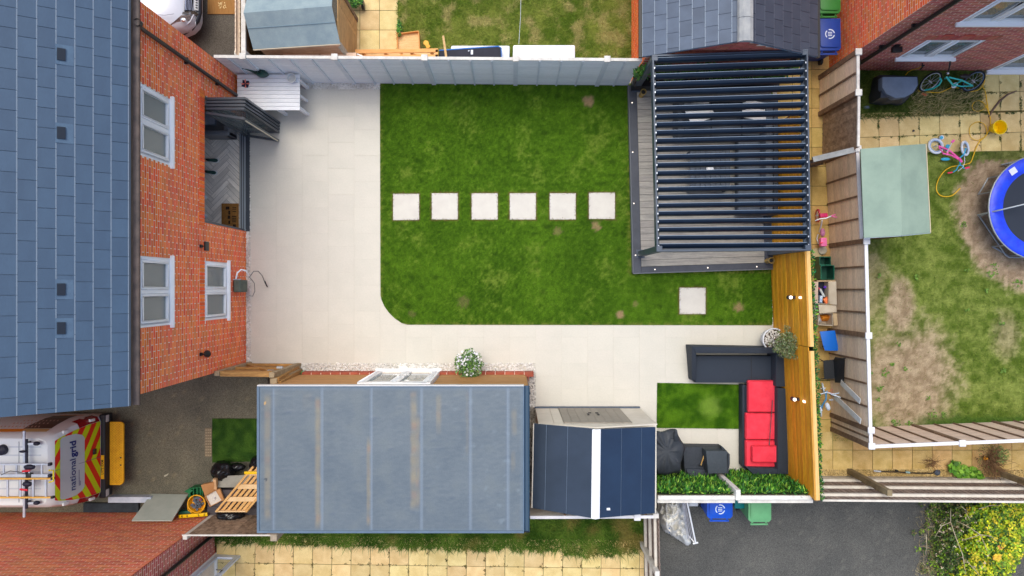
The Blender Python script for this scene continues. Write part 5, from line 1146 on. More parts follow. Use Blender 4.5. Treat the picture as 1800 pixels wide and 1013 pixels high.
# --- green roofed shed right
t = thing('garden_shed', 'low shed with a plain pale green felt roof beside the right hand fence', 'shed', P(1570, 340, 0))
zt_ = 1.95; A, B, C, D = P(1519, 418, 1.9), P(1635, 409, 1.75), P(1627, 253, 1.75), P(1513, 262, 1.9); E, Fq = P(1585, 414, 2.05), P(1583, 256, 2.05)
for a, b, c, d in ((A, E, Fq, D), (E, B, C, Fq)):
    p = [v - Z * .03 for v in (a, b, c, d)]; MB().hexa(p + [v + Z * .03 for v in p]).build('roof_felt', felt2, t)
tm = mat('pale_trim', (214, 196, 168)); MB().bar(B + Vector((.008, 0, -.02)), C + Vector((.008, 0, -.02)), .014, .06).build('fascia', tm, t)
MB().bar(A + Vector((0, -.01, -.02)), E + Vector((0, -.01, -.02)), .012, .05).build('fascia', mat('steel_trim', (150, 170, 176), rough=.5), t); MB().bar(E + Vector((0, -.01, -.02)), B + Vector((0, -.01, -.02)), .012, .05).build('fascia', mat('steel_trim', (150, 170, 176)), t)
for k in range(13):
    z0 = .02 + k * .13; MB().box((A.x + .42, A.y + .1, z0), (B.x - .08, A.y + .12, z0 + .126)).build('board', f_grn, t); MB().box((B.x - .1, A.y + .12, z0), (B.x - .08, C.y - .1, z0 + .126)).build('board', f_grn, t)
MB().box((A.x + .42, A.y + .13, 0), (B.x - .11, C.y - .1, 1.68)).build('shed_body', f_grn, t); c = P(1606, 256, 1.0)
# --- plastic storage shed
t = thing('storage_shed', 'beige plastic storage shed with dark blue roof halves and a white ridge', 'shed', (1.7, -3.6, 0))
navy = mat('navy_roof', (46, 60, 78), (40, 54, 71), sc=2, rough=.45, grain=.03, gsc=50); navy2 = mat('navy_roof_shaded', (34, 54, 80), (30, 48, 73), sc=2, rough=.45, grain=.03, gsc=50)  # right half: same navy with the slope's shade put into the colour
bei = mat('beige_plastic', (220, 212, 198), (208, 200, 184), sc=3, rough=.55, grain=.03); taupe = mat('taupe_plastic', (150, 142, 130), (138, 131, 120), sc=3, rough=.55, rnd=.03, grain=.04)
xa, xb, ya, yb2, ze2, zr2 = .54, 2.97, -2.77, -4.5, 1.95, 2.32; xm2 = 1.71
MB().box((xa + .02, yb2, 0), (xb - .02, ya - .02, ze2 - .02)).build('shed_body', bei, t)
MB().add([(xa, ya, ze2 - .03), (xb, ya, ze2 - .03), (xm2, ya, zr2 - .03), (xa, ya - .03, ze2 - .03), (xb, ya - .03, ze2 - .03), (xm2, ya - .03, zr2 - .03)], [(0, 2, 1), (3, 4, 5), (0, 1, 4, 3), (0, 3, 5, 2), (1, 2, 5, 4)]).build('gable', bei, t)
for (a, b) in ((xa, .86), (.865, 1.06), (2.48, 2.96)): MB().box((a, ya - .019, .08), (b - .004, ya + .001, ze2 - .04)).build('wall_panel', bei, t)
for s_ in (0, 1):
    for k in range(4):
        a = 1.07 + s_ * .7 + k * .175; MB().box((a, ya - .018, .09), (a + .17, ya + .012, 1.84)).build('door_panel', taupe, t)
for dx_ in (-.11, .11):
    c = Vector((1.77 + dx_, ya + .02, .95)); q = MB(); q.box((c.x - .02, c.y - .01, .86), (c.x + .02, c.y + .012, 1.04)); q.bar((c.x, c.y + .03, .95), (c.x - dx_ * .6, c.y + .03, .95), .02, .03); q.build('door_handle', dark, t)
MB().box((xa - .02, ya, 0), (2.95, ya + .035, .07)).build('base_strip', mat('slate_blue', (78, 88, 104), rough=.5), t)
ROOF = [(P(938, 745, 1.97), P(1043, 754, 2.38), P(1040, 911, 2.38), P(935, 893, 1.97)), (P(1055, 755, 2.38), P(1153, 751, 1.97), P(1152, 902, 1.97), P(1053, 911, 2.38))]
for i, (a, b, c, d) in enumerate(ROOF):
    nseg = 3; fr3 = [0, .22, .58, 1.0] if i == 0 else [0, .38, .74, 1.0]
    for k in range(3):
        p0 = a.lerp(b, fr3[k]); p1 = a.lerp(b, fr3[k + 1]); p2 = d.lerp(c, fr3[k + 1]); p3 = d.lerp(c, fr3[k]); e = (p1 - p0).normalized() * .004; p = [v - Z * .03 for v in (p0 + e, p3 + e, p2 - e, p1 - e)]
        MB().hexa([p[1], p[2], p[3], p[0]] + [v + Z * .03 for v in (p[1], p[2], p[3], p[0])]).build('roof_panel', navy if i == 0 else navy2, t)
    p = [v - Z * .012 for v in (d, c, b, a)]; MB().hexa([v - Z * .03 for v in p] + p).build('roof_lining', mat('pale_seam', (120, 140, 166), rough=.5), t)
a, b = ROOF[0][1], ROOF[0][2]; c, d = ROOF[1][3], ROOF[1][0]; a2, b2 = P(1041, 755, 2.38), P(1039, 912, 2.38); c2, d2 = P(1054, 912, 2.38), P(1056, 755, 2.38)
mm1 = (a2 + d2) / 2 + Z * .04; mm2 = (b2 + c2) / 2 + Z * .04
MB().add([a2, mm1, d2, b2, mm2, c2, a2 - Z * .04, d2 - Z * .04, b2 - Z * .04, c2 - Z * .04], [(0, 3, 4, 1), (1, 4, 5, 2), (0, 1, 2, 7, 6), (3, 8, 9, 5, 4), (0, 6, 8, 3), (2, 5, 9, 7)]).build('ridge_cap', mat('ridge_white', (236, 238, 240), rough=.5, grain=.02), t)
for a, b in ((ROOF[0][3], ROOF[0][0]), (ROOF[1][1], ROOF[1][2])): MB().bar(a - Z * .02, b - Z * .02, .02, .06).build('eave_trim', bei, t)
MB().box((P(1066, 895, 2.3).x, P(1066, 895, 2.3).y - .01, 2.315), (P(1072, 895, 2.3).x, P(1066, 895, 2.3).y + .03, 2.345)).build('sticker', white, t)
# --- white slatted table
t = thing('table', 'white slatted garden table in the corner by the brick wall and the grey fence', 'table', P(470, 165, 0)); wt = mat('table_white', (238, 240, 244), (228, 231, 236), sc=4, rough=.5, rnd=.015, grain=.03)
tz = .75; x0, x1 = P(417, 1, tz).x, P(527, 1, tz).x; y1, y0 = P(1, 131, tz).y, P(1, 194, tz).y; n_ = 9
for k in range(n_):
    a = y0 + (y1 - y0) * k / n_; MB().box((x0, a + .003, tz - .025), (x1, a + (y1 - y0) / n_ - .003, tz)).build('slat', wt, t, bevel=.002, seg=1)
q = MB(); q.box((x0 + .06, y0 + .05, tz - .1), (x1 - .06, y0 + .08, tz - .026)); q.box((x0 + .06, y1 - .08, tz - .1), (x1 - .06, y1 - .05, tz - .026)); q.box((x1 - .09, y0 + .08, tz - .1), (x1 - .06, y1 - .08, tz - .026)); q.box((x0 + .06, y0 + .08, tz - .1), (x0 + .09, y1 - .08, tz - .026)); q.build('apron', wt, t)
for a, b in ((x1 - .1, y0 + .05), (x1 - .1, y1 - .13), (x0 + .05, y0 + .05), (x0 + .05, y1 - .13)):
    a += .03; MB().bar((a + .03, b + .04, 0), (a + .0, b + .04, tz - .03), .075, .06, up=(0, 1, 0)).build('leg', wt, t, bevel=.004, seg=1)
MB().bar((x1 - .06, (y0 + y1) / 2, .0), (x1 - .1, (y0 + y1) / 2, tz - .1), .06, .05, up=(0, 1, 0)).build('leg', wt, t); c = P(488, 193, .5); MB().bar((c.x + .03, y0 + .09, 0), (c.x, y0 + .09, tz - .05), .075, .06, up=(0, 1, 0)).build('leg', wt, t)
c = P(515, 140, tz); t = thing('plant_pot', 'empty round white pot standing on the corner of the white table', 'pot', (c.x, c.y, tz)); MB().lathe((c.x, c.y, tz + .002), [(.07, 0), (.1, .12), (.103, .13), (.092, .13), (.085, .05), (.001, .045)], 26).build('pot_body', mat('pot_cream', (226, 228, 228), rough=.5, grain=.03), t, smooth=40); MB().lathe((c.x, c.y, tz + .05), [(.084, 0), (.084, .01)], 24, cap1=True).build('grit', mat('pot_grit', (204, 206, 206), (190, 192, 192), sc=20, rough=.9), t)
c = P(463, 132, tz); t = thing('watering_can', 'dark green plastic watering can on the back edge of the white table', 'watering can', (c.x, c.y, tz)); gr = mat('green_plastic', (22, 74, 66), (18, 62, 56), sc=5, rough=.4)
MB().lathe((c.x, c.y, tz + .002), [(.08, 0), (.095, .04), (.09, .2), (.05, .24), (.035, .25)], 20, sx=1.35, sy=.8).build('can_body', gr, t, smooth=50); MB().lathe((c.x + .0, c.y, tz + .25), [(.034, 0), (.032, .003)], 16, cap1=True).build('filler_hole', dark, t)
MB().tube([(c.x - .1, c.y + .0, tz + .08), (c.x - .2, c.y + .03, tz + .2), (c.x - .32, c.y + .06, tz + .3)], [.03, .02, .016], 10).build('spout', gr, t, smooth=50); MB().lathe((c.x - .32, c.y + .06, tz + .3), [(.02, 0), (.04, .03)], 12, axis=(-.7, .2, .5), cap1=True).build('rose', gr, t); MB().tube([(c.x - .03, c.y, tz + .24), (c.x + .05, c.y - .02, tz + .3), (c.x + .14, c.y - .03, tz + .2), (c.x + .13, c.y - .02, tz + .06)], .013, 8).build('handle', gr, t, smooth=50)
c = P(432, 148, tz); t = thing('pinwheel_toy', 'navy and coral folded fabric shape lying on the white table', 'toy', (c.x, c.y, tz)); nv = mat('navy_fabric', (34, 42, 66), rough=.8); co = mat('coral_fabric', (232, 130, 116), rough=.8)
for k in range(4):
    a = k * pi / 2 + .6; u_ = Vector((cos(a), sin(a), 0)); w_ = Vector((-u_.y, u_.x, 0)); cc = Vector((c.x, c.y, tz + .004)); MB().add([cc, cc + u_ * .05 + w_ * .055, cc + u_ * .105 + Z * .03, cc + u_ * .06 - w_ * .045, cc + u_ * .06 + Z * .035], [(0, 3, 4), (0, 4, 1), (1, 4, 2), (4, 3, 2)]).build('petal', nv, t)
    MB().add([cc + Z * .02, cc + u_ * .05 + w_ * .05 + Z * .02, cc + u_ * .06 + w_ * .085 + Z * .03, cc + u_ * .02 + w_ * .07 + Z * .02], [(0, 1, 2, 3)]).build('ribbon', co, t)
# --- furniture under the pergola
dgr = mat('outdoor_grey', (98, 104, 114), (88, 94, 104), sc=6, rough=.85, rnd=.04, grain=.06, gsc=120); dgr2 = mat('outdoor_charcoal', (62, 67, 76), (56, 61, 70), sc=6, rough=.6, grain=.05); wht_c = mat('white_cushion', (246, 247, 248), (238, 239, 242), sc=5, rough=.95, grain=.04)
def cushion(a, b, z, th, m, root, name='cushion', rot=0, bev=.035, cy=None):
    p0 = P(a[0], a[1], z + th); p1 = P(b[0], b[1], z + th); c = (p0 + p1) / 2; q = MB().obox((c.x, c.y, z + th / 2), (abs(p1.x - p0.x), abs(p1.y - p0.y), th), rot); return q.build(name, m, root, bevel=min(bev, th * .45), seg=3)
t = thing('corner_sofa', 'grey outdoor corner sofa under the pergola louvres facing the low table', 'sofa', P(1300, 240, dz))
def blk(a, b, z0, z1, m, nm, bev=.01):
    p0 = P(a[0], a[1], z1); p1 = P(b[0], b[1], z1); return MB().box((min(p0.x, p1.x), min(p0.y, p1.y), z0), (max(p0.x, p1.x), max(p0.y, p1.y), z1)).build(nm, m, t, bevel=bev, seg=2)
blk((1192, 172), (1368, 240), dz + .05, dz + .28, dgr2, 'sofa_base'); blk((1297, 240), (1368, 378), dz + .05, dz + .28, dgr2, 'sofa_base')
blk((1192, 172), (1202, 240), dz + .05, dz + .6, dgr2, 'armrest'); blk((1202, 172), (1368, 180), dz + .28, dz + .7, dgr2, 'back_frame'); blk((1360, 180), (1368, 378), dz + .28, dz + .7, dgr2, 'back_frame')
for a, b in ((1203, 1250), (1251, 1304), (1305, 1344)): blk((a, 194), (b, 238), dz + .285, dz + .43, dgr, 'seat_cushion', .03)
for a, b in ((240, 286), (287, 331), (332, 377)): blk((1298, a), (1344, b), dz + .285, dz + .43, dgr, 'seat_cushion', .03)
for a, b in ((1203, 1250), (1251, 1304), (1305, 1345)): blk((a, 181), (b, 193), dz + .43, dz + .8, dgr, 'back_cushion', .03)
for a, b in ((181, 238), (240, 286), (287, 331), (332, 377)): blk((1346, a), (1359, b), dz + .43, dz + .8, dgr, 'back_cushion', .03)
for px_, py_, l_ in ((1229, 196, 'white scatter cushion at the left end of the grey sofa under the louvres'), (1327, 193, 'white scatter cushion in the corner of the grey sofa under the louvres')):
    c = P(px_, py_, dz + .72); M = Matrix.Rotation(.35 if px_ < 1300 else -.2, 3, 'Z') @ Matrix.Rotation(-.35, 3, 'X'); q = MB(); vs = []
    n_ = 7
    for sgn in (1, -1):
        for i in range(n_):
            for j in range(n_):
                x, y = i / (n_ - 1) * 2 - 1, j / (n_ - 1) * 2 - 1; h = .075 * (1 - x ** 4) * (1 - y ** 4) ; k = 1 - .08 * (1 - abs(x)) ** .5 * (abs(y) > .99); vs.append(c + M @ Vector((x * .29 * (1 - .05 * (1 - y * y)), y * .27 * (1 - .05 * (1 - x * x)), sgn * h)))
    fs = [(i * n_ + j, (i + 1) * n_ + j, (i + 1) * n_ + j + 1, i * n_ + j + 1) for i in range(n_ - 1) for j in range(n_ - 1)]; o_ = n_ * n_; fs += [tuple(v + o_ for v in reversed(f)) for f in fs]
    solo(q.add(vs, fs), 'scatter_cushion', wht_c, l_, 'cushion', 'white cushions on the grey sofa', smooth=60)
t = thing('low_table', 'square grey slatted low table in the middle of the pergola deck', 'table', P(1248, 300, dz)); q0, q1 = P(1213, 335, dz + .42), P(1284, 262, dz + .42)
for k in range(8):
    w = (q1.x - q0.x) / 8; MB().box((q0.x + k * w + .004, q0.y, dz + .39), (q0.x + (k + 1) * w - .004, q1.y, dz + .42)).build('slat', dgr, t, bevel=.003, seg=1)
for k in range(3): yy = q0.y + (q1.y - q0.y) * (k + .5) / 3; MB().box((q0.x + .03, yy - .02, dz + .355), (q1.x - .03, yy + .02, dz + .388)).build('cross_rail', dgr2, t)
for a, b in ((q0.x + .02, q0.y + .02), (q1.x - .07, q0.y + .02), (q0.x + .02, q1.y - .07), (q1.x - .07, q1.y - .07)): MB().box((a, b, dz), (a + .05, b + .05, dz + .388)).build('leg', dgr2, t)
c = P(1247, 297, dz + .46); t = thing('bowl', 'small white bowl on the grey slatted low table', 'bowl', (c.x, c.y, dz + .42)); MB().lathe((c.x, c.y, dz + .422), [(.04, 0), (.07, .04), (.08, .08), (.07, .08), (.055, .04), (.001, .02)], 20).build('bowl_body', white, t, smooth=50)
for px_, py_, l_ in ((1223, 218, 'tiny white glass on the left seat of the grey sofa'), (1318, 216, 'tiny white glass on the corner seat of the grey sofa')):
    c = P(px_, py_, dz + .45); t = thing('cup', l_, 'cup', (c.x, c.y, dz + .435)); MB().lathe((c.x, c.y, dz + .436), [(.022, 0), (.028, .08), (.024, .08), (.019, .01)], 14).build('cup_body', white, t, smooth=50)
# --- rattan sofa with red cushions
rat = mat('dark_rattan', (56, 64, 76), (46, 54, 66), sc=90, rough=.7, grain=.3, gsc=220, bump=.8, bsc=240, st=(1, 1, 1)); rat2 = mat('rattan_weave', (50, 60, 74), (42, 51, 64), sc=60, rough=.65, grain=.25, gsc=200, bump=.6, bsc=240)
t = thing('rattan_sofa', 'dark rattan sofa section without cushions along the edge of the paving', 'sofa', P(1300, 640, 0))
def wedge(pts, z0, m, nm, bev=.02):   # pts: photo points with their top heights
    v = [P(*p) for p in pts]; b = [Vector((p.x, p.y, z0)) for p in v]; q = MB()
    if area2([(p.x, p.y) for p in v]) < 0: v = v[::-1]; b = b[::-1]
    n_ = len(v); q.add(b + v, [tuple(reversed(range(n_))), tuple(range(n_, 2 * n_))] + [(i, (i + 1) % n_, (i + 1) % n_ + n_, i + n_) for i in range(n_)]); return q.build(nm, m, t, bevel=bev, seg=2)
wedge([(1222, 626, .3), (1366, 626, .3), (1366, 673, .3), (1222, 673, .3)], .04, rat2, 'seat', .015)
wedge([(1216, 609, .62), (1384, 612, .62), (1384, 622, .62), (1224, 621, .62)], .03, rat, 'backrest', .02); wedge([(1216, 609, .6), (1224, 621, .6), (1224, 668, .35), (1216, 669, .35)], .03, rat, 'armrest', .015)
wedge([(1364, 622, .6), (1384, 622, .6), (1384, 680, .6), (1364, 680, .6)], .03, rat, 'armrest', .02)
MB().box((P(1320, 1, .3).x, P(1, 672, .3).y, .3), (P(1321, 1, .3).x, P(1, 627, .3).y, .306)).build('seam', dark, t)
t = thing('rattan_sofa', 'dark rattan sofa section holding the red cushions beside the ochre screen', 'sofa', P(1345, 760, 0))
wedge([(1308, 678, .3), (1370, 678, .3), (1370, 824, .3), (1308, 824, .3)], .04, rat2, 'seat', .015)
wedge([(1367, 682, .62), (1385, 684, .62), (1386, 834, .62), (1367, 834, .62)], .03, rat, 'backrest', .02); wedge([(1305, 677, .3), (1311, 677, .3), (1311, 826, .3), (1305, 820, .3)], .03, rat, 'front_rail', .01)
wedge([(1312, 822, .55), (1368, 824, .6), (1368, 834, .6), (1324, 834, .55)], .03, rat, 'armrest', .02)
red = mat('red_fabric', (240, 66, 84), (226, 52, 72), sc=5, rough=.9, rnd=.03, grain=.06, gsc=90, bump=.5, bsc=7)
def pad(pts, z, th, lbl, bev=.03):
    v = [P(a, b, z + th) for a, b in pts][::-1]
    if area2([(p.x, p.y) for p in v]) < 0: v = v[::-1]
    q = MB(); b = [Vector((p.x, p.y, z)) for p in v]; q.add(b + v, [(3, 2, 1, 0), (4, 5, 6, 7)] + [(i, (i + 1) % 4, (i + 1) % 4 + 4, i + 4) for i in range(4)]); o = solo(q, 'seat_cushion', red, lbl, 'cushion', 'red cushions on the rattan sofa', bevel=bev, seg=3)
    k_ = sum(v, Vector()) / 4; ring = [k_ + (p - k_) * .955 + Z * -.002 for p in v]; r2 = [o.location] ; MB().tube([p for i in range(4) for p in (ring[i].lerp(ring[(i + 1) % 4], .06), ring[i].lerp(ring[(i + 1) % 4], .94))], .007, 6, closed=True).build('piping', mat('red_piping', (206, 40, 60), rough=.9), o, smooth=60); return o
pad([(1315, 669), (1365, 669), (1365, 725), (1315, 725)], .305, .12, 'uppermost red cushion of the sofa, nearest the bare rattan section'); pad([(1311, 726.5), (1368, 726.5), (1368, 773), (1311, 773)], .305, .12, 'red cushion in the middle of the row beside the ochre screen')
pad([(1311, 774.5), (1368, 774.5), (1369, 821), (1311, 821)], .305, .12, 'lowest red cushion of the row, partly covered by a smaller one'); pad([(1322, 784), (1371, 784), (1371, 813), (1322, 813)], .43, .11, 'small red cushion lying on top of the lowest one')
q = MB(); a, b = P(1358, 704, .47), P(1352.5, 778, .56); q.bar(a, b, .014, .012); q.bar(b, b + (b - a).normalized() * .06, .02, .02); solo(q, 'stick', mat('thin_stick', (84, 66, 72), rough=.6), 'thin dark stick lying across the red cushions', 'stick')
# --- artificial grass rugs
def rug(px, lbl, nbl, f, z=.004):
    poly = pp(*px); c = (sum(p[0] for p in poly) / 4, sum(p[1] for p in poly) / 4, 0); r_ = thing('grass_rug', lbl, 'rug', c, group='artificial grass rugs')
    field('rug_base', [(p[0], p[1]) for p in poly], .05, f, z + .012, GA('rug_pile', rough=.95, grain=.3, gsc=160, bump=.8, bsc=200, spec=.1), kind=None, parent=r_, thick=.014)
    g = blades('pile', poly, nbl, f, z + .01, (.015, .035), .01, .9); g.parent = r_; g.data.transform(Matrix.Translation((-c[0], -c[1], 0))); return r_
def ruga(x, y):
    px, py = PX((x, y, 0)); c = mixc(LC(52, 92, 14), LC(92, 134, 28), sst(-.4, .45, ns(x, y, 3.2, 4) * .7 + ns(x, y, 9, 1) * .4)); return mixc(c, LC(140, 172, 72), (1 - sst(8, 26, sqrt((px - 1248) ** 2 + (py - 715) ** 2) + 6 * ns(x, y, 8))) * .55)
rug([(1155, 673), (1299, 676), (1299, 754), (1154, 752)], 'rectangle of bright artificial grass between the rattan sofa and the storage shed', 9000, ruga)
rug([(373, 736), (470, 736), (470, 811), (373, 813)], 'dark green artificial grass mat on the drive beside the flat roofed garage', 5000, lambda x, y: mixc(LC(52, 86, 34), LC(76, 112, 42), sst(-.4, .4, ns(x, y, 5, 3))), -.012)
# --- covered barbecue, covered seat and hammer
blk_m = mat('black_cover', (58, 63, 70), (48, 53, 60), sc=4, rough=.55, grain=.06, gsc=30, bump=.25, bsc=9)
def cloth(nm, secs, m, root, n=40, amp=.03, smooth=80, seed=0, folds=9):
    """draped cover: stacked outlines; secs: (z, [photo points])"""
    vs = []; rings = []
    for z, pts in secs:
        pts = [P(a, b, z) for a, b in pts]; L_ = [0]; m_ = len(pts)
        for i in range(m_): L_.append(L_[-1] + (pts[(i + 1) % m_] - pts[i]).length)
        cen = sum(pts, Vector()) / m_; ring = []
        for k in range(n):
            s = L_[-1] * k / n; i = max(j for j in range(m_) if L_[j] <= s); p = pts[i].lerp(pts[(i + 1) % m_], (s - L_[i]) / max(1e-6, L_[i + 1] - L_[i])); o = p - cen; o.z = 0
            f = 1 + amp * (.35 * sin(k * 2 * pi * folds / n + seed + z * 2) + 2.4 * noise.noise(Vector((p.x * 5, p.y * 5, z * 2 + seed)))) * (1 if z < secs[-1][0] - .05 else .5); ring.append(cen + o * f + Z * (amp * .8 * noise.noise(Vector((p.x * 7, p.y * 7, seed)))))
        rings.append(ring); vs += ring
    fs = [(r * n + k, r * n + (k + 1) % n, (r + 1) * n + (k + 1) % n, (r + 1) * n + k) for r in range(len(secs) - 1) for k in range(n)]; top = rings[-1]; c = sum(top, Vector()) / n; k0 = len(vs)
    inner = [c + (p - c) * .5 + Z * (amp * 1.2 * noise.noise(Vector((p.x * 8, p.y * 8, seed + 3)))) for p in top]; vs += inner; vs.append(c + Z * .02)
    l0 = (len(secs) - 1) * n; fs += [(l0 + k, l0 + (k + 1) % n, k0 + (k + 1) % n, k0 + k) for k in range(n)] + [(k0 + k, k0 + (k + 1) % n, k0 + n) for k in range(n)]
    q = MB().add(vs, fs)
    return q.build(nm, m, root, smooth=smooth)
t = thing('covered_barbecue', 'barbecue under a creased black cover beside the storage shed', 'barbecue', P(1180, 795, 0))
cloth('cover', [(.02, [(1148, 770), (1188, 768), (1192, 828), (1150, 832)]), (.45, [(1148, 764), (1190, 762), (1197, 826), (1150, 834)]), (.86, [(1150, 758), (1188, 757), (1203, 786), (1197, 830), (1156, 836), (1148, 800)]), (.97, [(1150, 760), (1186, 759), (1200, 786), (1194, 826), (1158, 832), (1148, 800)])], blk_m, t, amp=.045, seed=2, folds=5, n=64)
for a_, b_, r_ in (((1160, 775), (1182, 800), .03), ((1168, 764), (1190, 780), .022), ((1160, 800), (1176, 828), .03), ((1186, 800), (1190, 824), .02), ((1156, 785), (1170, 812), .018)): MB().tube([P(a_[0], a_[1], .93), P((a_[0] + b_[0]) / 2 + 3, (a_[1] + b_[1]) / 2 - 2, .965), P(*b_, .92)], [r_ * .5, r_, r_ * .4], 8).build('cover_fold', blk_m, t, smooth=80)
cloth('cover_peak', [(.8, [(1178, 768), (1194, 768), (1196, 790), (1178, 790)]), (1.08, [(1187, 755), (1190, 755), (1192, 768), (1186, 768)])], blk_m, t, n=16, amp=.02); MB().box((P(1160, 1, 0).x, P(1, 822, 0).y, 0.0), (P(1186, 1, 0).x, P(1, 775, 0).y, .5)).build('grill_body', dark, t)
t = thing('garden_chair', 'garden seat under a fitted charcoal cover with a cube shaped box on it', 'garden chair', P(1240, 812, 0)); chm = mat('charcoal_cover', (54, 60, 70), (46, 52, 62), sc=30, rough=.65, grain=.12, gsc=180, bump=.3, bsc=160)
wedge([(1201, 786, .42), (1272, 787, .42), (1280, 797, .42), (1282, 838, .42), (1206, 840, .42), (1203, 822, .42)], .02, chm, 'cover', .025); wedge([(1266, 785, .62), (1271, 786, .62), (1283, 799, .62), (1283, 816, .62), (1280, 833, .62), (1277, 833, .62), (1279, 800, .62)], .4, chm, 'side_flap', .006)
wedge([(1206, 824, .46), (1274, 826, .46), (1278, 840, .56), (1212, 840, .56)], .2, chm, 'back_flap', .01)
wedge([(1241, 793, .78), (1278, 793, .78), (1278, 832, .78), (1245, 833, .78)], .4, mat('cube_cover', (62, 70, 78), (56, 64, 72), sc=20, rough=.7, grain=.06), 'box_cover', .012)
a, b = P(1232, 818, .45), P(1238, 800, .52); t = thing('hammer', 'hammer with a pale wooden handle lying on the charcoal seat cover', 'hammer', a); MB().tube([a, b], [.014, .016], 8).build('handle', mat('pale_handle', (224, 184, 116), (206, 160, 92), sc=12, rough=.6, grain=.08), t, smooth=60); d = (b - a).normalized(); sd_ = Vector((-d.y, d.x, 0)).normalized(); MB().bar(a - sd_ * .05 - d * .01, a + sd_ * .05 - d * .01, .028, .03).build('hammer_head', dark, t, bevel=.004, seg=1)
# --- potted olive tree
t = thing('potted_olive_tree', 'olive tree in a round white pot topped with white pebbles beside the ochre screen', 'potted tree', P(1362, 598, 0)); c = P(1360, 597, .42); x_, y_ = c.x, c.y
MB().lathe((x_, y_, .0), [(.14, 0), (.2, .12), (.235, .3), (.25, .42), (.262, .43), (.262, .455), (.235, .455), (.23, .4), (.001, .38)], 32).build('pot', mat('pot_white', (226, 230, 238), rough=.45, grain=.03), t, smooth=40)
mb = MB()
for _ in range(170):
    a = U(0, 6.3); r = .215 * sqrt(R()); mb.ball((x_ + r * cos(a), y_ + r * sin(a), .425 + U(0, .015)), (U(.015, .03), U(.014, .022), .014), Matrix.Rotation(U(0, 6), 3, 'Z'), 6, 4, .12)
mb.build('pot_pebbles', peb, t, kind='stuff', smooth=60); MB().lathe((x_, y_, .385), [(.228, 0), (.228, .02)], 24, cap1=True).build('soil', mat('potting_soil', (90, 76, 60), rough=1), t)
tp = P(1374, 601, 1.1); mb = MB(); mb.tube([(x_, y_, .38), (x_ + .02, y_ + .01, .6), (x_ + .01, y_, .9), (x_ + .02, y_ - .01, 1.2)], [.024, .02, .017, .012], 8)
for _ in range(16):
    z_ = U(.85, 1.2); a = U(0, 6.3); mb.tube([(x_ + .01, y_, z_), (x_ + .01 + .12 * cos(a), y_ + .12 * sin(a), z_ + .1), (x_ + .25 * cos(a), y_ + .25 * sin(a), z_ + U(.1, .3))], [.008, .005, .003], 5)
mb.build('trunk', mat('olive_bark', (128, 110, 84), (100, 84, 62), sc=12, rough=.9), t, smooth=60); mb = MB(); oc = [LC(108, 128, 88), LC(74, 94, 56), LC(142, 152, 116), LC(88, 104, 48), LC(112, 108, 78)]
leaves(mb, (x_ + .05, y_ - .02, 1.15), (.26, .24, .32), 1500, .06, oc, asp=.28, flat=.1); leaves(mb, (x_ - .03, y_ - .2, 1.25), (.14, .16, .16), 300, .06, oc, asp=.28, flat=.1); 
for _ in range(24): a = U(0, 6.3); r = U(.24, .36); leaves(mb, (x_ + .08 + r * cos(a), y_ + r * sin(a), U(.95, 1.35)), (.07, .07, .08), 24, .055, oc, asp=.28, flat=.1)
mb.build('crown', LEAF(), t, kind='stuff'); a, b = P(1377, 622, .9), P(1387, 630, .95); MB().tube([a, b], .007, 6).build('twig', mat('pink_twig', (176, 130, 104), rough=.8), t)
# --- flowering plant by the garage door
c = P(826, 634, .3); t = thing('flowering_plant', 'bushy plant with white flowers in a white pot by the garage double doors', 'potted plant', (c.x, c.y, 0)); x_, y_ = c.x, c.y
MB().lathe((x_, y_ - .03, 0), [(.12, 0), (.17, .1), (.2, .3), (.21, .34), (.195, .34), (.18, .3), (.001, .28)], 28).build('pot', mat('pot_white', (226, 230, 238)), t, smooth=40); mb = MB()
for _ in range(26):
    a = U(0, 6.3); r = U(.1, .3); mb.tube([(x_, y_ - .03, .28), (x_ + r * .5 * cos(a), y_ - .03 + r * .5 * sin(a), .6), (x_ + r * cos(a), y_ - .03 + r * sin(a), U(.6, .95))], [.007, .005, .003], 5)
mb.build('stems', mat('green_stem', (104, 116, 62), rough=.8), t, kind='stuff'); mb = MB(); gc = [LC(92, 138, 52), LC(70, 112, 48), LC(122, 160, 74), LC(60, 92, 50), LC(110, 136, 96)]
leaves(mb, (x_, y_ - .03, .72), (.25, .26, .28), 950, .055, gc, asp=.42, flat=.2)
for _ in range(26): a = U(0, 6.3); leaves(mb, (x_ + .27 * cos(a), y_ - .05 + .28 * sin(a), U(.45, .85)), (.07, .07, .07), 26, .05, gc, asp=.42, flat=.2)
leaves(mb, (x_ + .03, y_ - .3, .6), (.2, .12, .2), 260, .05, gc, asp=.4, flat=.2); mb.build('foliage', LEAF(), t, kind='stuff'); mb = MB()
for _ in range(70):
    a = U(0, 6.3); r = .29 * sqrt(R()); p = Vector((x_ + r * cos(a), y_ - .02 + r * sin(a) * 1.0 + .03, U(.85, 1.02) - r * .5)); s_ = U(.012, .022); cc = random.choice([LC(238, 238, 244), LC(228, 226, 240), LC(240, 240, 236)])
    for k in range(5): q_ = 2 * pi * k / 5; mb.add([p, p + Vector((cos(q_ - .5) * s_, sin(q_ - .5) * s_, .004)), p + Vector((cos(q_) * s_ * 1.5, sin(q_) * s_ * 1.5, .002)), p + Vector((cos(q_ + .5) * s_, sin(q_ + .5) * s_, .004))], [(0, 1, 2, 3)], cc)
mb.build('flowers', LEAF(), t, kind='stuff')
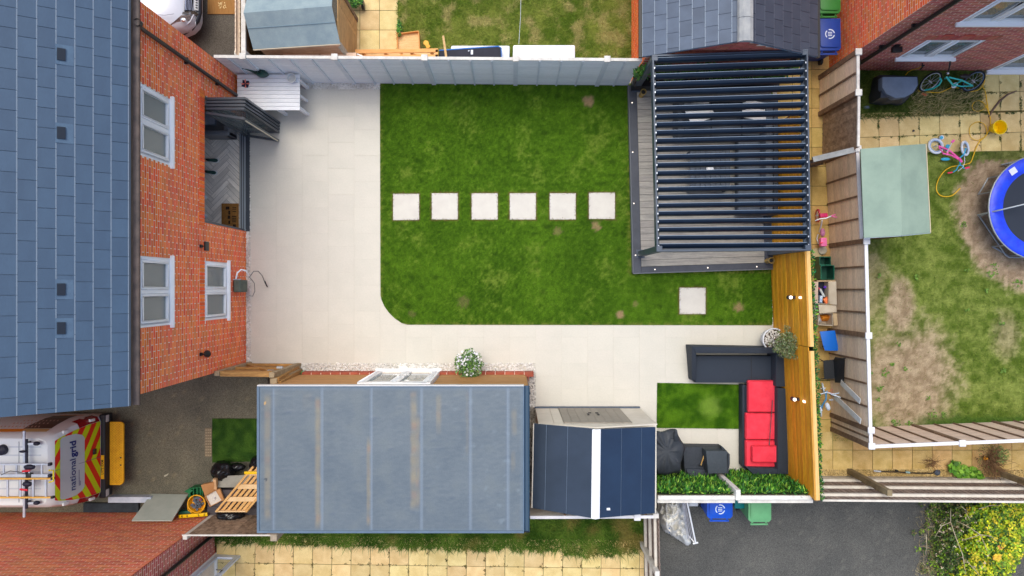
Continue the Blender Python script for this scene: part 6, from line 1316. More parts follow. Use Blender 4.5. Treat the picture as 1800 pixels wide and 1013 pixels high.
# --- outdoor tap with hose by the house wall
c = P(437, 497, .6); t = thing('hose_reel', 'grey green hose box with curved white pipe and loose hose on the brick wall', 'hose', (Wx, c.y, 0)); gg = mat('hose_green', (98, 108, 96), (84, 94, 84), sc=8, rough=.6)
MB().box((Wx + .01, P(1, 514, .8).y, .35), (Wx + .17, P(1, 492, .8).y, .8)).build('hose_box', gg, t, bevel=.03, seg=3)
MB().tube([P(437, 484, .75), P(432, 476, 1.0), P(424, 474, 1.05), P(417, 480, 1.1), P(415, 490, 1.05)], .017, 8).build('white_pipe', white, t, smooth=60); MB().tube([P(438, 488, .8), P(446, 477, .75), P(454, 477, .5), P(461, 485, .3), P(466, 498, .15)], .011, 8).build('hose', mat('grey_hose', (122, 122, 118), rough=.5), t, smooth=60); MB().tube([P(465, 494, .18), P(470, 505, .1)], [.017, .012], 8).build('nozzle', dark, t)
MB().tube([P(440, 489, .7), P(447, 498, .5), P(448, 512, .4), P(444, 521, .4), P(438, 520, .45)], .009, 8).build('cable', mat('grey_hose', (122, 122, 118)), t, smooth=60); MB().bar(P(410, 491.5, 1.0), P(424, 491, 1.0), .02, .02).build('bracket', mat('galvanised', (166, 172, 178)), t)
# ================================================================ VEHICLES
vw = mat('van_white', (234, 240, 242), rough=.3, grain=.02, spec=.6, coat=.3); chv_y = mat('chevron_yellow', (206, 226, 20), rough=.45, grain=.02); chv_r = mat('chevron_red', (226, 44, 30), rough=.45, grain=.02)
V = thing('van', 'white works van with red and yellow chevron rear doors and a ladder rack', 'van', (-11.2, -3.75, 0)); Yc = -3.75
LV = [(.30, .90, -9.17), (.60, .925, -9.15), (1.0, .92, -9.2), (1.4, .86, -9.28), (1.75, .78, -9.36), (1.88, .745, -9.40), (1.955, .68, -9.47)]
def lv_at(z, i):
    for a, b in zip(LV, LV[1:]):
        if a[0] <= z <= b[0]: t_ = (z - a[0]) / (b[0] - a[0]); return a[i] + (b[i] - a[i]) * t_
    return LV[-1][i] if z > 1 else LV[0][i]
vs = []; 
for z, w, xr in LV:
    vs += [(-14, Yc - w * .94, z), (-11.5, Yc - w, z), (xr - .16, Yc - w, z), (xr - .05, Yc - w + .04, z), (xr, Yc - w + .14, z), (xr, Yc + w - .14, z), (xr - .05, Yc + w - .04, z), (xr - .16, Yc + w, z), (-11.5, Yc + w, z), (-14, Yc + w * .94, z)]
n_ = 10; fs = [(i * n_ + k, i * n_ + (k + 1) % n_, (i + 1) * n_ + (k + 1) % n_, (i + 1) * n_ + k) for i in range(len(LV) - 1) for k in range(n_)]; fs += [tuple(range(n_ - 1, -1, -1)), tuple(range((len(LV) - 1) * n_, len(LV) * n_))]
MB().add(vs, fs).build('body', vw, V, smooth=35)
def rear(o, z, e=.005): return Vector((lv_at(z, 2) + e, Yc + o, z))
zl = sorted([l[0] for l in LV] + [1.1, 1.25, 1.55]); region = [(0, .64), (.79, .64), (.78, 1.0), (.73, 1.4), (.65, 1.75), (.61, 1.85), (0, 1.85)]
for sgn in (1, -1):
    for k in range(3, 16):
        h = .155; poly = [(0, k * h), (0, (k + 1) * h), (1.2, (k + 1) * h - .74), (1.2, k * h - .74)]; c = clip(poly, region); q = MB()
        if len(c) < 3: continue
        for a, b in zip(zl, zl[1:]):
            d = clip(c, [(-.1, a), (1.3, a), (1.3, b), (-.1, b)])
            if len(d) < 3 or abs(area2(d)) < 1e-5: continue
            pts = [rear(sgn * o, z) for o, z in d]
            q.sheet(pts if (sgn > 0) == (area2(d) > 0) else pts[::-1])
        if q.f: q.build('chevron_stripe', chv_r if k % 2 == 0 else chv_y, V)
# door window panel (blanked, grey) with rounded corners
pan = [(-.6, 1.19), (-.52, 1.12), (.52, 1.12), (.6, 1.19), (.655, 1.35), (.66, 1.55), (.64, 1.71), (.6, 1.74), (-.6, 1.74), (-.64, 1.71), (-.66, 1.55), (-.655, 1.35)]; q = MB()
for a, b in zip(zl, zl[1:]):
    d = clip(pan, [(-1, a), (1, a), (1, b), (-1, b)])
    if len(d) > 2 and abs(area2(d)) > 1e-5: pts = [rear(o, z, .011) for o, z in d]; q.sheet(pts if area2(d) > 0 else pts[::-1])
q.build('window_panel', mat('panel_grey', (198, 208, 212), rough=.25, grain=.0, spec=.6), V)
bl_ink = mat('blue_ink', (36, 48, 120), rough=.6, grain=0); up_v = (rear(0, 1.6) - rear(0, 1.3)).normalized()
ctr = rear(0, 1.44, .026)
put_text('national', .2, ctr + Vector((0, -.19, 0)), (0, 1, 0), up_v, bl_ink, V, bold=.001, fit=.66)
put_text('grid', .2, ctr + Vector((0, .352, -.004)), (0, 1, 0), up_v, bl_ink, V, bold=.005, fit=.35)
for k, (o, ln) in enumerate(((-.3, .34), (-.42, .1))): a = rear(o - ln / 2, 1.27 - .03 * k, .0135); b = rear(o + ln / 2, 1.27 - .03 * k, .0135); MB().bar(a, b, .012, .001, up=(1, 0, .2)).build('small_print', bl_ink, V)
MB().bar(rear(-.0, .64, .012), rear(.0, 1.12, .012), .008, .002, up=(1, 0, 0)).bar(rear(0, 1.12, .0145), rear(0, 1.85, .0145), .008, .002, up=(1, 0, 0)).build('door_gap', mat('gap_blue', (92, 108, 132), rough=.6), V)
c = rear(.16, .84, .02); MB().obox(c, (.04, .12, .1)).build('handle', dark, V, bevel=.015)
for sgn in (1, -1):
    for z in (.9, 1.6): c = rear(sgn * (lv_at(z, 1) - .06), z, .0); MB().obox(c, (.05, .06, .14), M=Matrix.Rotation(-.2, 3, 'Y')).build('hinge', vw, V, bevel=.01)
    c = rear(sgn * .83, .95, -.03); q = MB()
    zz = [.66, .85, 1.05, 1.25]; vs = []
    for z in zz: w = lv_at(z, 1); x = lv_at(z, 2); vs += [(x + .004, Yc + sgn * (w - .13), z), (x - .045, Yc + sgn * (w - .03), z), (x - .17, Yc + sgn * (w + .004), z)]
    q.add(vs, [(i * 3 + k, i * 3 + k + 1, (i + 1) * 3 + k + 1, (i + 1) * 3 + k) if sgn < 0 else (i * 3 + k + 1, i * 3 + k, (i + 1) * 3 + k, (i + 1) * 3 + k + 1) for i in range(3) for k in range(2)]); q.build('tail_light', mat('tail_red', (150, 14, 26), rough=.2, spec=.7, grain=0), V)
    MB().obox((-9.1, Yc + sgn * .83, .52), (.09, .16, .14)).build('reflector', mat('clear_lens', (206, 206, 206), rough=.2, grain=.1), V, bevel=.02)
MB().box((-9.2, Yc - .93, .3), (-9.06, Yc + .93, .62)).build('bumper', mat('bumper_black', (32, 34, 42), rough=.55), V, bevel=.035, seg=3)
a = Vector((-9.085, Yc - .46, .624)); MB().box((-9.145, Yc - .5, .622), (-9.075, Yc + .03, .634)).build('number_plate', mat('plate_yellow', (232, 178, 20), rough=.4, grain=.02), V)
put_text('LV72 EXM', .075, Vector((-9.11, Yc - .235, .6355)), (0, 1, 0), (-1, 0, 0), mat('black_ink', (18, 18, 20), grain=0), V, bold=.002)
q = MB(); cs = []; x0, x1, y0, y1 = -9.055, -8.74, P(1, 853, .45).y, P(1, 742, .45).y
pl_ = [(x0, y0), (x1 - .1, y0)] + [(x1 - .1 + .1 * sin(a), y0 + .1 - .1 * cos(a)) for a in (.4, .8, 1.2, 1.57)] + [(x1 - .07 + .07 * cos(a), y1 - .07 + .07 * sin(a)) for a in (0, .5, 1.1, 1.57)] + [(x0, y1)]
st_ = q.prism(pl_, .4, .45).build('rear_step', mat('step_yellow', (240, 178, 20), (226, 160, 10), sc=8, rough=.6, grain=.06), V, bevel=.006, seg=1); q = MB()
for i in range(8):
    for j in range(36): q.lathe((x0 + .035 + i * .032, y0 + .05 + j * .0375 + (i % 2) * .018, .4505), [(.007, 0), (.007, .0008)], 6, cap1=True)
q.build('perforations', mat('hole_dark', (120, 82, 10), rough=.9), st_, kind='stuff')
for dy in (.45, .62): MB().lathe((x1 - .06, y0 + dy, .451), [(.018, 0), (.018, .006)], 8, cap1=True).build('bolt', dark, st_)
# side graphics facing the big house
for (xa, xb, z0, z1, m_) in ((-14, -9.62, .72, 1.6, mat('brown_graphic', (98, 66, 48), (70, 46, 38), sc=1.2, rough=.3, grain=.03)), (-14, -10.15, 1.62, 1.76, mat('orange_graphic', (238, 148, 30), rough=.4, grain=0)), (-10.15, -9.62, 1.62, 1.76, mat('cream_graphic', (214, 184, 122), rough=.4, grain=0)), (-14, -9.5, .66, .7, mat('orange_graphic', (238, 148, 30)))):
    for sgn in (1, -1):
        w0, w1 = lv_at(z0, 1) + .004, lv_at(z1, 1) + .004; wm_ = [z for z in zl if z0 < z < z1]; zz = [z0] + wm_ + [z1]
        q = MB()
        for a, b in zip(zz, zz[1:]):
            p = [(xa, Yc + sgn * (lv_at(a, 1) * (.945 if xa < -12 else 1) + .006), a), (xb, Yc + sgn * (lv_at(a, 1) + .006), a), (xb, Yc + sgn * (lv_at(b, 1) + .006), b), (xa, Yc + sgn * (lv_at(b, 1) * (.945 if xa < -12 else 1) + .006), b)]
            q.sheet(p[::-1] if sgn > 0 else p)
        q.build('side_graphic', m_, V)
lm = mat('pale_lettering', (214, 184, 168), rough=.6, grain=0)
for row, (z, xs0, xs1) in enumerate(((1.5, -10.9, -9.95), (1.33, -10.6, -9.85), (1.16, -10.5, -9.75))):
    x = xs0
    while x < xs1:
        l_ = U(.03, .07); w = lv_at(z, 1); MB().bar((x, Yc + w + .010, z - .035), (x + l_ * .5, Yc + lv_at(z + .07, 1) + .010, z + .045), .022, .002, up=(0, 1, .2)).build('lettering_stroke', lm, V); x += l_ + .03
# roof: ribs, rack, ladders
for k in range(-3, 4): MB().bar((-14, Yc + k * .17, 1.957), (-9.6, Yc + k * .17, 1.957), .03, .008).build('roof_rib', mat('rib_white', (206, 214, 224), rough=.3, grain=.02), V)
for x_ in (-10.05, -11.3, -12.5): MB().bar((x_, Yc - .62, 1.96), (x_, Yc + .62, 1.96), .012, .006).build('roof_seam', mat('seam_grey', (150, 158, 170), rough=.5), V)
alu = mat('aluminium', (216, 222, 230), (198, 206, 216), sc=6, rough=.3, metal=.35, grain=.04); blkp = mat('navy_plastic', (34, 36, 56), rough=.5); redp = mat('red_clamp', (222, 34, 54), rough=.4, grain=0)
rk_ = thing('roof_rack', 'aluminium roof rack with red clamps fixed across the van roof', 'roof rack', (-9.85, Yc, 1.96))
for x_ in (-9.83, -11.2): q = MB(); q.bar((x_, Yc - .87, 2.12), (x_, Yc + .87, 2.12), .045, .04); q.build('crossbar', alu, rk_, bevel=.004, seg=1); MB().bar((x_ + .035, Yc - .7, 2.1), (x_ + .035, Yc + .7, 2.1), .03, .05).build('crossbar_rubber', blkp, rk_)
for o in (.6, -.6):
    MB().box((-9.87, Yc + o - .03, 1.96), (-9.8, Yc + o + .03, 2.1)).build('foot', blkp, rk_); MB().ball((-9.63, Yc + o, 2.05), (.07, .045, .05), nu=10, nv=6).build('roller_cap', blkp, rk_, smooth=60); MB().bar((-9.8, Yc + o, 2.08), (-9.65, Yc + o, 2.06), .04, .04).build('roller_arm', alu, rk_)
    MB().ball((-9.84, Yc + o * .77, 2.16), (.07, .028, .025), nu=8, nv=5).build('stop', blkp, rk_, smooth=60); MB().ball((-9.75, Yc + o * .75, 2.16), .028, nu=8, nv=5).build('knob', blkp, rk_, smooth=60)
for (px_, py_, lx, ly) in ((52, 821, .12, .06), (48, 851, .1, .06)):
    c = P(px_, py_, 2.22); MB().ball(c, (lx, ly, .05), nu=10, nv=6).build('clamp', blkp, rk_, smooth=60); c2 = P(px_ - 6, py_ + 7 if py_ < 830 else py_ + 10, 2.26); MB().obox(c2, (.16, .04, .03), .1 if py_ < 830 else -.1).build('clamp_lever', redp, rk_, bevel=.01)
MB().box(P(52, 838, 2.2) - Vector((.05, .07, .05)), P(52, 838, 2.2) + Vector((.05, .07, .05))).build('clamp_block', dark, rk_, bevel=.01)
ld = thing('ladder', 'ladder with yellow stiles and aluminium rungs lying on the van roof rack', 'ladder', (-11, -4.15, 2.2)); yel = mat('stile_yellow', (240, 190, 92), (228, 172, 70), sc=6, rough=.4, grain=.04); z_ = 2.25
y1, y2 = P(1, 842, z_).y, P(1, 875, z_).y
for y_ in (y1, y2):
    MB().bar((-13.6, y_, z_), (P(93, 1, z_).x, y_ + .01, z_), .028, .07).build('stile', yel, ld); MB().obox((P(93, 1, z_).x, y_ + .01, z_), (.05, .045, .08)).build('foot', dark, ld, bevel=.006)
for k in range(17):
    x_ = P(81, 1, z_).x - k * .255; MB().bar((x_, y1, z_ + .0), (x_, y2, z_), .034, .03).build('rung', alu, ld)
ld = thing('ladder', 'bare aluminium ladder lying beside the yellow one on the van roof rack', 'ladder', (-11, -3.75, 2.2)); y1, y2 = P(1, 816, 2.2).y, P(1, 836, 2.2).y
for y_ in (y1, y2): MB().bar((-13.6, y_, 2.2), (P(87, 1, 2.2).x, y_, 2.2), .03 if y_ == y1 else .06, .06).build('stile', alu, ld); MB().obox((P(88, 1, 2.2).x, y_, 2.2), (.05, .06, .08)).build('foot', blkp, ld, bevel=.006)
for k in range(14): x_ = P(81, 1, z_).x - .12 - k * .255; MB().bar((x_, y1, 2.19), (x_, y2, 2.19), .03, .025).build('rung', alu, ld)
MB().tube([P(86, 827, 2.3), P(94, 827, 2.3), P(94, 846, 2.3), P(86, 848, 2.3)], .016, 8).build('bracket', mat('bright_yellow', (236, 220, 30), rough=.4), ld)
MB().tube([P(2, 835, 2.24), P(18, 828, 2.26), P(34, 830, 2.26), P(50, 836, 2.24)], .006, 6).build('cord', dark, ld)
c = P(-2, 793, 2.08); t = thing('roof_vent', 'round dark vent at the left edge of the van roof', 'vent', (c.x, c.y, 1.96)); MB().lathe((c.x, c.y, 1.96), [(.11, 0), (.1, .08), (.05, .11)], 18, cap1=True).build('vent_cap', blkp, t, smooth=50)
for x_ in (-9.9, -12.8):
    for sgn in (1, -1): q = MB().lathe((x_, Yc + sgn * .78, .33), [(.2, -.1), (.33, -.09), (.33, .09), (.2, .1)], 20, axis=(0, 1, 0), cap1=True); q.build('wheel', mat('tyre', (30, 30, 32), rough=.9), V, smooth=40)
# ---------------------------------------------------------------- silver car
C1 = thing('car', 'silver car with its bonnet pointing at the cardboard sheet beside the brick house', 'car', (-9, 6.55, 0)); cy = 6.56
sil = mat('car_silver', (218, 221, 232), (210, 214, 226), sc=1, rough=.25, grain=.01, spec=.6, coat=.5); blk_g = mat('car_glass', (52, 66, 80), rough=.08, grain=0, spec=.9)
sec = [(-12.2, .86, .95), (-11, .91, 1.02), (-9.2, .92, 1.05), (-8.3, .92, 1.02), (-7.75, .90, .96), (-7.42, .86, .86), (-7.22, .78, .74), (-7.10, .66, .62), (-7.05, .52, .52)]
vs = []; 
for x, w, tz_ in sec:
    hs = [(1, .24), (1, .5), (.99, max(.5, tz_ - .22)), (.93, tz_ - .09), (.8, tz_ - .03), (.45, tz_), (0, tz_ + .015)]
    ring = [(-a * w, z) for a, z in hs] + [(a * w, z) for a, z in hs[::-1][1:]]; vs += [(x, cy + o, z) for o, z in ring]
n_ = 13; fs = [(i * n_ + k, (i + 1) * n_ + k, (i + 1) * n_ + (k + 1) % n_, i * n_ + (k + 1) % n_) for i in range(len(sec) - 1) for k in range(n_)] + [tuple(range(n_)), tuple(range(len(sec) * n_ - 1, (len(sec) - 1) * n_ - 1, -1))]
MB().add(vs, fs).build('body', sil, C1, smooth=40)
cab = [(-8.42, .80, 1.03), (-8.75, .76, 1.3), (-9.1, .68, 1.5), (-10.6, .66, 1.52), (-11.6, .74, 1.05)]; vs = []
for x, w, z in cab: vs += [(x, cy - w - .02, 1.0), (x, cy - w, z - .02), (x, cy - w * .5, z), (x, cy + w * .5, z), (x, cy + w, z - .02), (x, cy + w + .02, 1.0)]
MB().add(vs, [(i * 6 + k, (i + 1) * 6 + k, (i + 1) * 6 + k + 1, i * 6 + k + 1) for i in range(4) for k in range(5)]).build('windscreen', blk_g, C1, smooth=50)
MB().prism([(-9.15, cy - .62), (-9.15, cy + .62), (-10.6, cy + .62), (-10.6, cy - .62)], 1.5, 1.54).build('car_roof', sil, C1, bevel=.01)
def patch(pts, m, nm, lift=0, th=.012, bev=0):
    v = [P(*p) for p in pts]; v = v if area2([(p.x, p.y) for p in v]) > 0 else v[::-1]; b = [p - Z * th for p in v]; n_ = len(v)
    return MB().add(b + v, [tuple(reversed(range(n_))), tuple(range(n_, 2 * n_))] + [(i, (i + 1) % n_, (i + 1) % n_ + n_, i + n_) for i in range(n_)])
dk_b = mat('car_black', (26, 28, 36), rough=.3, spec=.6); chr_ = mat('chrome', (190, 192, 196))
patch([(326, -20, .82), (340, -20, .66), (336, 18, .68), (332, 20, .70), (324, 20, .80)], dk_b, 'g', th=.05).build('grille', dk_b, C1)
for k in range(5): patch([(326 + k * 2.6, -20, .83 - .03 * k), (327.2 + k * 2.6, -20, .83 - .03 * k), (326 + k * 2.5, 18, .83 - .03 * k), (325 + k * 2.5, 18, .83 - .03 * k)], sil, 'b', th=.01).build('grille_bar', mat('dark_chrome', (110, 116, 140), metal=.6, rough=.3), C1)
patch([(321, 21, .84), (342, 19, .66), (349, 25, .55), (345, 27, .58), (320, 25, .82)], chr_, 'c', th=.04).build('grille_surround', chr_, C1)
patch([(299, 43, .84), (306, 38, .86), (318, 27, .84), (334, 26, .74), (334, 31, .70), (326, 43, .66), (314, 50, .66), (305, 50, .72)], chr_, 'h', th=.05).build('headlight', mat('headlight_lens', (196, 186, 176), (120, 116, 118), sc=16, rough=.12, spec=.9, grain=.1), C1, bevel=.01)
c = P(322, 35, .82); MB().ball(c, (.07, .05, .025), nu=12, nv=6).build('headlight_bulb', mat('bright_chrome', (240, 240, 240), metal=.9, rough=.1, grain=0), C1, smooth=60)
MB().tube([P(341, 26, .7), P(335, 38, .66), P(326, 46, .64), P(312, 52, .64), P(302, 52, .68)], .018, 6).build('bumper_trim', sil, C1, smooth=60)
MB().tube([P(350, -10, .5), P(350, 22, .48), P(346, 36, .46), P(336, 49, .44), P(322, 58, .42), P(308, 60, .42)], [.07, .07, .07, .07, .06, .05], 8).build('bumper', mat('bumper_dark', (44, 48, 60), rough=.35, spec=.6), C1, smooth=60)
MB().tube([P(353, -10, .52), P(352.5, 22, .5), P(347.5, 38, .48), P(338, 50, .46), P(326, 58, .45)], .014, 6).build('bumper_strip', mat('dark_chrome', (110, 116, 140)), C1, smooth=60)
a = P(345, 18, .62); b = P(345, -25, .62); MB().bar(a, b, .09, .02, up=(1, 0, .9)).build('number_plate', mat('plate_white', (226, 228, 230), rough=.4, grain=0), C1)
for k, yy in enumerate((14, 9.5, 5, .5)): c = P(345.6, yy, .636); MB().obox(c, (.045, .022, .004), M=Matrix.Rotation(.8, 3, 'Y')).build('plate_character', mat('black_ink', (18, 18, 20)), C1)
MB().tube([P(272, 25.5, 1.0), P(290, 27, .98), P(306, 24.5, .93)], .006, 5).build('bonnet_crease', mat('shadow_silver', (150, 154, 170), rough=.4), C1)
for x_ in (-8.0, -11): MB().lathe((x_, cy - .8, .33), [(.2, -.1), (.33, -.09), (.33, .09), (.2, .1)], 20, axis=(0, 1, 0), cap1=True).build('wheel', mat('tyre', (30, 30, 32)), C1, smooth=40)
MB().ball((-8.35, cy - 1.02, 1.05), (.1, .11, .08), nu=10, nv=6).build('wing_mirror', sil, C1, smooth=60)
t = thing('cardboard_sheet', 'flat brown cardboard sheet with white marks lying on the tarmac by the silver car', 'cardboard', P(390, 10, 0))
a, b = P(365, 25, .0), P(440, -30, 0); MB().box((a.x, a.y, -.008), (b.x, b.y, .004)).build('sheet', mat('brown_card', (164, 118, 66), (148, 104, 54), sc=5, rough=.9, grain=.08, st=(8, 1, 1)), t)
for k in range(26): c = P(391 + U(-7, 6), 9 + U(-6, 6), .006); MB().obox(c, (U(.008, .04), U(.006, .02), .002), U(0, 3)).build('paint_mark', mat('paint_cream', (232, 206, 150), rough=.8), t)
# ================================================================ WHEELIE BINS, TOYS, CLUTTER
def wheelie(px, py, rot, col, lbl, w=.56, d=.66, zt=1.05, mark=True, grp='wheelie bins', nm='wheelie_bin', pale=None):
    c = P(px, py, zt); t = thing(nm, lbl, 'bin', (c.x, c.y, 0), rot, grp); m = mat('bin_%d_%d_%d' % col, col, tuple(int(v * .9) for v in col), sc=3, rough=.45, grain=.04)
    q = MB(); k = .78; q.hexa([(-w / 2 * k, -d / 2 * k, .04), (w / 2 * k, -d / 2 * k, .04), (w / 2 * k, d / 2 * k, .04), (-w / 2 * k, d / 2 * k, .04), (-w / 2 * .95, -d / 2 * .93, zt - .1), (w / 2 * .95, -d / 2 * .93, zt - .1), (w / 2 * .95, d / 2 * .9, zt - .1), (-w / 2 * .95, d / 2 * .9, zt - .1)]); q.build('bin_body', m, t, local=True, bevel=.02)
    q = MB(); cr = .05; o = [(-w / 2, d / 2), (-w / 2, -d / 2 + cr), (-w / 2 + cr, -d / 2), (w / 2 - cr, -d / 2), (w / 2, -d / 2 + cr), (w / 2, d / 2)]; q.prism(o, zt - .1, zt - .03)
    lid = q.build('lid', m, t, local=True, bevel=.012); q = MB(); f = .82; q.prism([(a * f, b * f) for a, b in o], zt - .03, zt); q.build('lid_panel', m, lid, local=True, bevel=.015)
    MB().bar((-w / 2 * .75, -d / 2 - .06, zt - .08), (w / 2 * .75, -d / 2 - .06, zt - .08), .035, .03).bar((-w / 2 * .6, -d / 2 - .06, zt - .08), (-w / 2 * .6, -d / 2 + .02, zt - .08), .03, .03).bar((w / 2 * .6, -d / 2 - .06, zt - .08), (w / 2 * .6, -d / 2 + .02, zt - .08), .03, .03).build('handle', m, t, local=True)
    for s_ in (1, -1): MB().lathe((s_ * w / 2 * .8, -d / 2 * .8, .1), [(.1, -.025), (.1, .025)], 14, axis=(1, 0, 0), cap1=True).build('wheel', dark, t, local=True, smooth=40)
    if mark:
        wm_ = mat('bin_print', (214, 226, 240), rough=.6, grain=0); r = .085; cc = Vector((0, -.13 if mark == 2 else -.0, zt + .0015)); q = MB()
        for k_ in range(3):
            a0 = k_ * 2 * pi / 3 + .2
            for j in range(5): a = a0 + j * .33; b = a + .33; q.add([cc + Vector((r * cos(a), r * sin(a), 0)), cc + Vector(((r + .022) * cos(a), (r + .022) * sin(a), 0)), cc + Vector(((r + .022) * cos(b), (r + .022) * sin(b), 0)), cc + Vector((r * cos(b), r * sin(b), 0))], [(0, 1, 2, 3)])
        for yy in (-.035, 0, .035): q.box((cc.x - .045, yy - .008 + cc.y, cc.z - .001), (cc.x + .045, yy + .008 + cc.y, cc.z + .0005))
        q.build('print', wm_, lid, local=True)
    return t
wheelie(1459, 60, radians(1), (26, 66, 156), 'dark blue bin with white symbol between the slate garage and the orange wall', w=.5, d=.7)
wheelie(1459, -4, 0, (54, 134, 56), 'bright green bin at the top edge behind the dark blue bin', w=.5, d=.66, mark=False)
wheelie(1266, 885, 0, (12, 84, 206), 'bright blue bin with white symbol on the tarmac below the leaf screen', w=.56, d=.68, mark=2)
wheelie(1336.5, 892, 0, (108, 176, 122), 'pale green bin standing on the tarmac right of the bright blue bin', w=.5, d=.66, mark=False)
t = thing('food_caddy', 'small teal caddy on the tarmac between the blue and pale green bins', 'bin', P(1302, 880, .6)); c = P(1303, 880, .7); t.location = (c.x, c.y, 0); tq = mat('teal_plastic', (10, 124, 128), (8, 112, 118), sc=4, rough=.4)
MB().hexa([(c.x - .1, c.y - .14, .0), (c.x + .1, c.y - .14, 0), (c.x + .1, c.y + .14, 0), (c.x - .1, c.y + .14, 0), (c.x - .13, c.y - .17, .62), (c.x + .13, c.y - .17, .62), (c.x + .13, c.y + .17, .62), (c.x - .13, c.y + .17, .62)]).build('caddy_body', tq, t, bevel=.015); MB().box((c.x - .14, c.y - .19, .625), (c.x + .14, c.y + .18, .68)).build('lid', tq, t, bevel=.02)
t = thing('storage_box', 'pale grey box beside the white metal frame under the fence rail', 'box', P(1222, 880, 0)); a, b = P(1212, 889, .5), P(1226, 866, .5); MB().box((a.x, a.y, 0), (b.x, b.y, .48)).build('box_body', mat('grey_box', (176, 184, 196), rough=.5), t, bevel=.01); MB().box((a.x - .01, a.y - .01, .485), (b.x + .01, b.y, .52)).build('lid', mat('box_lid', (206, 212, 220), rough=.5), t, bevel=.008)
t = thing('bin_liner', 'dark folded bag lying beside the bright blue bin', 'bag', P(1235, 880, 0)); MB().ball(P(1234, 882, .2), (.12, .16, .18), nu=10, nv=6, jit=.1).build('bag_body', mat('navy_bag', (28, 34, 58), rough=.4), t, smooth=60)
# crumpled builder's bag
t = thing('bulk_bag', 'crumpled dirty white woven sack slumped against the post on the tarmac', 'sack', P(1190, 915, 0)); sk = mat('dirty_white_sack', (240, 240, 236), (208, 206, 202), sc=5, rough=.85, grain=.12, gsc=40)
def crumple(name, outline, ztop, m, root, n=26, amp=.1, seed=0, fr=5):
    poly = pp(*outline); xs = [p[0] for p in poly]; ys = [p[1] for p in poly]; vs = []; fs = []; idx = {}
    x0, x1, y0, y1 = min(xs), max(xs), min(ys), max(ys); cx_ = sum(xs) / len(xs); cy_ = sum(ys) / len(ys)
    def edge_d(x, y):
        d = 9
        for i in range(len(poly)):
            a = Vector(poly[i]); b = Vector(poly[(i + 1) % len(poly)]); ab = b - a; t_ = max(0, min(1, (Vector((x, y)) - a).dot(ab) / ab.length_squared)); d = min(d, (a + ab * t_ - Vector((x, y))).length)
        return d
    for i in range(n):
        for j in range(n):
            x = x0 + (x1 - x0) * i / (n - 1); y = y0 + (y1 - y0) * j / (n - 1); ins = inside((x, y), poly)
            if not ins: continue
            d = edge_d(x, y); h = ztop * min(1, (d / .13)) ** .55; rn = abs(ns(x * fr, y * fr, 1, seed)) ; r2 = abs(ns(x * fr * 2.2, y * fr * 2.2, 1, seed + 5))
            k = max(.02, h * (1 - .35 * rn) + amp * (.5 - 1.6 * rn) * min(1, d * 8) - amp * .8 * r2 * min(1, d * 8)); s_ = (CAM_H - k) / CAM_H
            idx[(i, j)] = len(vs); vs.append((x * s_, y * s_, k))
    for i in range(n - 1):
        for j in range(n - 1):
            q = [idx.get((i, j)), idx.get((i + 1, j)), idx.get((i + 1, j + 1)), idx.get((i, j + 1))]; q = [v for v in q if v is not None]
            if len(q) >= 3: fs.append(tuple(q))
    # skirt down to the ground
    from collections import Counter
    ec = Counter(); od = {}
    for f in fs:
        for a, b in zip(f, f[1:] + f[:1]): ec[frozenset((a, b))] += 1; od[frozenset((a, b))] = (a, b)
    low = {}
    for e, c_ in ec.items():
        if c_ == 1:
            a, b = od[e]
            for v in (a, b):
                if v not in low: low[v] = len(vs); vs.append((vs[v][0] * .995, vs[v][1] * .995, .003))
            fs.append((b, a, low[a], low[b]))
    return MB().add(vs, fs).build(name, m, root, smooth=70)
crumple('sack_body', [(1158, 876), (1196, 874), (1204, 890), (1206, 915), (1212, 940), (1216, 955), (1208, 961), (1192, 950), (1176, 940), (1168, 936), (1160, 922), (1158, 900)], .5, sk, t, 44, .2, 3, 7)
MB().tube([P(1174, 930, .3), P(1177, 927, .38), P(1177, 936, .3)], .014, 6).build('loop', mat('blue_loop', (110, 140, 190), rough=.7), t)
t = thing('metal_frame', 'white metal frame leaning beside the crumpled white sack', 'frame', P(1212, 915, 0)); 
a, b = P(1206, 875, 1.0), P(1223, 955, .3); MB().tube([a, b], .02, 8).build('rail', white, t, smooth=60); MB().tube([P(1202, 875, 1.0), P(1211, 875, 1.0)], .016, 6).build('end_bar', white, t); MB().tube([P(1218, 956, .3), P(1227, 954, .3)], .02, 6).build('end_bar', white, t)
for k in range(4): a = P(1199 + k * 1.5, 880, .9); b = P(1209 + k * 3, 948, .25); MB().tube([a, b], .008, 5).build('wire', mat('frame_grey', (190, 190, 200), rough=.4), t)
MB().tube([P(1209, 940, .2), P(1220, 953, .3)], .014, 6).build('leg', white, t)
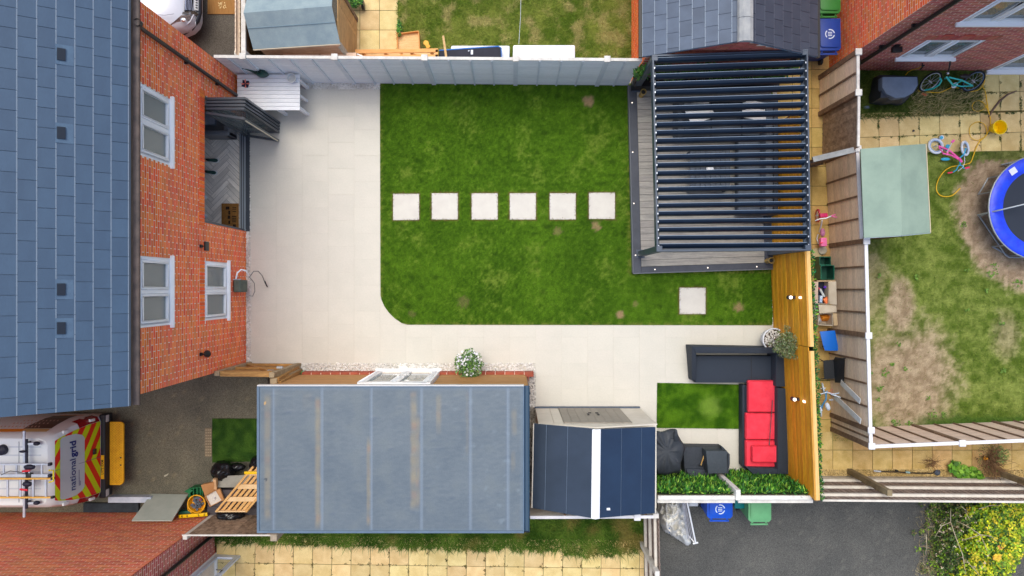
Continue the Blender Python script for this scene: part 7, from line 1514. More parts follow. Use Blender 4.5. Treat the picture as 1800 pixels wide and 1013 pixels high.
# ---- trampoline
tc = Vector(XY(1831.5, 365, .6)); t = thing('trampoline', 'round trampoline with bright blue padding at the right edge of the picture', 'trampoline', (tc.x, tc.y, 0)); bp = mat('blue_padding', (20, 70, 238), (12, 50, 214), sc=5, rough=.4, grain=.04, bump=.5, bsc=9, spec=.6)
def rng_(r0, r1, z0, z1, n=64, h=.02): return [(r0, z0), (r0 + .03, z0 + h), ((r0 + r1) / 2, max(z0, z1) + h), (r1 - .03, z1 + h), (r1, z1), (r1 - .005, z1 - .03)]
MB().lathe((tc.x, tc.y, 0), rng_(.86, 1.165, .59, .6), 72, cap0=False).build('padding', bp, t, smooth=50); MB().lathe((tc.x, tc.y, .575), [(.001, -.02), (.5, -.012), (.87, 0)], 48, cap0=False).build('jumping_mat', mat('mat_black', (38, 46, 60), rough=.7, grain=.06), t)
stl = mat('galvanised', (166, 172, 178)); MB().tube([(tc.x + 1.17 * cos(a), tc.y + 1.17 * sin(a), .575) for a in [2 * pi * k / 40 for k in range(40)]], .02, 8, closed=True).build('ring_tube', stl, t, smooth=60)
c = Vector(XY(1781, 301, .64)); MB().obox((c.x, c.y, .64), (.16, .14, .004), .6).build('label', mat('label_white', (222, 226, 240), rough=.5, grain=.05), t)
st2 = mat('steel_tube', (166, 174, 182), metal=.5, rough=.35, grain=.04)
MB().tube([P(1719, 378, .25), P(1722, 381, .08), P(1768, 449, .08), P(1774, 452.5, .1), P(1830, 452, .1)], .018, 8).build('leg', st2, t, smooth=60); MB().tube([P(1719, 378, .25), P(1737, 374, .55), P(1760, 369, .75), P(1810, 357, .9)], .018, 8).build('net_pole', st2, t, smooth=60); MB().tube([P(1760, 290, .1), P(1790, 283, .1)], .018, 8).build('leg', st2, t, smooth=60)
MB().tube([P(1722, 381, .08), P(1737, 374, .5)], .016, 8).build('leg', st2, t)
for a_ in (.5, 1.75, 2.6, 4.2, 5.4): MB().tube([(tc.x + 1.1 * cos(a_ - .2), tc.y + 1.1 * sin(a_ - .2), .56), (tc.x + 1.1 * cos(a_ - .2), tc.y + 1.1 * sin(a_ - .2), .02), (tc.x + 1.1 * cos(a_ + .2), tc.y + 1.1 * sin(a_ + .2), .02), (tc.x + 1.1 * cos(a_ + .2), tc.y + 1.1 * sin(a_ + .2), .56)], .018, 8).build('leg', st2, t)
# ---- yellow hose, bucket, stick, covered barbecue, stones
hy_ = mat('yellow_hose', (238, 190, 34), rough=.45, grain=.02); q = MB()
def smoothpath(pts, z, n=4):
    out = []; m_ = len(pts)
    for i in range(m_ - 1):
        p0 = pts[max(i - 1, 0)]; p1 = pts[i]; p2 = pts[i + 1]; p3 = pts[min(i + 2, m_ - 1)]
        for k in range(n):
            t_ = k / n; c_ = [.5 * ((2 * p1[j]) + (-p0[j] + p2[j]) * t_ + (2 * p0[j] - 5 * p1[j] + 4 * p2[j] - p3[j]) * t_ ** 2 + (-p0[j] + 3 * p1[j] - 3 * p2[j] + p3[j]) * t_ ** 3) for j in (0, 1)]; out.append(P(c_[0], c_[1], z + .004 * sin(i * 2.1 + k)))
    out.append(P(*pts[-1], z)); return out
q.tube(smoothpath([(1613, 160), (1632, 162), (1650, 163), (1662, 159), (1673, 154), (1684, 155), (1696, 160), (1708, 161), (1720, 158), (1728, 150), (1731, 140), (1730, 131)], .09), .011, 6)
q.tube(smoothpath([(1726, 150), (1732, 162), (1735, 180), (1738, 197), (1741, 210), (1740, 225), (1733, 239), (1722, 249), (1715, 262), (1709, 280), (1704, 287), (1690, 291), (1674, 293), (1660, 301), (1649, 317), (1646, 333), (1652, 343), (1663, 346), (1675, 343), (1688, 331)], .03), .012, 6)
q.tube(smoothpath([(1739, 200), (1733, 186), (1724, 178), (1714, 179), (1709, 186), (1711, 193), (1719, 196), (1729, 192), (1737, 184)], .045), .011, 6); q.tube(smoothpath([(1735, 237), (1733, 223), (1726, 216), (1716, 215), (1706, 222), (1704, 232), (1708, 243), (1718, 247), (1728, 243)], .04), .0085, 6)
q.tube([P(1592, 132, .05), P(1596, 127, .1), P(1604, 123, .25), P(1615, 120, .4), P(1619, 117, .5)], .011, 6)
solo(q, 'garden_hose', hy_, 'yellow garden hose looping past the bikes from the tap to the grass', 'hose', smooth=60)
t = thing('bucket', 'bright yellow bucket standing on the buff paving beside the yellow hose', 'bucket', P(1746, 226, 0)); c = P(1745, 226, 0); yb_ = mat('bucket_yellow', (255, 222, 16), rough=.35, grain=.02); tpv = P(1757.5, 224, .3)
vs = []
for (x, y, z, r) in ((c.x, c.y, .005, .1), (tpv.x, tpv.y, .3, .15), (tpv.x, tpv.y, .305, .162), (tpv.x, tpv.y, .315, .162), (tpv.x, tpv.y, .315, .148), (c.x + .02, c.y, .03, .09)):
    for k in range(26): a = 2 * pi * k / 26; vs.append((x + r * cos(a), y + r * sin(a), z))
MB().add(vs, [(i * 26 + k, i * 26 + (k + 1) % 26, (i + 1) * 26 + (k + 1) % 26, (i + 1) * 26 + k) for i in range(5) for k in range(26)] + [tuple(range(130, 156))]).build('bucket_body', yb_, t, smooth=45); MB().tube([(tpv.x + .165 * cos(a), tpv.y + .165 * sin(a), .3 - .06 * sin(a * 1.0)) for a in [-.9 + .2 * k for k in range(9)]], .006, 5).build('handle', dark, t)
q = MB().tube([P(1738, 206, .03), P(1745, 194, .04), P(1757, 178, .04), P(1772, 166, .03), P(1787, 160, .03)], [.014, .02, .024, .02, .012], 7); solo(q, 'branch', mat('grey_branch', (128, 104, 92), (104, 84, 74), sc=14, rough=.9), 'curved bare branch lying on the buff paving near the yellow bucket', 'branch', smooth=60)
q = MB().ball(P(1606, 230, .02), (.03, .028, .02), nu=7, nv=5, jit=.12); solo(q, 'stone', mat('dark_stone', (86, 84, 80), rough=.9), 'small dark stone on the buff paving above the green roofed shed', 'stone', smooth=60)
t = thing('covered_barbecue', 'barbecue under a slate grey cover on the rough grass below the red brick wall', 'barbecue', P(1570, 160, 0)); cv = mat('slate_cover', (100, 116, 140), (88, 103, 126), sc=3, rough=.55, grain=.05)
cloth('cover_skirt', [(.02, [(1526, 183), (1584, 186), (1608, 160), (1606, 136), (1534, 134)]), (.4, [(1534, 180), (1586, 182), (1612, 158), (1610, 134), (1540, 132)]), (.8, [(1548, 172), (1590, 174), (1614, 150), (1613, 134), (1550, 133)])], mat('dark_skirt', (40, 46, 60), rough=.6), t, amp=.04, folds=11)
wedge_t = t
def wed(root, pts, z0, m, nm, bev=.02):
    v = [P(*p) for p in pts]; v = v if area2([(p.x, p.y) for p in v]) > 0 else v[::-1]; b = [Vector((p.x, p.y, z0)) for p in v]; n_ = len(v)
    return MB().add(b + v, [tuple(reversed(range(n_))), tuple(range(n_, 2 * n_))] + [(i, (i + 1) % n_, (i + 1) % n_ + n_, i + n_) for i in range(n_)]).build(nm, m, root, bevel=bev, seg=2)
wed(t, [(1551, 135, .9), (1613, 135, .9), (1614, 150, .9), (1606, 163, .9), (1592, 171, .9), (1574, 173, .9), (1558, 165, .9), (1551, 154, .9)], .7, cv, 'cover_top', .03); MB().obox(P(1523, 189, .02), (.12, .06, .03), .1).build('cover_tie', cv, t)
q = MB().obox(P(1624, 166, .06), (.12, .05, .03), -.3); solo(q, 'toy_brick', mat('orange_red', (214, 84, 50), rough=.5), 'small orange red scrap in the grass below the teal bicycle', 'toy', bevel=.008)
# ---- bicycles
def wheel(root, c, r, nrm, tyre, rim, tw=.018, spokes=12, spm=None):
    c = Vector(c); n = Vector(nrm).normalized(); u = n.orthogonal().normalized(); v = n.cross(u); w = bpy.data.objects.new('wheel', None)
    pts = lambda rr: [c + (u * cos(a) + v * sin(a)) * rr for a in [2 * pi * k / 28 for k in range(28)]]
    ty = MB().tube(pts(r), tw, 8, closed=True).build('tyre', tyre, root, smooth=60); MB().tube(pts(r - tw * 1.3), tw * .5, 6, closed=True).build('rim', rim, ty, smooth=60); q = MB()
    for k in range(spokes): a = 2 * pi * k / spokes; q.tube([c + n * (.02 if k % 2 else -.02), c + (u * cos(a) + v * sin(a)) * (r - tw * 1.2)], .0022, 4, cap=False)
    q.tube([c - n * .05, c + n * .05], .014, 8); q.build('spokes', spm or alu, ty); bpy.data.objects.remove(w)
def TB(root, nm, pts, r, m): return MB().tube([P(*p) for p in pts], r, 8).build(nm, m, root, smooth=60)
teal = mat('teal_paint', (34, 188, 184), rough=.3, grain=.02, coat=.4); tyr = mat('tyre', (30, 30, 32)); wtyr = mat('white_tyre', (222, 230, 244), rough=.6, grain=.03)
B1 = thing('bicycle', 'teal bicycle leaning on the red brick wall above the rough grass', 'bicycle', P(1680, 150, 0))
n1 = Vector((.18, -.42, .5)); wheel(B1, P(1635.5, 144, .3), .25, (.25, -.75, .62), tyr, alu, .02); wheel(B1, P(1711, 143, .3), .25, (.15, -.7, .68), tyr, mat('blue_grey_rim', (96, 120, 150), rough=.4), .02)
TB(B1, 'mudguard', [(1652, 137, .55), (1655, 142, .52), (1651, 149, .42), (1640, 156, .25), (1625, 159, .12)], .02, teal)
for nm, pts, r in (('frame', [(1664, 136, .7), (1672, 146, .55), (1676, 151, .4)], .022), ('frame', [(1668, 136, .68), (1690, 141, .6), (1708, 150, .3)], .018), ('frame', [(1676, 150, .4), (1692, 141, .6)], .016), ('chain_stay', [(1676, 150, .35), (1690, 152, .3), (1710, 151, .28)], .015), ('fork', [(1664, 136, .72), (1661, 138, .6)], .02)): TB(B1, nm, pts, r, teal)
TB(B1, 'handlebar', [(1666, 131, .8), (1668, 122, .95), (1670, 111, 1.0)], .014, dark); TB(B1, 'grip', [(1669.5, 116, 1.0), (1670.2, 108, 1.02)], .02, dark); MB().ball(P(1666, 129, .85), .035, nu=8, nv=6).build('bell', mat('chrome', (190, 192, 196)), B1, smooth=60)
MB().ball(P(1697, 134, .75), (.13, .05, .03), nu=10, nv=6).build('saddle', dark, B1, smooth=60); MB().lathe(P(1678, 150, .33), [(.07, -.008), (.07, .008)], 18, axis=(.1, -.7, .7), cap1=True).build('chainring', alu, B1); TB(B1, 'pedal', [(1686, 157, .2), (1694, 155, .2)], .02, dark)
B2 = thing('bicycle', "pink child's bicycle with white tyres lying on its side by the yellow hose", 'bicycle', P(1670, 270, 0)); pink = mat('hot_pink', (244, 92, 176), rough=.35, grain=.02, coat=.3); sky_ = mat('sky_blue_paint', (60, 176, 216), rough=.35, grain=.02)
wheel(B2, P(1645, 257, .1), .165, (0.05, .12, 1), wtyr, mat('pale_blue_rim', (150, 180, 216), rough=.4), .026); wheel(B2, P(1696.5, 261, .12), .155, (.55, .05, .85), wtyr, mat('pale_blue_rim', (150, 180, 216)), .026)
for nm, pts, r, m in (('frame', [(1650, 257, .14), (1668, 264, .2), (1688, 281, .22)], .022, pink), ('frame', [(1664, 273, .18), (1668, 263, .2)], .02, pink), ('frame', [(1657, 270, .16), (1672, 273, .2), (1688, 282, .22)], .02, pink), ('frame', [(1650, 259, .13), (1660, 272, .14)], .014, pink), ('head_tube', [(1686, 279, .24), (1690, 285, .22)], .034, pink), ('fork', [(1687, 278, .2), (1694, 272, .2), (1698, 261, .2)], .016, sky_), ('stem', [(1687, 285, .22), (1688, 290, .3)], .014, sky_), ('handlebar', [(1675, 303, .2), (1681, 299, .25), (1685, 291, .3), (1691, 291, .3), (1694, 296, .3), (1702, 297, .3)], .013, sky_), ('brake_cable', [(1695, 275, .2), (1696, 284, .3), (1693, 294, .3), (1684, 301, .26)], .006, wtyr), ('grip', [(1666, 304.5, .18), (1674, 303, .2)], .02, mat('red_pink', (240, 60, 96), rough=.5)), ('grip', [(1696, 296, .3), (1704, 294.5, .32)], .022, mat('red_pink', (240, 60, 96))), ('crank', [(1664, 268, .2), (1671, 256, .26), (1673, 251, .28)], .01, alu)): TB(B2, nm, pts, r, m)
MB().obox(P(1675, 248.5, .3), (.08, .05, .03), .7).build('pedal', pink, B2, bevel=.008); MB().ball(P(1662, 280, .1), (.11, .04, .03), nu=12, nv=6).build('saddle', sky_, B2, smooth=60); MB().lathe(P(1664, 262, .14), [(.05, -.008), (.05, .01)], 16, axis=(0, 0, 1), cap1=True).build('chain_guard', sky_, B2); MB().lathe(P(1655, 242, .12), [(.05, -.02), (.05, .02)], 18, axis=(.1, 0, 1), cap1=True).build('stabiliser_wheel', wtyr, B2, smooth=40); MB().lathe(P(1655, 242, .145), [(.036, 0), (.036, .004)], 14, cap1=True).build('stabiliser_hub', sky_, B2)
MB().lathe(P(1666, 258, .16), [(.055, 0), (.05, .02)], 14, cap1=True).build('seat_clamp', sky_, B2)
# bits in the passage
def box_open(root, pts, z0, z1, m, nm='box_wall', th=.012):
    v = [Vector(p) for p in pts]; c = sum(v, Vector((0, 0))) / 4
    for i in range(4):
        a, b = v[i], v[(i + 1) % 4]; MB().bar((a.x, a.y, (z0 + z1) / 2), (b.x, b.y, (z0 + z1) / 2), th, z1 - z0).build(nm, m, root)
    MB().prism([(p.x * .0 + c.x + (p.x - c.x) * .97, c.y + (p.y - c.y) * .97) for p in v], z0, z0 + .008).build('box_base', m, root)
B3 = thing('tricycle', 'pink and white ride on toy in the passage beside the pergola corner', 'toy', P(1445, 405, 0)); 
pk = mat('toy_pink', (240, 118, 176), rough=.45); pk2 = mat('toy_mauve', (190, 120, 160), rough=.5); wh_ = mat('toy_white', (230, 234, 244), rough=.4)
wheel(B3, P(1438, 379, .13), .13, (1, .05, .15), mat('toy_red', (206, 70, 96), rough=.5), wh_, .022, 8); TB(B3, 'stem', [(1445, 388, .55), (1443, 398, .35), (1440, 408, .15)], .018, wh_); TB(B3, 'handlebar', [(1433, 388, .55), (1441, 385, .6), (1452, 384, .62), (1461, 380, .64)], .013, wh_); TB(B3, 'grip', [(1461, 380, .64), (1469, 377, .66)], .013, pk); TB(B3, 'grip', [(1462, 381, .64), (1471, 382, .64)], .013, pk)
MB().obox(P(1447, 379, .5), (.17, .1, .1), .05).build('basket', mat('magenta_plastic', (214, 40, 110), (190, 30, 90), sc=20, rough=.5), B3, bevel=.02); MB().ball(P(1446, 409, .3), (.055, .1, .06), nu=10, nv=6).build('seat', pk2, B3, smooth=60); MB().obox(P(1446.5, 426, .28), (.14, .2, .14), .05).build('storage_box', pk, B3, bevel=.03); MB().obox(P(1444, 427, .37), (.07, .02, .01)).build('catch', mat('red_pink', (240, 60, 96)), B3)
MB().tube([P(1438, 412, .1), P(1436, 420, .06), P(1439, 429, .06)], .016, 6).build('footrest', wh_, B3)
for px_, py_, r_, m_, l_ in ((1446, 440, .1, mat('clear_grey', (176, 172, 158), rough=.3), 'grey round lid beside the pink ride on toy'), (1436, 445, .12, mat('clear_grey2', (186, 170, 130), rough=.3), 'beige round lid near the pergola corner post')):
    c = P(px_, py_, .05 if r_ > .1 else .1); solo(MB().lathe(c, [(r_, -.03), (r_, 0), (r_ * .9, .012)], 24, cap1=True), 'lid', m_, l_, 'lid', 'round lids in the passage', smooth=40)
gb1 = mat('crate_green', (14, 84, 66), (10, 70, 56), sc=5, rough=.4)
for (x0_, y0_, x1_, y1_, l_, zt1) in ((1443, 467, 1466, 491, 'dark green recycling box nearest the cardboard boxes', .36), (1441, 452, 1460, 466, 'dark green recycling box nearest the pink ride on toy', .3)):
    t = thing('recycling_box', l_, 'crate', P((x0_ + x1_) / 2, (y0_ + y1_) / 2, 0), group='green recycling boxes'); pts = [P(a, b, zt1).xy for a, b in ((x0_, y1_), (x1_, y1_), (x1_, y0_), (x0_, y0_))]; box_open(t, pts, .01, zt1, gb1, th=.02)
    v = [Vector(p) for p in pts]; q = MB(); q.tube([(p.x, p.y, zt1) for p in v], .014, 6, closed=True); q.build('rim', mat('crate_rim', (30, 110, 88), rough=.4), t)
cb = mat('cardboard', (214, 188, 150), (198, 170, 130), sc=5, rough=.9, grain=.06); cb2 = mat('grey_cardboard', (206, 194, 176), (190, 176, 156), sc=5, rough=.9, grain=.06)
t = thing('cardboard_box', 'open cardboard box holding bottles and orange packets beside the green crates', 'box', P(1448, 515, 0)); v = [P(a, b, .4).xy for a, b in ((1437, 534), (1457, 535), (1456, 495), (1438, 495))]; box_open(t, v, .01, .4, cb2)
MB().prism([(p.x, p.y) for p in v], .1, .2).build('contents', mat('dark_navy', (26, 30, 56), rough=.6), t); wed(t, [(1456, 495, .42), (1470, 495, .5), (1471, 536, .5), (1458, 535, .42)], .41, cb2, 'flap', .0015); wed(t, [(1429, 496, .36), (1438, 495, .42), (1438, 534, .42), (1430, 534, .36)], .34, mat('pink_cardboard', (214, 188, 170), rough=.9), 'flap', .0015); wed(t, [(1436, 493, .44), (1469, 493, .46), (1469, 495, .44), (1436, 495.5, .42)], .40, cb, 'flap', .0015); wed(t, [(1439, 536, .42), (1470, 537, .44), (1471, 549, .44), (1440, 551, .4)], .38, cb2, 'flap', .0015)
for pts, r, m, nm in (([(1441, 508, .25), (1449, 522, .3)], .03, mat('bottle_grey', (180, 186, 190), rough=.3), 'bottle'), ([(1438.5, 506, .3), (1441, 509, .3)], .016, mat('toy_red', (206, 70, 96)), 'bottle_cap')): TB(t, nm, [p for p in pts], r, m)
MB().obox(P(1452, 528, .3), (.12, .12, .09), .6).build('packet', mat('orange_packet', (240, 126, 70), rough=.5), t, bevel=.01); MB().obox(P(1442, 526, .3), (.06, .16, .1), -.1).build('packet', mat('blue_packet', (120, 160, 214), (230, 236, 240), sc=30, rough=.5), t, bevel=.01); MB().ball(P(1450, 505, .3), .035, nu=8, nv=5).build('purple_cap', mat('purple', (100, 50, 190), rough=.5), t)
t = thing('cardboard_box', 'open cardboard box of orange cloth with a white plastic bag on its side', 'box', P(1450, 562, 0)); v = [P(a, b, .34).xy for a, b in ((1438, 571), (1464, 573), (1463, 551), (1440, 552))]; box_open(t, v, .01, .34, cb2)
wed(t, [(1464, 550, .36), (1471, 551, .42), (1473, 572, .42), (1466, 573, .36)], .35, cb, 'flap', .0015); wed(t, [(1438, 567, .36), (1464, 571, .36), (1465, 573.5, .3), (1438, 570, .3)], .3, cb2, 'flap', .0015); q = MB()
o_ = mat('orange_cloth', (232, 150, 40), (206, 116, 24), sc=14, rough=.8); crumple('cloth', [(1442, 553), (1462, 551), (1463, 565), (1443, 566)], .36, o_, t, 14, .04, 8, 8); bg_ = mat('white_bag', (228, 232, 240), (190, 198, 214), sc=12, rough=.4)
crumple('plastic_bag', [(1428, 533), (1439, 532), (1441, 552), (1447, 566), (1438, 570), (1430, 562)], .3, bg_, t, 16, .06, 4, 8)
t = thing('plastic_seat', 'bright blue plastic seat panel in the passage below the cardboard boxes', 'seat', P(1458, 600, 0)); t.name = 'stool'; bb = mat('bright_blue', (10, 104, 204), rough=.4, grain=.02); wed(t, [(1441, 583, .45), (1468, 581, .45), (1475, 617, .45), (1449, 617, .42)], .42, bb, 'stool_top', .012)
for a in ((1449, 588), (1464, 587), (1466, 608), (1452, 609)): c = P(a[0] - 6, a[1], 0); d = P(a[0], a[1], .42); MB().tube([c, d], .012, 6).build('leg', dark, t)
t = thing('folding_chair', 'black fabric folding chair standing in the passage by the blue stool', 'chair', P(1465, 652, 0)); wed(t, [(1447, 634, .42), (1465, 633, .45), (1468, 666, .45), (1449, 667, .42)], .41, mat('black_mesh', (42, 45, 50), (32, 34, 38), sc=60, rough=.8, grain=.2), 'seat', .006); wed(t, [(1465, 634, .45), (1485, 631, .9), (1484, 672, .9), (1468, 673, .45)], .44, mat('black_fabric', (40, 44, 52), rough=.8), 'backrest', .004)
for pts in ([(1447, 635, .42), (1434, 628, .3), (1428, 625, .1)], [(1449, 666, .42), (1438, 667, .3), (1428, 668, .1)], [(1465, 633, .45), (1452, 634, 0)], [(1468, 668, .45), (1454, 668, 0)], [(1465, 633, .45), (1486, 630, .92)], [(1468, 672, .45), (1485, 673, .92)]): TB(t, 'chair_frame', pts, .01, dark)
B4 = thing('bicycle', "small white and blue child's bicycle below the black folding chair", 'bicycle', P(1455, 700, 0)); wb = mat('white_blue', (206, 220, 240), rough=.5); lb = mat('light_blue_paint', (90, 160, 214), rough=.4)
wheel(B4, P(1447, 683, .14), .12, (1, .2, .35), wb, wb, .018, 8); wheel(B4, P(1442, 722, .14), .13, (1, .1, .3), wb, wb, .018, 8)
for nm, pts, r, m in (('frame', [(1452, 690, .35), (1452, 702, .3), (1446, 712, .22), (1443, 721, .14)], .022, lb), ('frame', [(1446, 684, .14), (1450, 690, .3), (1454, 688, .45)], .016, lb), ('handlebar', [(1442, 693, .5), (1453, 690, .55), (1466, 693, .58), (1475, 691, .6)], .013, wb), ('handlebar', [(1460, 693, .55), (1478, 699, .6)], .014, wb), ('cable', [(1456, 690, .6), (1463, 684, .62), (1462, 692, .6)], .004, mat('red_pink', (240, 60, 96)))): TB(B4, nm, pts, r, m)
MB().ball(P(1455, 715, .4), (.055, .1, .045), Matrix.Rotation(.35, 3, 'Z'), 10, 6).build('saddle', wb, B4, smooth=60); MB().obox(P(1461, 703, .2), (.09, .03, .02)).build('pedal', wb, B4)
solo(MB().obox(P(1441, 778, .1), (.06, .1, .05), .4), 'toy_block', mat('navy_toy', (24, 52, 140), rough=.4), 'small blue scrap poking out beneath the leaf covered screen', 'toy', bevel=.01)
t = thing('garden_tool', 'long black handled strimmer lying on the buff gravel strip', 'garden tool', P(1600, 830, 0)); TB(t, 'shaft', [(1545, 829, .08), (1580, 830, .09), (1612, 832, .09), (1640, 832, .08)], .013, dark); TB(t, 'grip', [(1536, 828, .09), (1548, 829, .09)], .022, alu); TB(t, 'joint', [(1592, 830, .1), (1599, 831, .1)], .024, mat('pale_teal', (150, 184, 186), rough=.4)); MB().lathe(P(1648, 831, .06), [(.06, -.03), (.07, 0), (.03, .04)], 14, cap1=True).build('tool_head', mat('slate_blue', (78, 88, 104)), t, smooth=40); TB(t, 'fork', [(1640, 832, .08), (1645, 827, .07)], .01, dark)
TB(t, 'trigger', [(1574, 827, .12), (1578, 828, .1)], .02, dark)
# ---- behind the long fence
t = thing('drawer', 'shallow open wooden drawer standing on the grass behind the long fence', 'drawer', P(720, 75, 0)); pw_ = mat('pine', (236, 196, 140), (224, 178, 118), sc=4, rough=.7, grain=.1, gsc=20, st=(1, 8, 1)); pe = mat('pine_edge', (226, 158, 90), (212, 142, 74), sc=6, rough=.7, grain=.1)
v = [P(a, b, .12).xy for a, b in ((699, 92), (738, 92), (736, 55), (698, 60))]; box_open(t, v, .02, .14, pe, 'drawer_side', .018); MB().prism([(p.x, p.y) for p in v], .03, .05).build('drawer_base', pw_, t)
q = MB().prism([tuple(P(a, b, .02).xy) for a, b in ((745, 73), (748, 71), (753, 73), (755, 80), (757, 82), (755, 85), (750, 86), (748, 81), (744, 78))], .0, .05); solo(q, 'sponge', mat('orange_sponge', (240, 180, 78), rough=.8, grain=.06), 'orange sponge shaped piece on the grass beside the open drawer', 'sponge', bevel=.008)
a, b = P(779, 63, 1.55), P(784.5, 102, 1.35); q = MB().bar(a, b, .045, .03); q.bar(b - Z * .02, Vector((b.x + .02, b.y, 0)), .045, .03, up=(0, 1, 0)); solo(q, 'timber_batten', pw_, 'thin timber batten sticking up behind the fence over the black mattress', 'timber')
t = thing('bed_frame', 'orange pine bed frame pieces stacked behind the long fence', 'bed frame', P(700, 97, 0)); ob = mat('orange_pine', (236, 172, 104), (222, 152, 80), sc=5, rough=.6, grain=.08, st=(1, 6, 1))
for p0, p1, w in (((625, 91, .7), (770, 89, .7), .08), ((625, 101, .7), (770, 99, .7), .06), ((768, 88, .7), (768, 104, .7), .06), ((676, 95, .6), (692, 103, .6), .05), ((722, 94, .6), (740, 103, .6), .05), ((640, 97, .6), (655, 103, .6), .04), ((706, 89, .66), (706, 101, .66), .05)): MB().bar(P(*p0), P(*p1), w, .04).build('rail', ob, t)
for px_ in (640, 760): c = P(px_, 96, .5); MB().box((c.x - .03, c.y - .03, 0), (c.x + .03, c.y + .03, .66)).build('leg', ob, t)
MB().bar(P(628, 97, .4), P(766, 95, .4), .2, .03).build('panel', pw_, t)
for (xa_, xb_, l_) in ((497, 561, 'pinkish board on edge behind the fence, nearest the shed wall'), (563, 626, 'pinkish board on edge behind the fence, beside the orange pine frame')):
    a, b = P(xa_, 98.5, 1.2), P(xb_, 97.5, 1.2); q = MB().bar((a.x, a.y, .6), (b.x, b.y, .6), .12, 1.2); solo(q, 'board_stack', mat('pink_board', (238, 206, 180), (228, 192, 164), sc=5, rough=.7, grain=.06), l_, 'board', 'boards behind the fence', bevel=.004, seg=1)
q = MB().tube([P(628, 95, 1.22), P(639, 100, 1.22), P(639, 103, 1.22)], .012, 6); solo(q, 'rail_hook', white, 'small white rail end beside the pinkish boards', 'rail')
wm2 = mat('mattress_white', (240, 242, 246), (228, 231, 238), sc=2, rough=.7, grain=.03, bump=.15, bsc=7)
for pts, l_ in (([(793, 80), (896, 80), (895, 108), (788, 108)], 'white padded panel half hidden by the black mattress behind the fence'), ([(902, 79), (1011, 79), (1011, 108), (901, 108)], 'clean white padded panel lying alone behind the fence')):
    v = [P(a_, b_, .5) for a_, b_ in pts]; q = MB().prism([(p.x, p.y) for p in v], .1, .5); solo(q, 'padded_panel', wm2, l_, 'mattress', 'white padded panels', bevel=.04, seg=3)
v = [P(a_, b_, .7) for a_, b_ in ((772, 89), (770, 110), (881, 110), (880, 84), (877, 82.5))]; q = MB().prism([(p.x, p.y) for p in v], .52, .7); o = solo(q, 'mattress', mat('black_mattress', (46, 46, 58), (38, 38, 48), sc=3, rough=.8, grain=.08, bump=.2, bsc=10), 'black and blue mattress lying on the left white padded panel', 'mattress', bevel=.03, seg=3)
q = MB().tube([P(772, 89, .66), P(876, 82, .66), P(880.5, 84.5, .66), P(881, 108, .66)], .018, 6).build('piping', mat('blue_piping', (30, 106, 190), rough=.6), o)
o2 = MB().obox(P(829.5, 92, .712), (.05, .1, .004)).build('label', mat('label_white', (222, 226, 240)), o); MB().obox(P(824, 89.5, .712), (.03, .02, .004), .5).build('label', mat('label_white', (222, 226, 240)), o)
q = MB().tube([P(916, -20, 1.6), P(915, 30, 1.5), P(912, 78, 1.45)], .0045, 5); solo(q, 'washing_line', mat('line_white', (214, 218, 222), rough=.6), 'thin white line stretched over the rough lawn at the top', 'washing line')
t = thing('pot_plant', 'leafy plant by the shed at the top edge with a black wheel beside it', 'plant', P(622, 5, 0)); mb = MB(); leaves(mb, P(622, 2, .3), (.22, .14, .2), 500, .07, gcol, asp=.35); mb.build('foliage', LEAF(), t, kind='stuff'); MB().lathe(P(638, 9, .12), [(.11, -.03), (.11, .03)], 16, axis=(1, .1, 0), cap1=True).build('wheel', dark, t, smooth=40); MB().lathe(P(620, 3, 0).xyz, [(.09, 0), (.12, .2)], 14, cap1=True).build('pot', mat('terracotta', (196, 110, 74), rough=.8), t)
t = thing('pot_plant', 'terracotta pot of grass at the edge of the rough lawn near the buff slabs', 'plant', P(700, 62, 0)); c = P(701, 60, 0); c = P(706, 48, 0)
mb = MB(); leaves(mb, P(702, 50, .15), (.06, .2, .1), 160, .08, gcol, asp=.25, up=.5); mb.build('foliage', LEAF(), t, kind='stuff'); MB().lathe(P(703, 62, 0).xyz, [(.05, 0), (.07, .1)], 14, cap1=True).build('pot', mat('terracotta', (196, 110, 74)), t)
# ---- the pile of rubbish by the drive
def bag(nm, c, r, root, seed, m, n=22):
    vs = []; c = Vector(c)
    for i in range(n + 1):
        th = pi * i / n
        for k in range(n * 2):
            ph = pi * k / n; v = Vector((sin(th) * cos(ph), sin(th) * sin(ph), cos(th))); f = 1 + .16 * noise.noise(v * 1.6 + Vector((seed, 0, 0))) - .16 * abs(noise.noise(v * 4 + Vector((seed, 3, 0)))) - .08 * abs(noise.noise(v * 9 + Vector((seed, 5, 0)))); p = Vector((v.x * r[0] * f, v.y * r[1] * f, max(-r[2] * .92, v.z * r[2] * f))); vs.append(c + p)
    m2 = n * 2; fs = [(i * m2 + k, (i + 1) * m2 + k, (i + 1) * m2 + (k + 1) % m2, i * m2 + (k + 1) % m2) for i in range(n) for k in range(m2)]; return MB().add(vs, fs).build(nm, m, root, smooth=80)
bgm = mat('bin_bag_black', (24, 25, 28), rough=.24, grain=.02, spec=.6)
t = thing('bin_bag', 'shiny black rubbish bag on the drive just below the green mat', 'bag', P(396, 826, 0)); bag('bag_body', P(392, 828, .26), (.27, .24, .28), t, 1, bgm); bag('bag_neck', P(416, 821, .2), (.2, .1, .12), t, 4, bgm, 12)
t = thing('bin_bag', 'black rubbish bag squashed under the wooden slatted frame', 'bag', P(404, 911, 0)); bag('bag_body', P(405, 906, .56), (.3, .16, .2), t, 7, bgm)
t = thing('bin_bag', 'black rubbish bag half hidden by the flat garage roof edge', 'bag', P(448, 818, 0)); bag('bag_body', P(452, 815, .4), (.16, .2, .3), t, 11, bgm, 14)
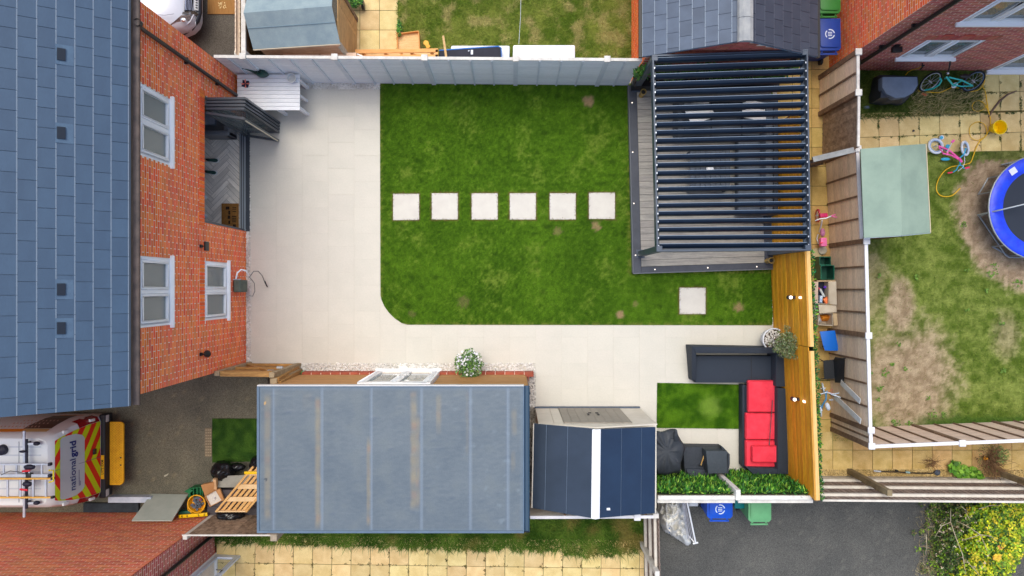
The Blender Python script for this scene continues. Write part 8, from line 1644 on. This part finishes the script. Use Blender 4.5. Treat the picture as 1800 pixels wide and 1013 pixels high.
gbm = mat('sage_board', (186, 192, 182), (172, 180, 170), sc=3, rough=.6, grain=.04)
a, b, c, d = P(266, 868, .02), P(331, 869, .02), P(302, 915, .85), P(231, 915, .85); n3 = (b - a).cross(d - a).normalized() * -.03; q = MB().hexa([d, c, b, a] + [v - n3 for v in (d, c, b, a)]); solo(q, 'board', gbm, 'sage coloured board leaning against the red brick wall below the drive', 'board', bevel=.005, seg=1)
MB().obox(P(289, 904, .74), (.02, .05, .02), -.2).build('catch', dark, bpy.data.objects['board'] if 'board' in bpy.data.objects and bpy.data.objects['board'].type == 'MESH' and 'category' in bpy.data.objects['board'] else None) if False else None
for pts, z1, l_, m in (([(355, 848), (386, 834), (440, 834), (440, 857), (375, 857), (340, 868), (338, 862)], .42, 'pale grey board lying on the dark plank stack beside the bin bag', mat('grey_panel', (166, 164, 152), (150, 148, 138), sc=3, rough=.8)),):
    v = [P(a_, b_, z1) for a_, b_ in ((378, 838), (455, 834), (455, 857), (362, 857))]; q = MB().prism([(p.x, p.y) for p in v], z1 - .03, z1); solo(q, 'board', m, l_, 'board')
t = thing('plank_stack', 'stack of dark composite planks beside the garage under the slatted frame', 'planks', P(410, 885, 0)); dp_ = mat('dark_plank', (86, 80, 84), (72, 67, 72), sc=4, rough=.7, rnd=.06, grain=.08, st=(1, 8, 8))
for lay in range(3):
    for k in range(4): y0 = P(1, 920, .38).y + k * .19; a, b = P(366, 1, .38).x, P(470, 1, .38).x; MB().box((a + U(-.02, .02), y0, .02 + lay * .125), (b, y0 + .184, .14 + lay * .125)).build('plank', dp_, t)
t = thing('slatted_frame', 'new pine slatted bed base tipped over the dark plank stack', 'bed base', P(420, 870, .4)); A, B, C, D = P(381, 899, .75), P(433, 899, .75), P(500, 820, .7), P(446, 820, .7)
pn = mat('new_pine', (226, 180, 116), (210, 158, 90), sc=4, rough=.7, rnd=.06, grain=.1, gsc=16); pn2 = mat('new_pine_light', (238, 204, 156), (228, 190, 138), sc=4, rough=.7, grain=.08)
MB().bar(A, D, .045, .09).build('rail', pn, t); MB().bar(B, C, .045, .09).build('rail', pn, t); MB().bar(A + Vector((-.03, -.0, -.05)), B + Vector((.03, 0, -.05)), .03, .13).build('end_rail', pn2, t)
for f in (.27, .55, .85): a_ = A.lerp(D, f); b_ = B.lerp(C, f); MB().bar(a_ + Z * .0, b_ + Z * .0, .1, .025).build('cross_slat', pn2, t)
for f in (.16, .34, .52, .7, .86): MB().bar(A.lerp(B, f) - Z * .05, D.lerp(C, f) - Z * .05, .06, .02).build('long_slat', pn, t)
a, b = P(315, 908, .5), P(365, 904, .5); q = MB().bar(a, b, .07, .05); o = solo(q, 'spirit_level', mat('level_yellow', (248, 202, 10), rough=.35, grain=.02), 'yellow spirit level below the yellow bucket', 'spirit level', 'yellow spirit levels', bevel=.004); 
for f in (.12, .3, .7, .9): c_ = a.lerp(b, f); MB().obox(c_ + Z * .027, (.03, .05, .004), .07).build('vial', mat('vial_dark', (150, 116, 10), rough=.4), o)
q = MB().bar(P(430, 831, .75), P(470, 831, .75), .06, .05); solo(q, 'spirit_level', mat('level_yellow', (248, 202, 10)), 'yellow spirit level poking out from under the flat garage roof', 'spirit level', 'yellow spirit levels', bevel=.004)
t = thing('bucket', 'round yellow builders bucket full of grey rubble beside the cardboard box', 'bucket', P(345, 885, 0)); c = P(345, 886, .4); cb_ = P(350, 880, 0); by_ = mat('builder_yellow', (248, 178, 30), rough=.4, grain=.03); vs = []
for (x, y, z, r) in ((cb_.x, cb_.y, .01, .14), (c.x, c.y, .38, .19), (c.x, c.y, .385, .205), (c.x, c.y, .4, .205), (c.x, c.y, .4, .185), (c.x, c.y, .25, .165)):
    for k in range(28): a_ = 2 * pi * k / 28; vs.append((x + r * cos(a_), y + r * sin(a_), z))
MB().add(vs, [(i * 28 + k, i * 28 + (k + 1) % 28, (i + 1) * 28 + (k + 1) % 28, (i + 1) * 28 + k) for i in range(5) for k in range(28)] + [tuple(range(140, 168))]).build('bucket_body', by_, t, smooth=45); mb = MB()
for k in range(26): a_ = U(0, 6.3); r = .13 * sqrt(R()); mb.ball((c.x + r * cos(a_), c.y + r * sin(a_), .3 + U(0, .06)), (U(.02, .06), U(.02, .05), .03), None, 6, 4, .2)
mb.build('rubble', mat('rubble_grey', (112, 122, 134), (84, 90, 102), sc=14, rough=.7, grain=.15), t, kind='stuff'); MB().obox((c.x + .07, c.y + .09, .35), (.06, .05, .04), .4).build('scrap', mat('scrap_red', (150, 60, 60), rough=.6), t)
MB().tube([(c.x - .2 + .0, c.y + .02, .38), (c.x - .19, c.y - .14, .39), (c.x - .08, c.y - .23, .37), (c.x + .06, c.y - .22, .36), (c.x + .17, c.y - .12, .37)], .012, 6).build('handle', by_, t, smooth=60)
t = thing('crate', 'green plastic crate tucked behind the yellow builders bucket', 'crate', P(340, 866, 0)); gc_ = mat('bright_crate', (14, 112, 62), rough=.45); v = [P(a_, b_, .3).xy for a_, b_ in ((331, 874), (356, 874), (356, 857), (333, 859))]; box_open(t, v, .01, .3, gc_, 'crate_wall', .015)
for k in range(4): x_ = v[0].x + (v[1].x - v[0].x) * (k + .5) / 4; MB().box((x_ - .012, v[0].y, .3), (x_ + .012, v[2].y, .31)).build('crate_bar', gc_, t)
MB().prism([tuple(P(a_, b_, .33).xy) for a_, b_ in ((324, 864), (332, 859), (340, 862), (333, 868))], .31, .34).build('handle', gc_, t); MB().obox(P(328, 901, .2), (.3, .12, .2), .1).build('crate_end', mat('teal_dark', (40, 110, 90), rough=.5), t, bevel=.02)
t = thing('cardboard_box', 'open brown cardboard box with crumpled white paper beside the yellow bucket', 'box', P(375, 870, 0)); bc = mat('brown_cardboard', (206, 152, 100), (190, 136, 86), sc=4, rough=.85, grain=.05)
v = [P(a_, b_, .45).xy for a_, b_ in ((369, 891), (390, 880), (379, 862), (360, 873))]; box_open(t, v, .05, .45, bc, 'box_wall', .01); MB().prism([(p.x, p.y) for p in v], .2, .4).build('contents', mat('cream_paper', (220, 214, 204), rough=.9), t)
wed(t, [(353, 853, .6), (375, 848, .6), (380, 861, .47), (360, 872, .47)], .46, bc, 'flap', .0015); wed(t, [(374, 842, .62), (379, 843, .62), (381, 862, .5), (376, 860, .5)], .47, mat('pale_cardboard', (226, 184, 136), rough=.85), 'flap', .0015); wed(t, [(380, 862, .47), (386, 859, .5), (394, 879, .5), (390, 881, .46)], .44, bc, 'flap', .0015)
crumple('paper', [(360, 874), (376, 864), (382, 863), (390, 879), (372, 891)], .47, mat('white_paper', (236, 238, 244), (206, 212, 222), sc=14, rough=.8), t, 20, .05, 6, 8)
MB().box(P(190, 884, .2) - Vector((0, 0, .2)), P(265, 874, .2)).build('kerb_board', mat('white_blue_board', (212, 220, 232), (186, 196, 212), sc=4, rough=.6, grain=.06), thing('skirting_board', 'pale blue white plank lying at the foot of the red brick wall behind the van', 'plank', P(225, 880, 0)))
q = MB().box(P(150, 899, .0), P(243, 885, .08)); solo(q, 'drain_channel', mat('slate_channel', (58, 68, 76), (40, 48, 56), sc=6, rough=.7), 'dark slate strip along the red brick wall beside the van', 'strip')
t = thing('drain_cover', 'beige slotted drain cover set beside the green mat on the drive', 'drain cover', P(366, 778, 0)); a, b = P(360, 803, 0), P(372, 753, 0); MB().box((a.x, a.y, -.018), (b.x, b.y, -.004)).build('cover_plate', mat('beige_cover', (150, 134, 108), (130, 116, 92), sc=8, rough=.9), t)
for i in range(3):
    for j in range(10): MB().box((a.x + .015 + i * .05, a.y + .02 + j * .065, -.0038), (a.x + .05 + i * .05, a.y + .045 + j * .065, -.0015)).build('slot', mat('slot_pale', (176, 160, 130), rough=.9), t)
solo(MB().prism([tuple(P(a_, b_, 0).xy) for a_, b_ in ((288, 836), (293, 834), (296, 832), (294, 836), (289, 839))], -.016, -.008), 'leaf', mat('pale_leaf', (196, 192, 170), rough=.8), 'pale dry leaf lying alone on the drive behind the van', 'leaf')
# dead plants and leaves on the gravel, bush bottom right
t = thing('dead_shrub', 'brown dried shrub sprawling over the buff slabs beside the pinkish fence', 'shrub', P(1742, 805, 0)); mb = MB()
for _ in range(200):
    a_ = U(0, 6.3); r = U(.05, .55); s_ = P(1740, 812, .1) + Vector((U(-.12, .12), U(-.15, .15), 0)); e = s_ + Vector((cos(a_) * r * .75, sin(a_) * r, U(.0, .35))); m2_ = s_.lerp(e, .5) + Vector((U(-.05, .05), U(-.05, .05), .08)); mb.tube([s_, m2_, e], [.005, .004, .002], 4, cap=False)
mb.build('twigs', mat('dead_twig', (150, 116, 84), (112, 84, 60), sc=10, rough=.9), t, kind='stuff'); mb = MB(); leaves(mb, P(1742, 808, .15), (.36, .4, .15), 420, .04, [LC(150, 120, 84), LC(120, 92, 60), LC(110, 128, 58)], flat=.3); leaves(mb, P(1760, 800, .2), (.18, .22, .15), 200, .05, [LC(96, 138, 60), LC(120, 150, 80)], flat=.3); leaves(mb, P(1733, 806, .2), (.04, .04, .05), 18, .05, [LC(232, 160, 50)]); mb.build('dry_leaves', LEAF(), t, kind='stuff')
t = thing('leafy_weed', 'bright green broad leaved plant on the gravel strip by the three railed fence', 'plant', P(1692, 832, 0)); mb = MB()
for (px_, py_, r) in ((1680, 822, .18), (1690, 832, .2), (1704, 832, .2), (1716, 838, .18)): leaves(mb, P(px_, py_, .1), (r, r * .8, .08), 60, .13, [LC(96, 148, 38), LC(70, 118, 32), LC(122, 166, 56)], asp=.7, flat=.6)
mb.build('foliage', LEAF(), t, kind='stuff')
t = thing('dead_shrub', 'wispy dead twigs beside the strimmer head on the gravel', 'shrub', P(1640, 812, 0)); mb = MB()
for _ in range(60): a_ = U(0, 6.3); s_ = P(1638 + U(-8, 8), 815 + U(-6, 6), .05); e = s_ + Vector((cos(a_) * U(.05, .25), sin(a_) * U(.05, .2), U(0, .1))); mb.tube([s_, s_.lerp(e, .5) + Z * .04, e], .003, 4, cap=False)
mb.build('twigs', mat('dead_twig', (150, 116, 84)), t, kind='stuff')
t = thing('bush', 'big yellow green bush with bare pale twigs at the bottom right corner', 'bush', P(1715, 950, 0)); mb = MB(); yg = [LC(166, 186, 28), LC(122, 160, 36), LC(198, 204, 36), LC(84, 124, 34), LC(142, 172, 34), LC(210, 192, 46), LC(56, 88, 28)]; dg_ = [LC(70, 98, 44), LC(96, 112, 60), LC(58, 78, 38), LC(128, 120, 76)]
def rosette(px_, py_, z_, cs, n_, sz):
    c_ = P(px_, py_, z_); k0 = random.choice(cs); tl = Vector((U(-.35, .35), U(-.35, .35), 1)).normalized()
    for _ in range(n_):
        a = U(0, 6.3); e = U(-.25, .5); d = Vector((cos(a), sin(a), e)).normalized(); p = c_ + d * U(.0, sz * .8) + Vector((0, 0, U(-.05, .02))); s_ = d.cross(tl + Vector((U(-.4, .4), U(-.4, .4), 0))).normalized(); L_ = sz * U(.7, 1.3); w = L_ * .75; q = U(.7, 1.3) * (.75 + .5 * R()); k = random.choice(cs) if R() < .25 else k0; k = tuple(v * q for v in k); m_ = p + d * L_ * .55
        mb.add([p, m_ + s_ * w / 2, p + d * L_, m_ - s_ * w / 2], [(0, 1, 2, 3)], k)
for _ in range(2300):
    x_ = U(1606, 1815); y_ = U(879, 1035); e = ((x_ - 1745) / 66) ** 2 + ((y_ - 955) / 72) ** 2; n__ = ns(x_ * .045, y_ * .045, 1, 6); n2_ = ns(x_ * .12, y_ * .12, 1, 9)
    if x_ > 1812 + 14 * n2_ - max(0, y_ - 955) * .75: continue
    if x_ < 1640 and n2_ < .05 + (1640 - x_) * .01: continue
    h = max(.1, .95 - .35 * e + .25 * n2_) * (1 if x_ > 1650 else .6)
    if n2_ < -.32: h *= .35
    cs = yg if (x_ - 1700 + 60 * n__ + (y_ - 950) * .35) > 0 else dg_ + yg[1:2]
    rosette(x_, y_, h * U(.75, 1), cs, 11 if cs is yg else 8, .06 if cs is yg else .045)
leaves(mb, P(1752, 980, 1.05), (.1, .06, .04), 24, .09, [LC(232, 190, 60), LC(214, 160, 60)], asp=.7, flat=.8); leaves(mb, P(1759, 962, 1.0), (.06, .06, .04), 12, .07, [LC(214, 150, 70)], asp=.7, flat=.8); mb.build('leaves', LEAF(), t, kind='stuff'); mb = MB()
twg = [[(1723, 940, 1.05), (1700, 925, 1.1), (1680, 915, 1.0)], [(1723, 940, 1.05), (1705, 946, 1.1), (1692, 950, 1.0)], [(1723, 940, 1.05), (1742, 943, 1.15), (1753, 951, 1.1)], [(1723, 940, 1.05), (1730, 955, 1.15), (1735, 968, 1.1)], [(1671, 918, .9), (1671, 905, 1.0), (1671, 893, .9)], [(1671, 918, .9), (1655, 925, 1.0), (1643, 945, .9)], [(1671, 918, .9), (1682, 950, 1.0), (1692, 975, 1.0), (1698, 1010, 1.0)], [(1643, 925, .8), (1630, 927, .7)], [(1720, 895, .9), (1740, 889, 1.0), (1762, 888, 1.0)], [(1690, 890, .9), (1703, 902, 1.0)], [(1697, 900, .9), (1705, 915, 1.0)], [(1628, 940, .5), (1629, 960, .5), (1627, 975, .4)], [(1702, 990, .9), (1715, 1003, 1.0), (1722, 1012, .9)]]
for k in range(24):
    x_, y_ = U(1618, 1720), U(885, 1010); a_ = U(0, 6.3); l_ = U(8, 26); twg.append([(x_, y_, U(.3, .8)), (x_ + cos(a_) * l_ * .5 + U(-2, 2), y_ + sin(a_) * l_ * .5, U(.4, .9)), (x_ + cos(a_) * l_, y_ + sin(a_) * l_, U(.3, .9))])
for i, p in enumerate(twg): mb.tube([P(*v) for v in p], [.009 if i < 13 else .004] * (len(p) - 1) + [.003], 5, cap=False)
mb.build('bare_twigs', mat('pale_twig', (196, 184, 158), (150, 134, 108), sc=8, rough=.9), t, kind='stuff'); mb = MB()
for _ in range(50): p = P(U(1640, 1745), U(890, 1000), U(.7, 1.05)); leaves(mb, p, (.03, .03, .02), 4, .035, [LC(214, 196, 170), LC(190, 164, 140)])
mb.build('seed_heads', LEAF(), t, kind='stuff')
for k in range(6): a, b = P(1715 + U(-25, 25), 950 + U(-20, 20), 0), P(1715 + U(-50, 50), 950 + U(-40, 40), .8); MB().tube([a, a.lerp(b, .5) + Z * .1, b], [.02, .014, .008], 6).build('stem', mat('bush_stem', (110, 90, 64), rough=.9), t, smooth=60)
mb = MB(); blades('x', pp((1590, 900), (1680, 890), (1690, 1060), (1590, 1060)), 1600, lambda x, y: mixc(LC(150, 130, 90), LC(190, 176, 130), R()), -.02, (.05, .22), .008, 1.5, mask=lambda x, y: sst(1600, 1650, PX((x, y, 0))[0] + 18 * ns(x, y, 3)), mb=mb); mb.build('dry_grass_stems', LEAF(), kind='stuff')
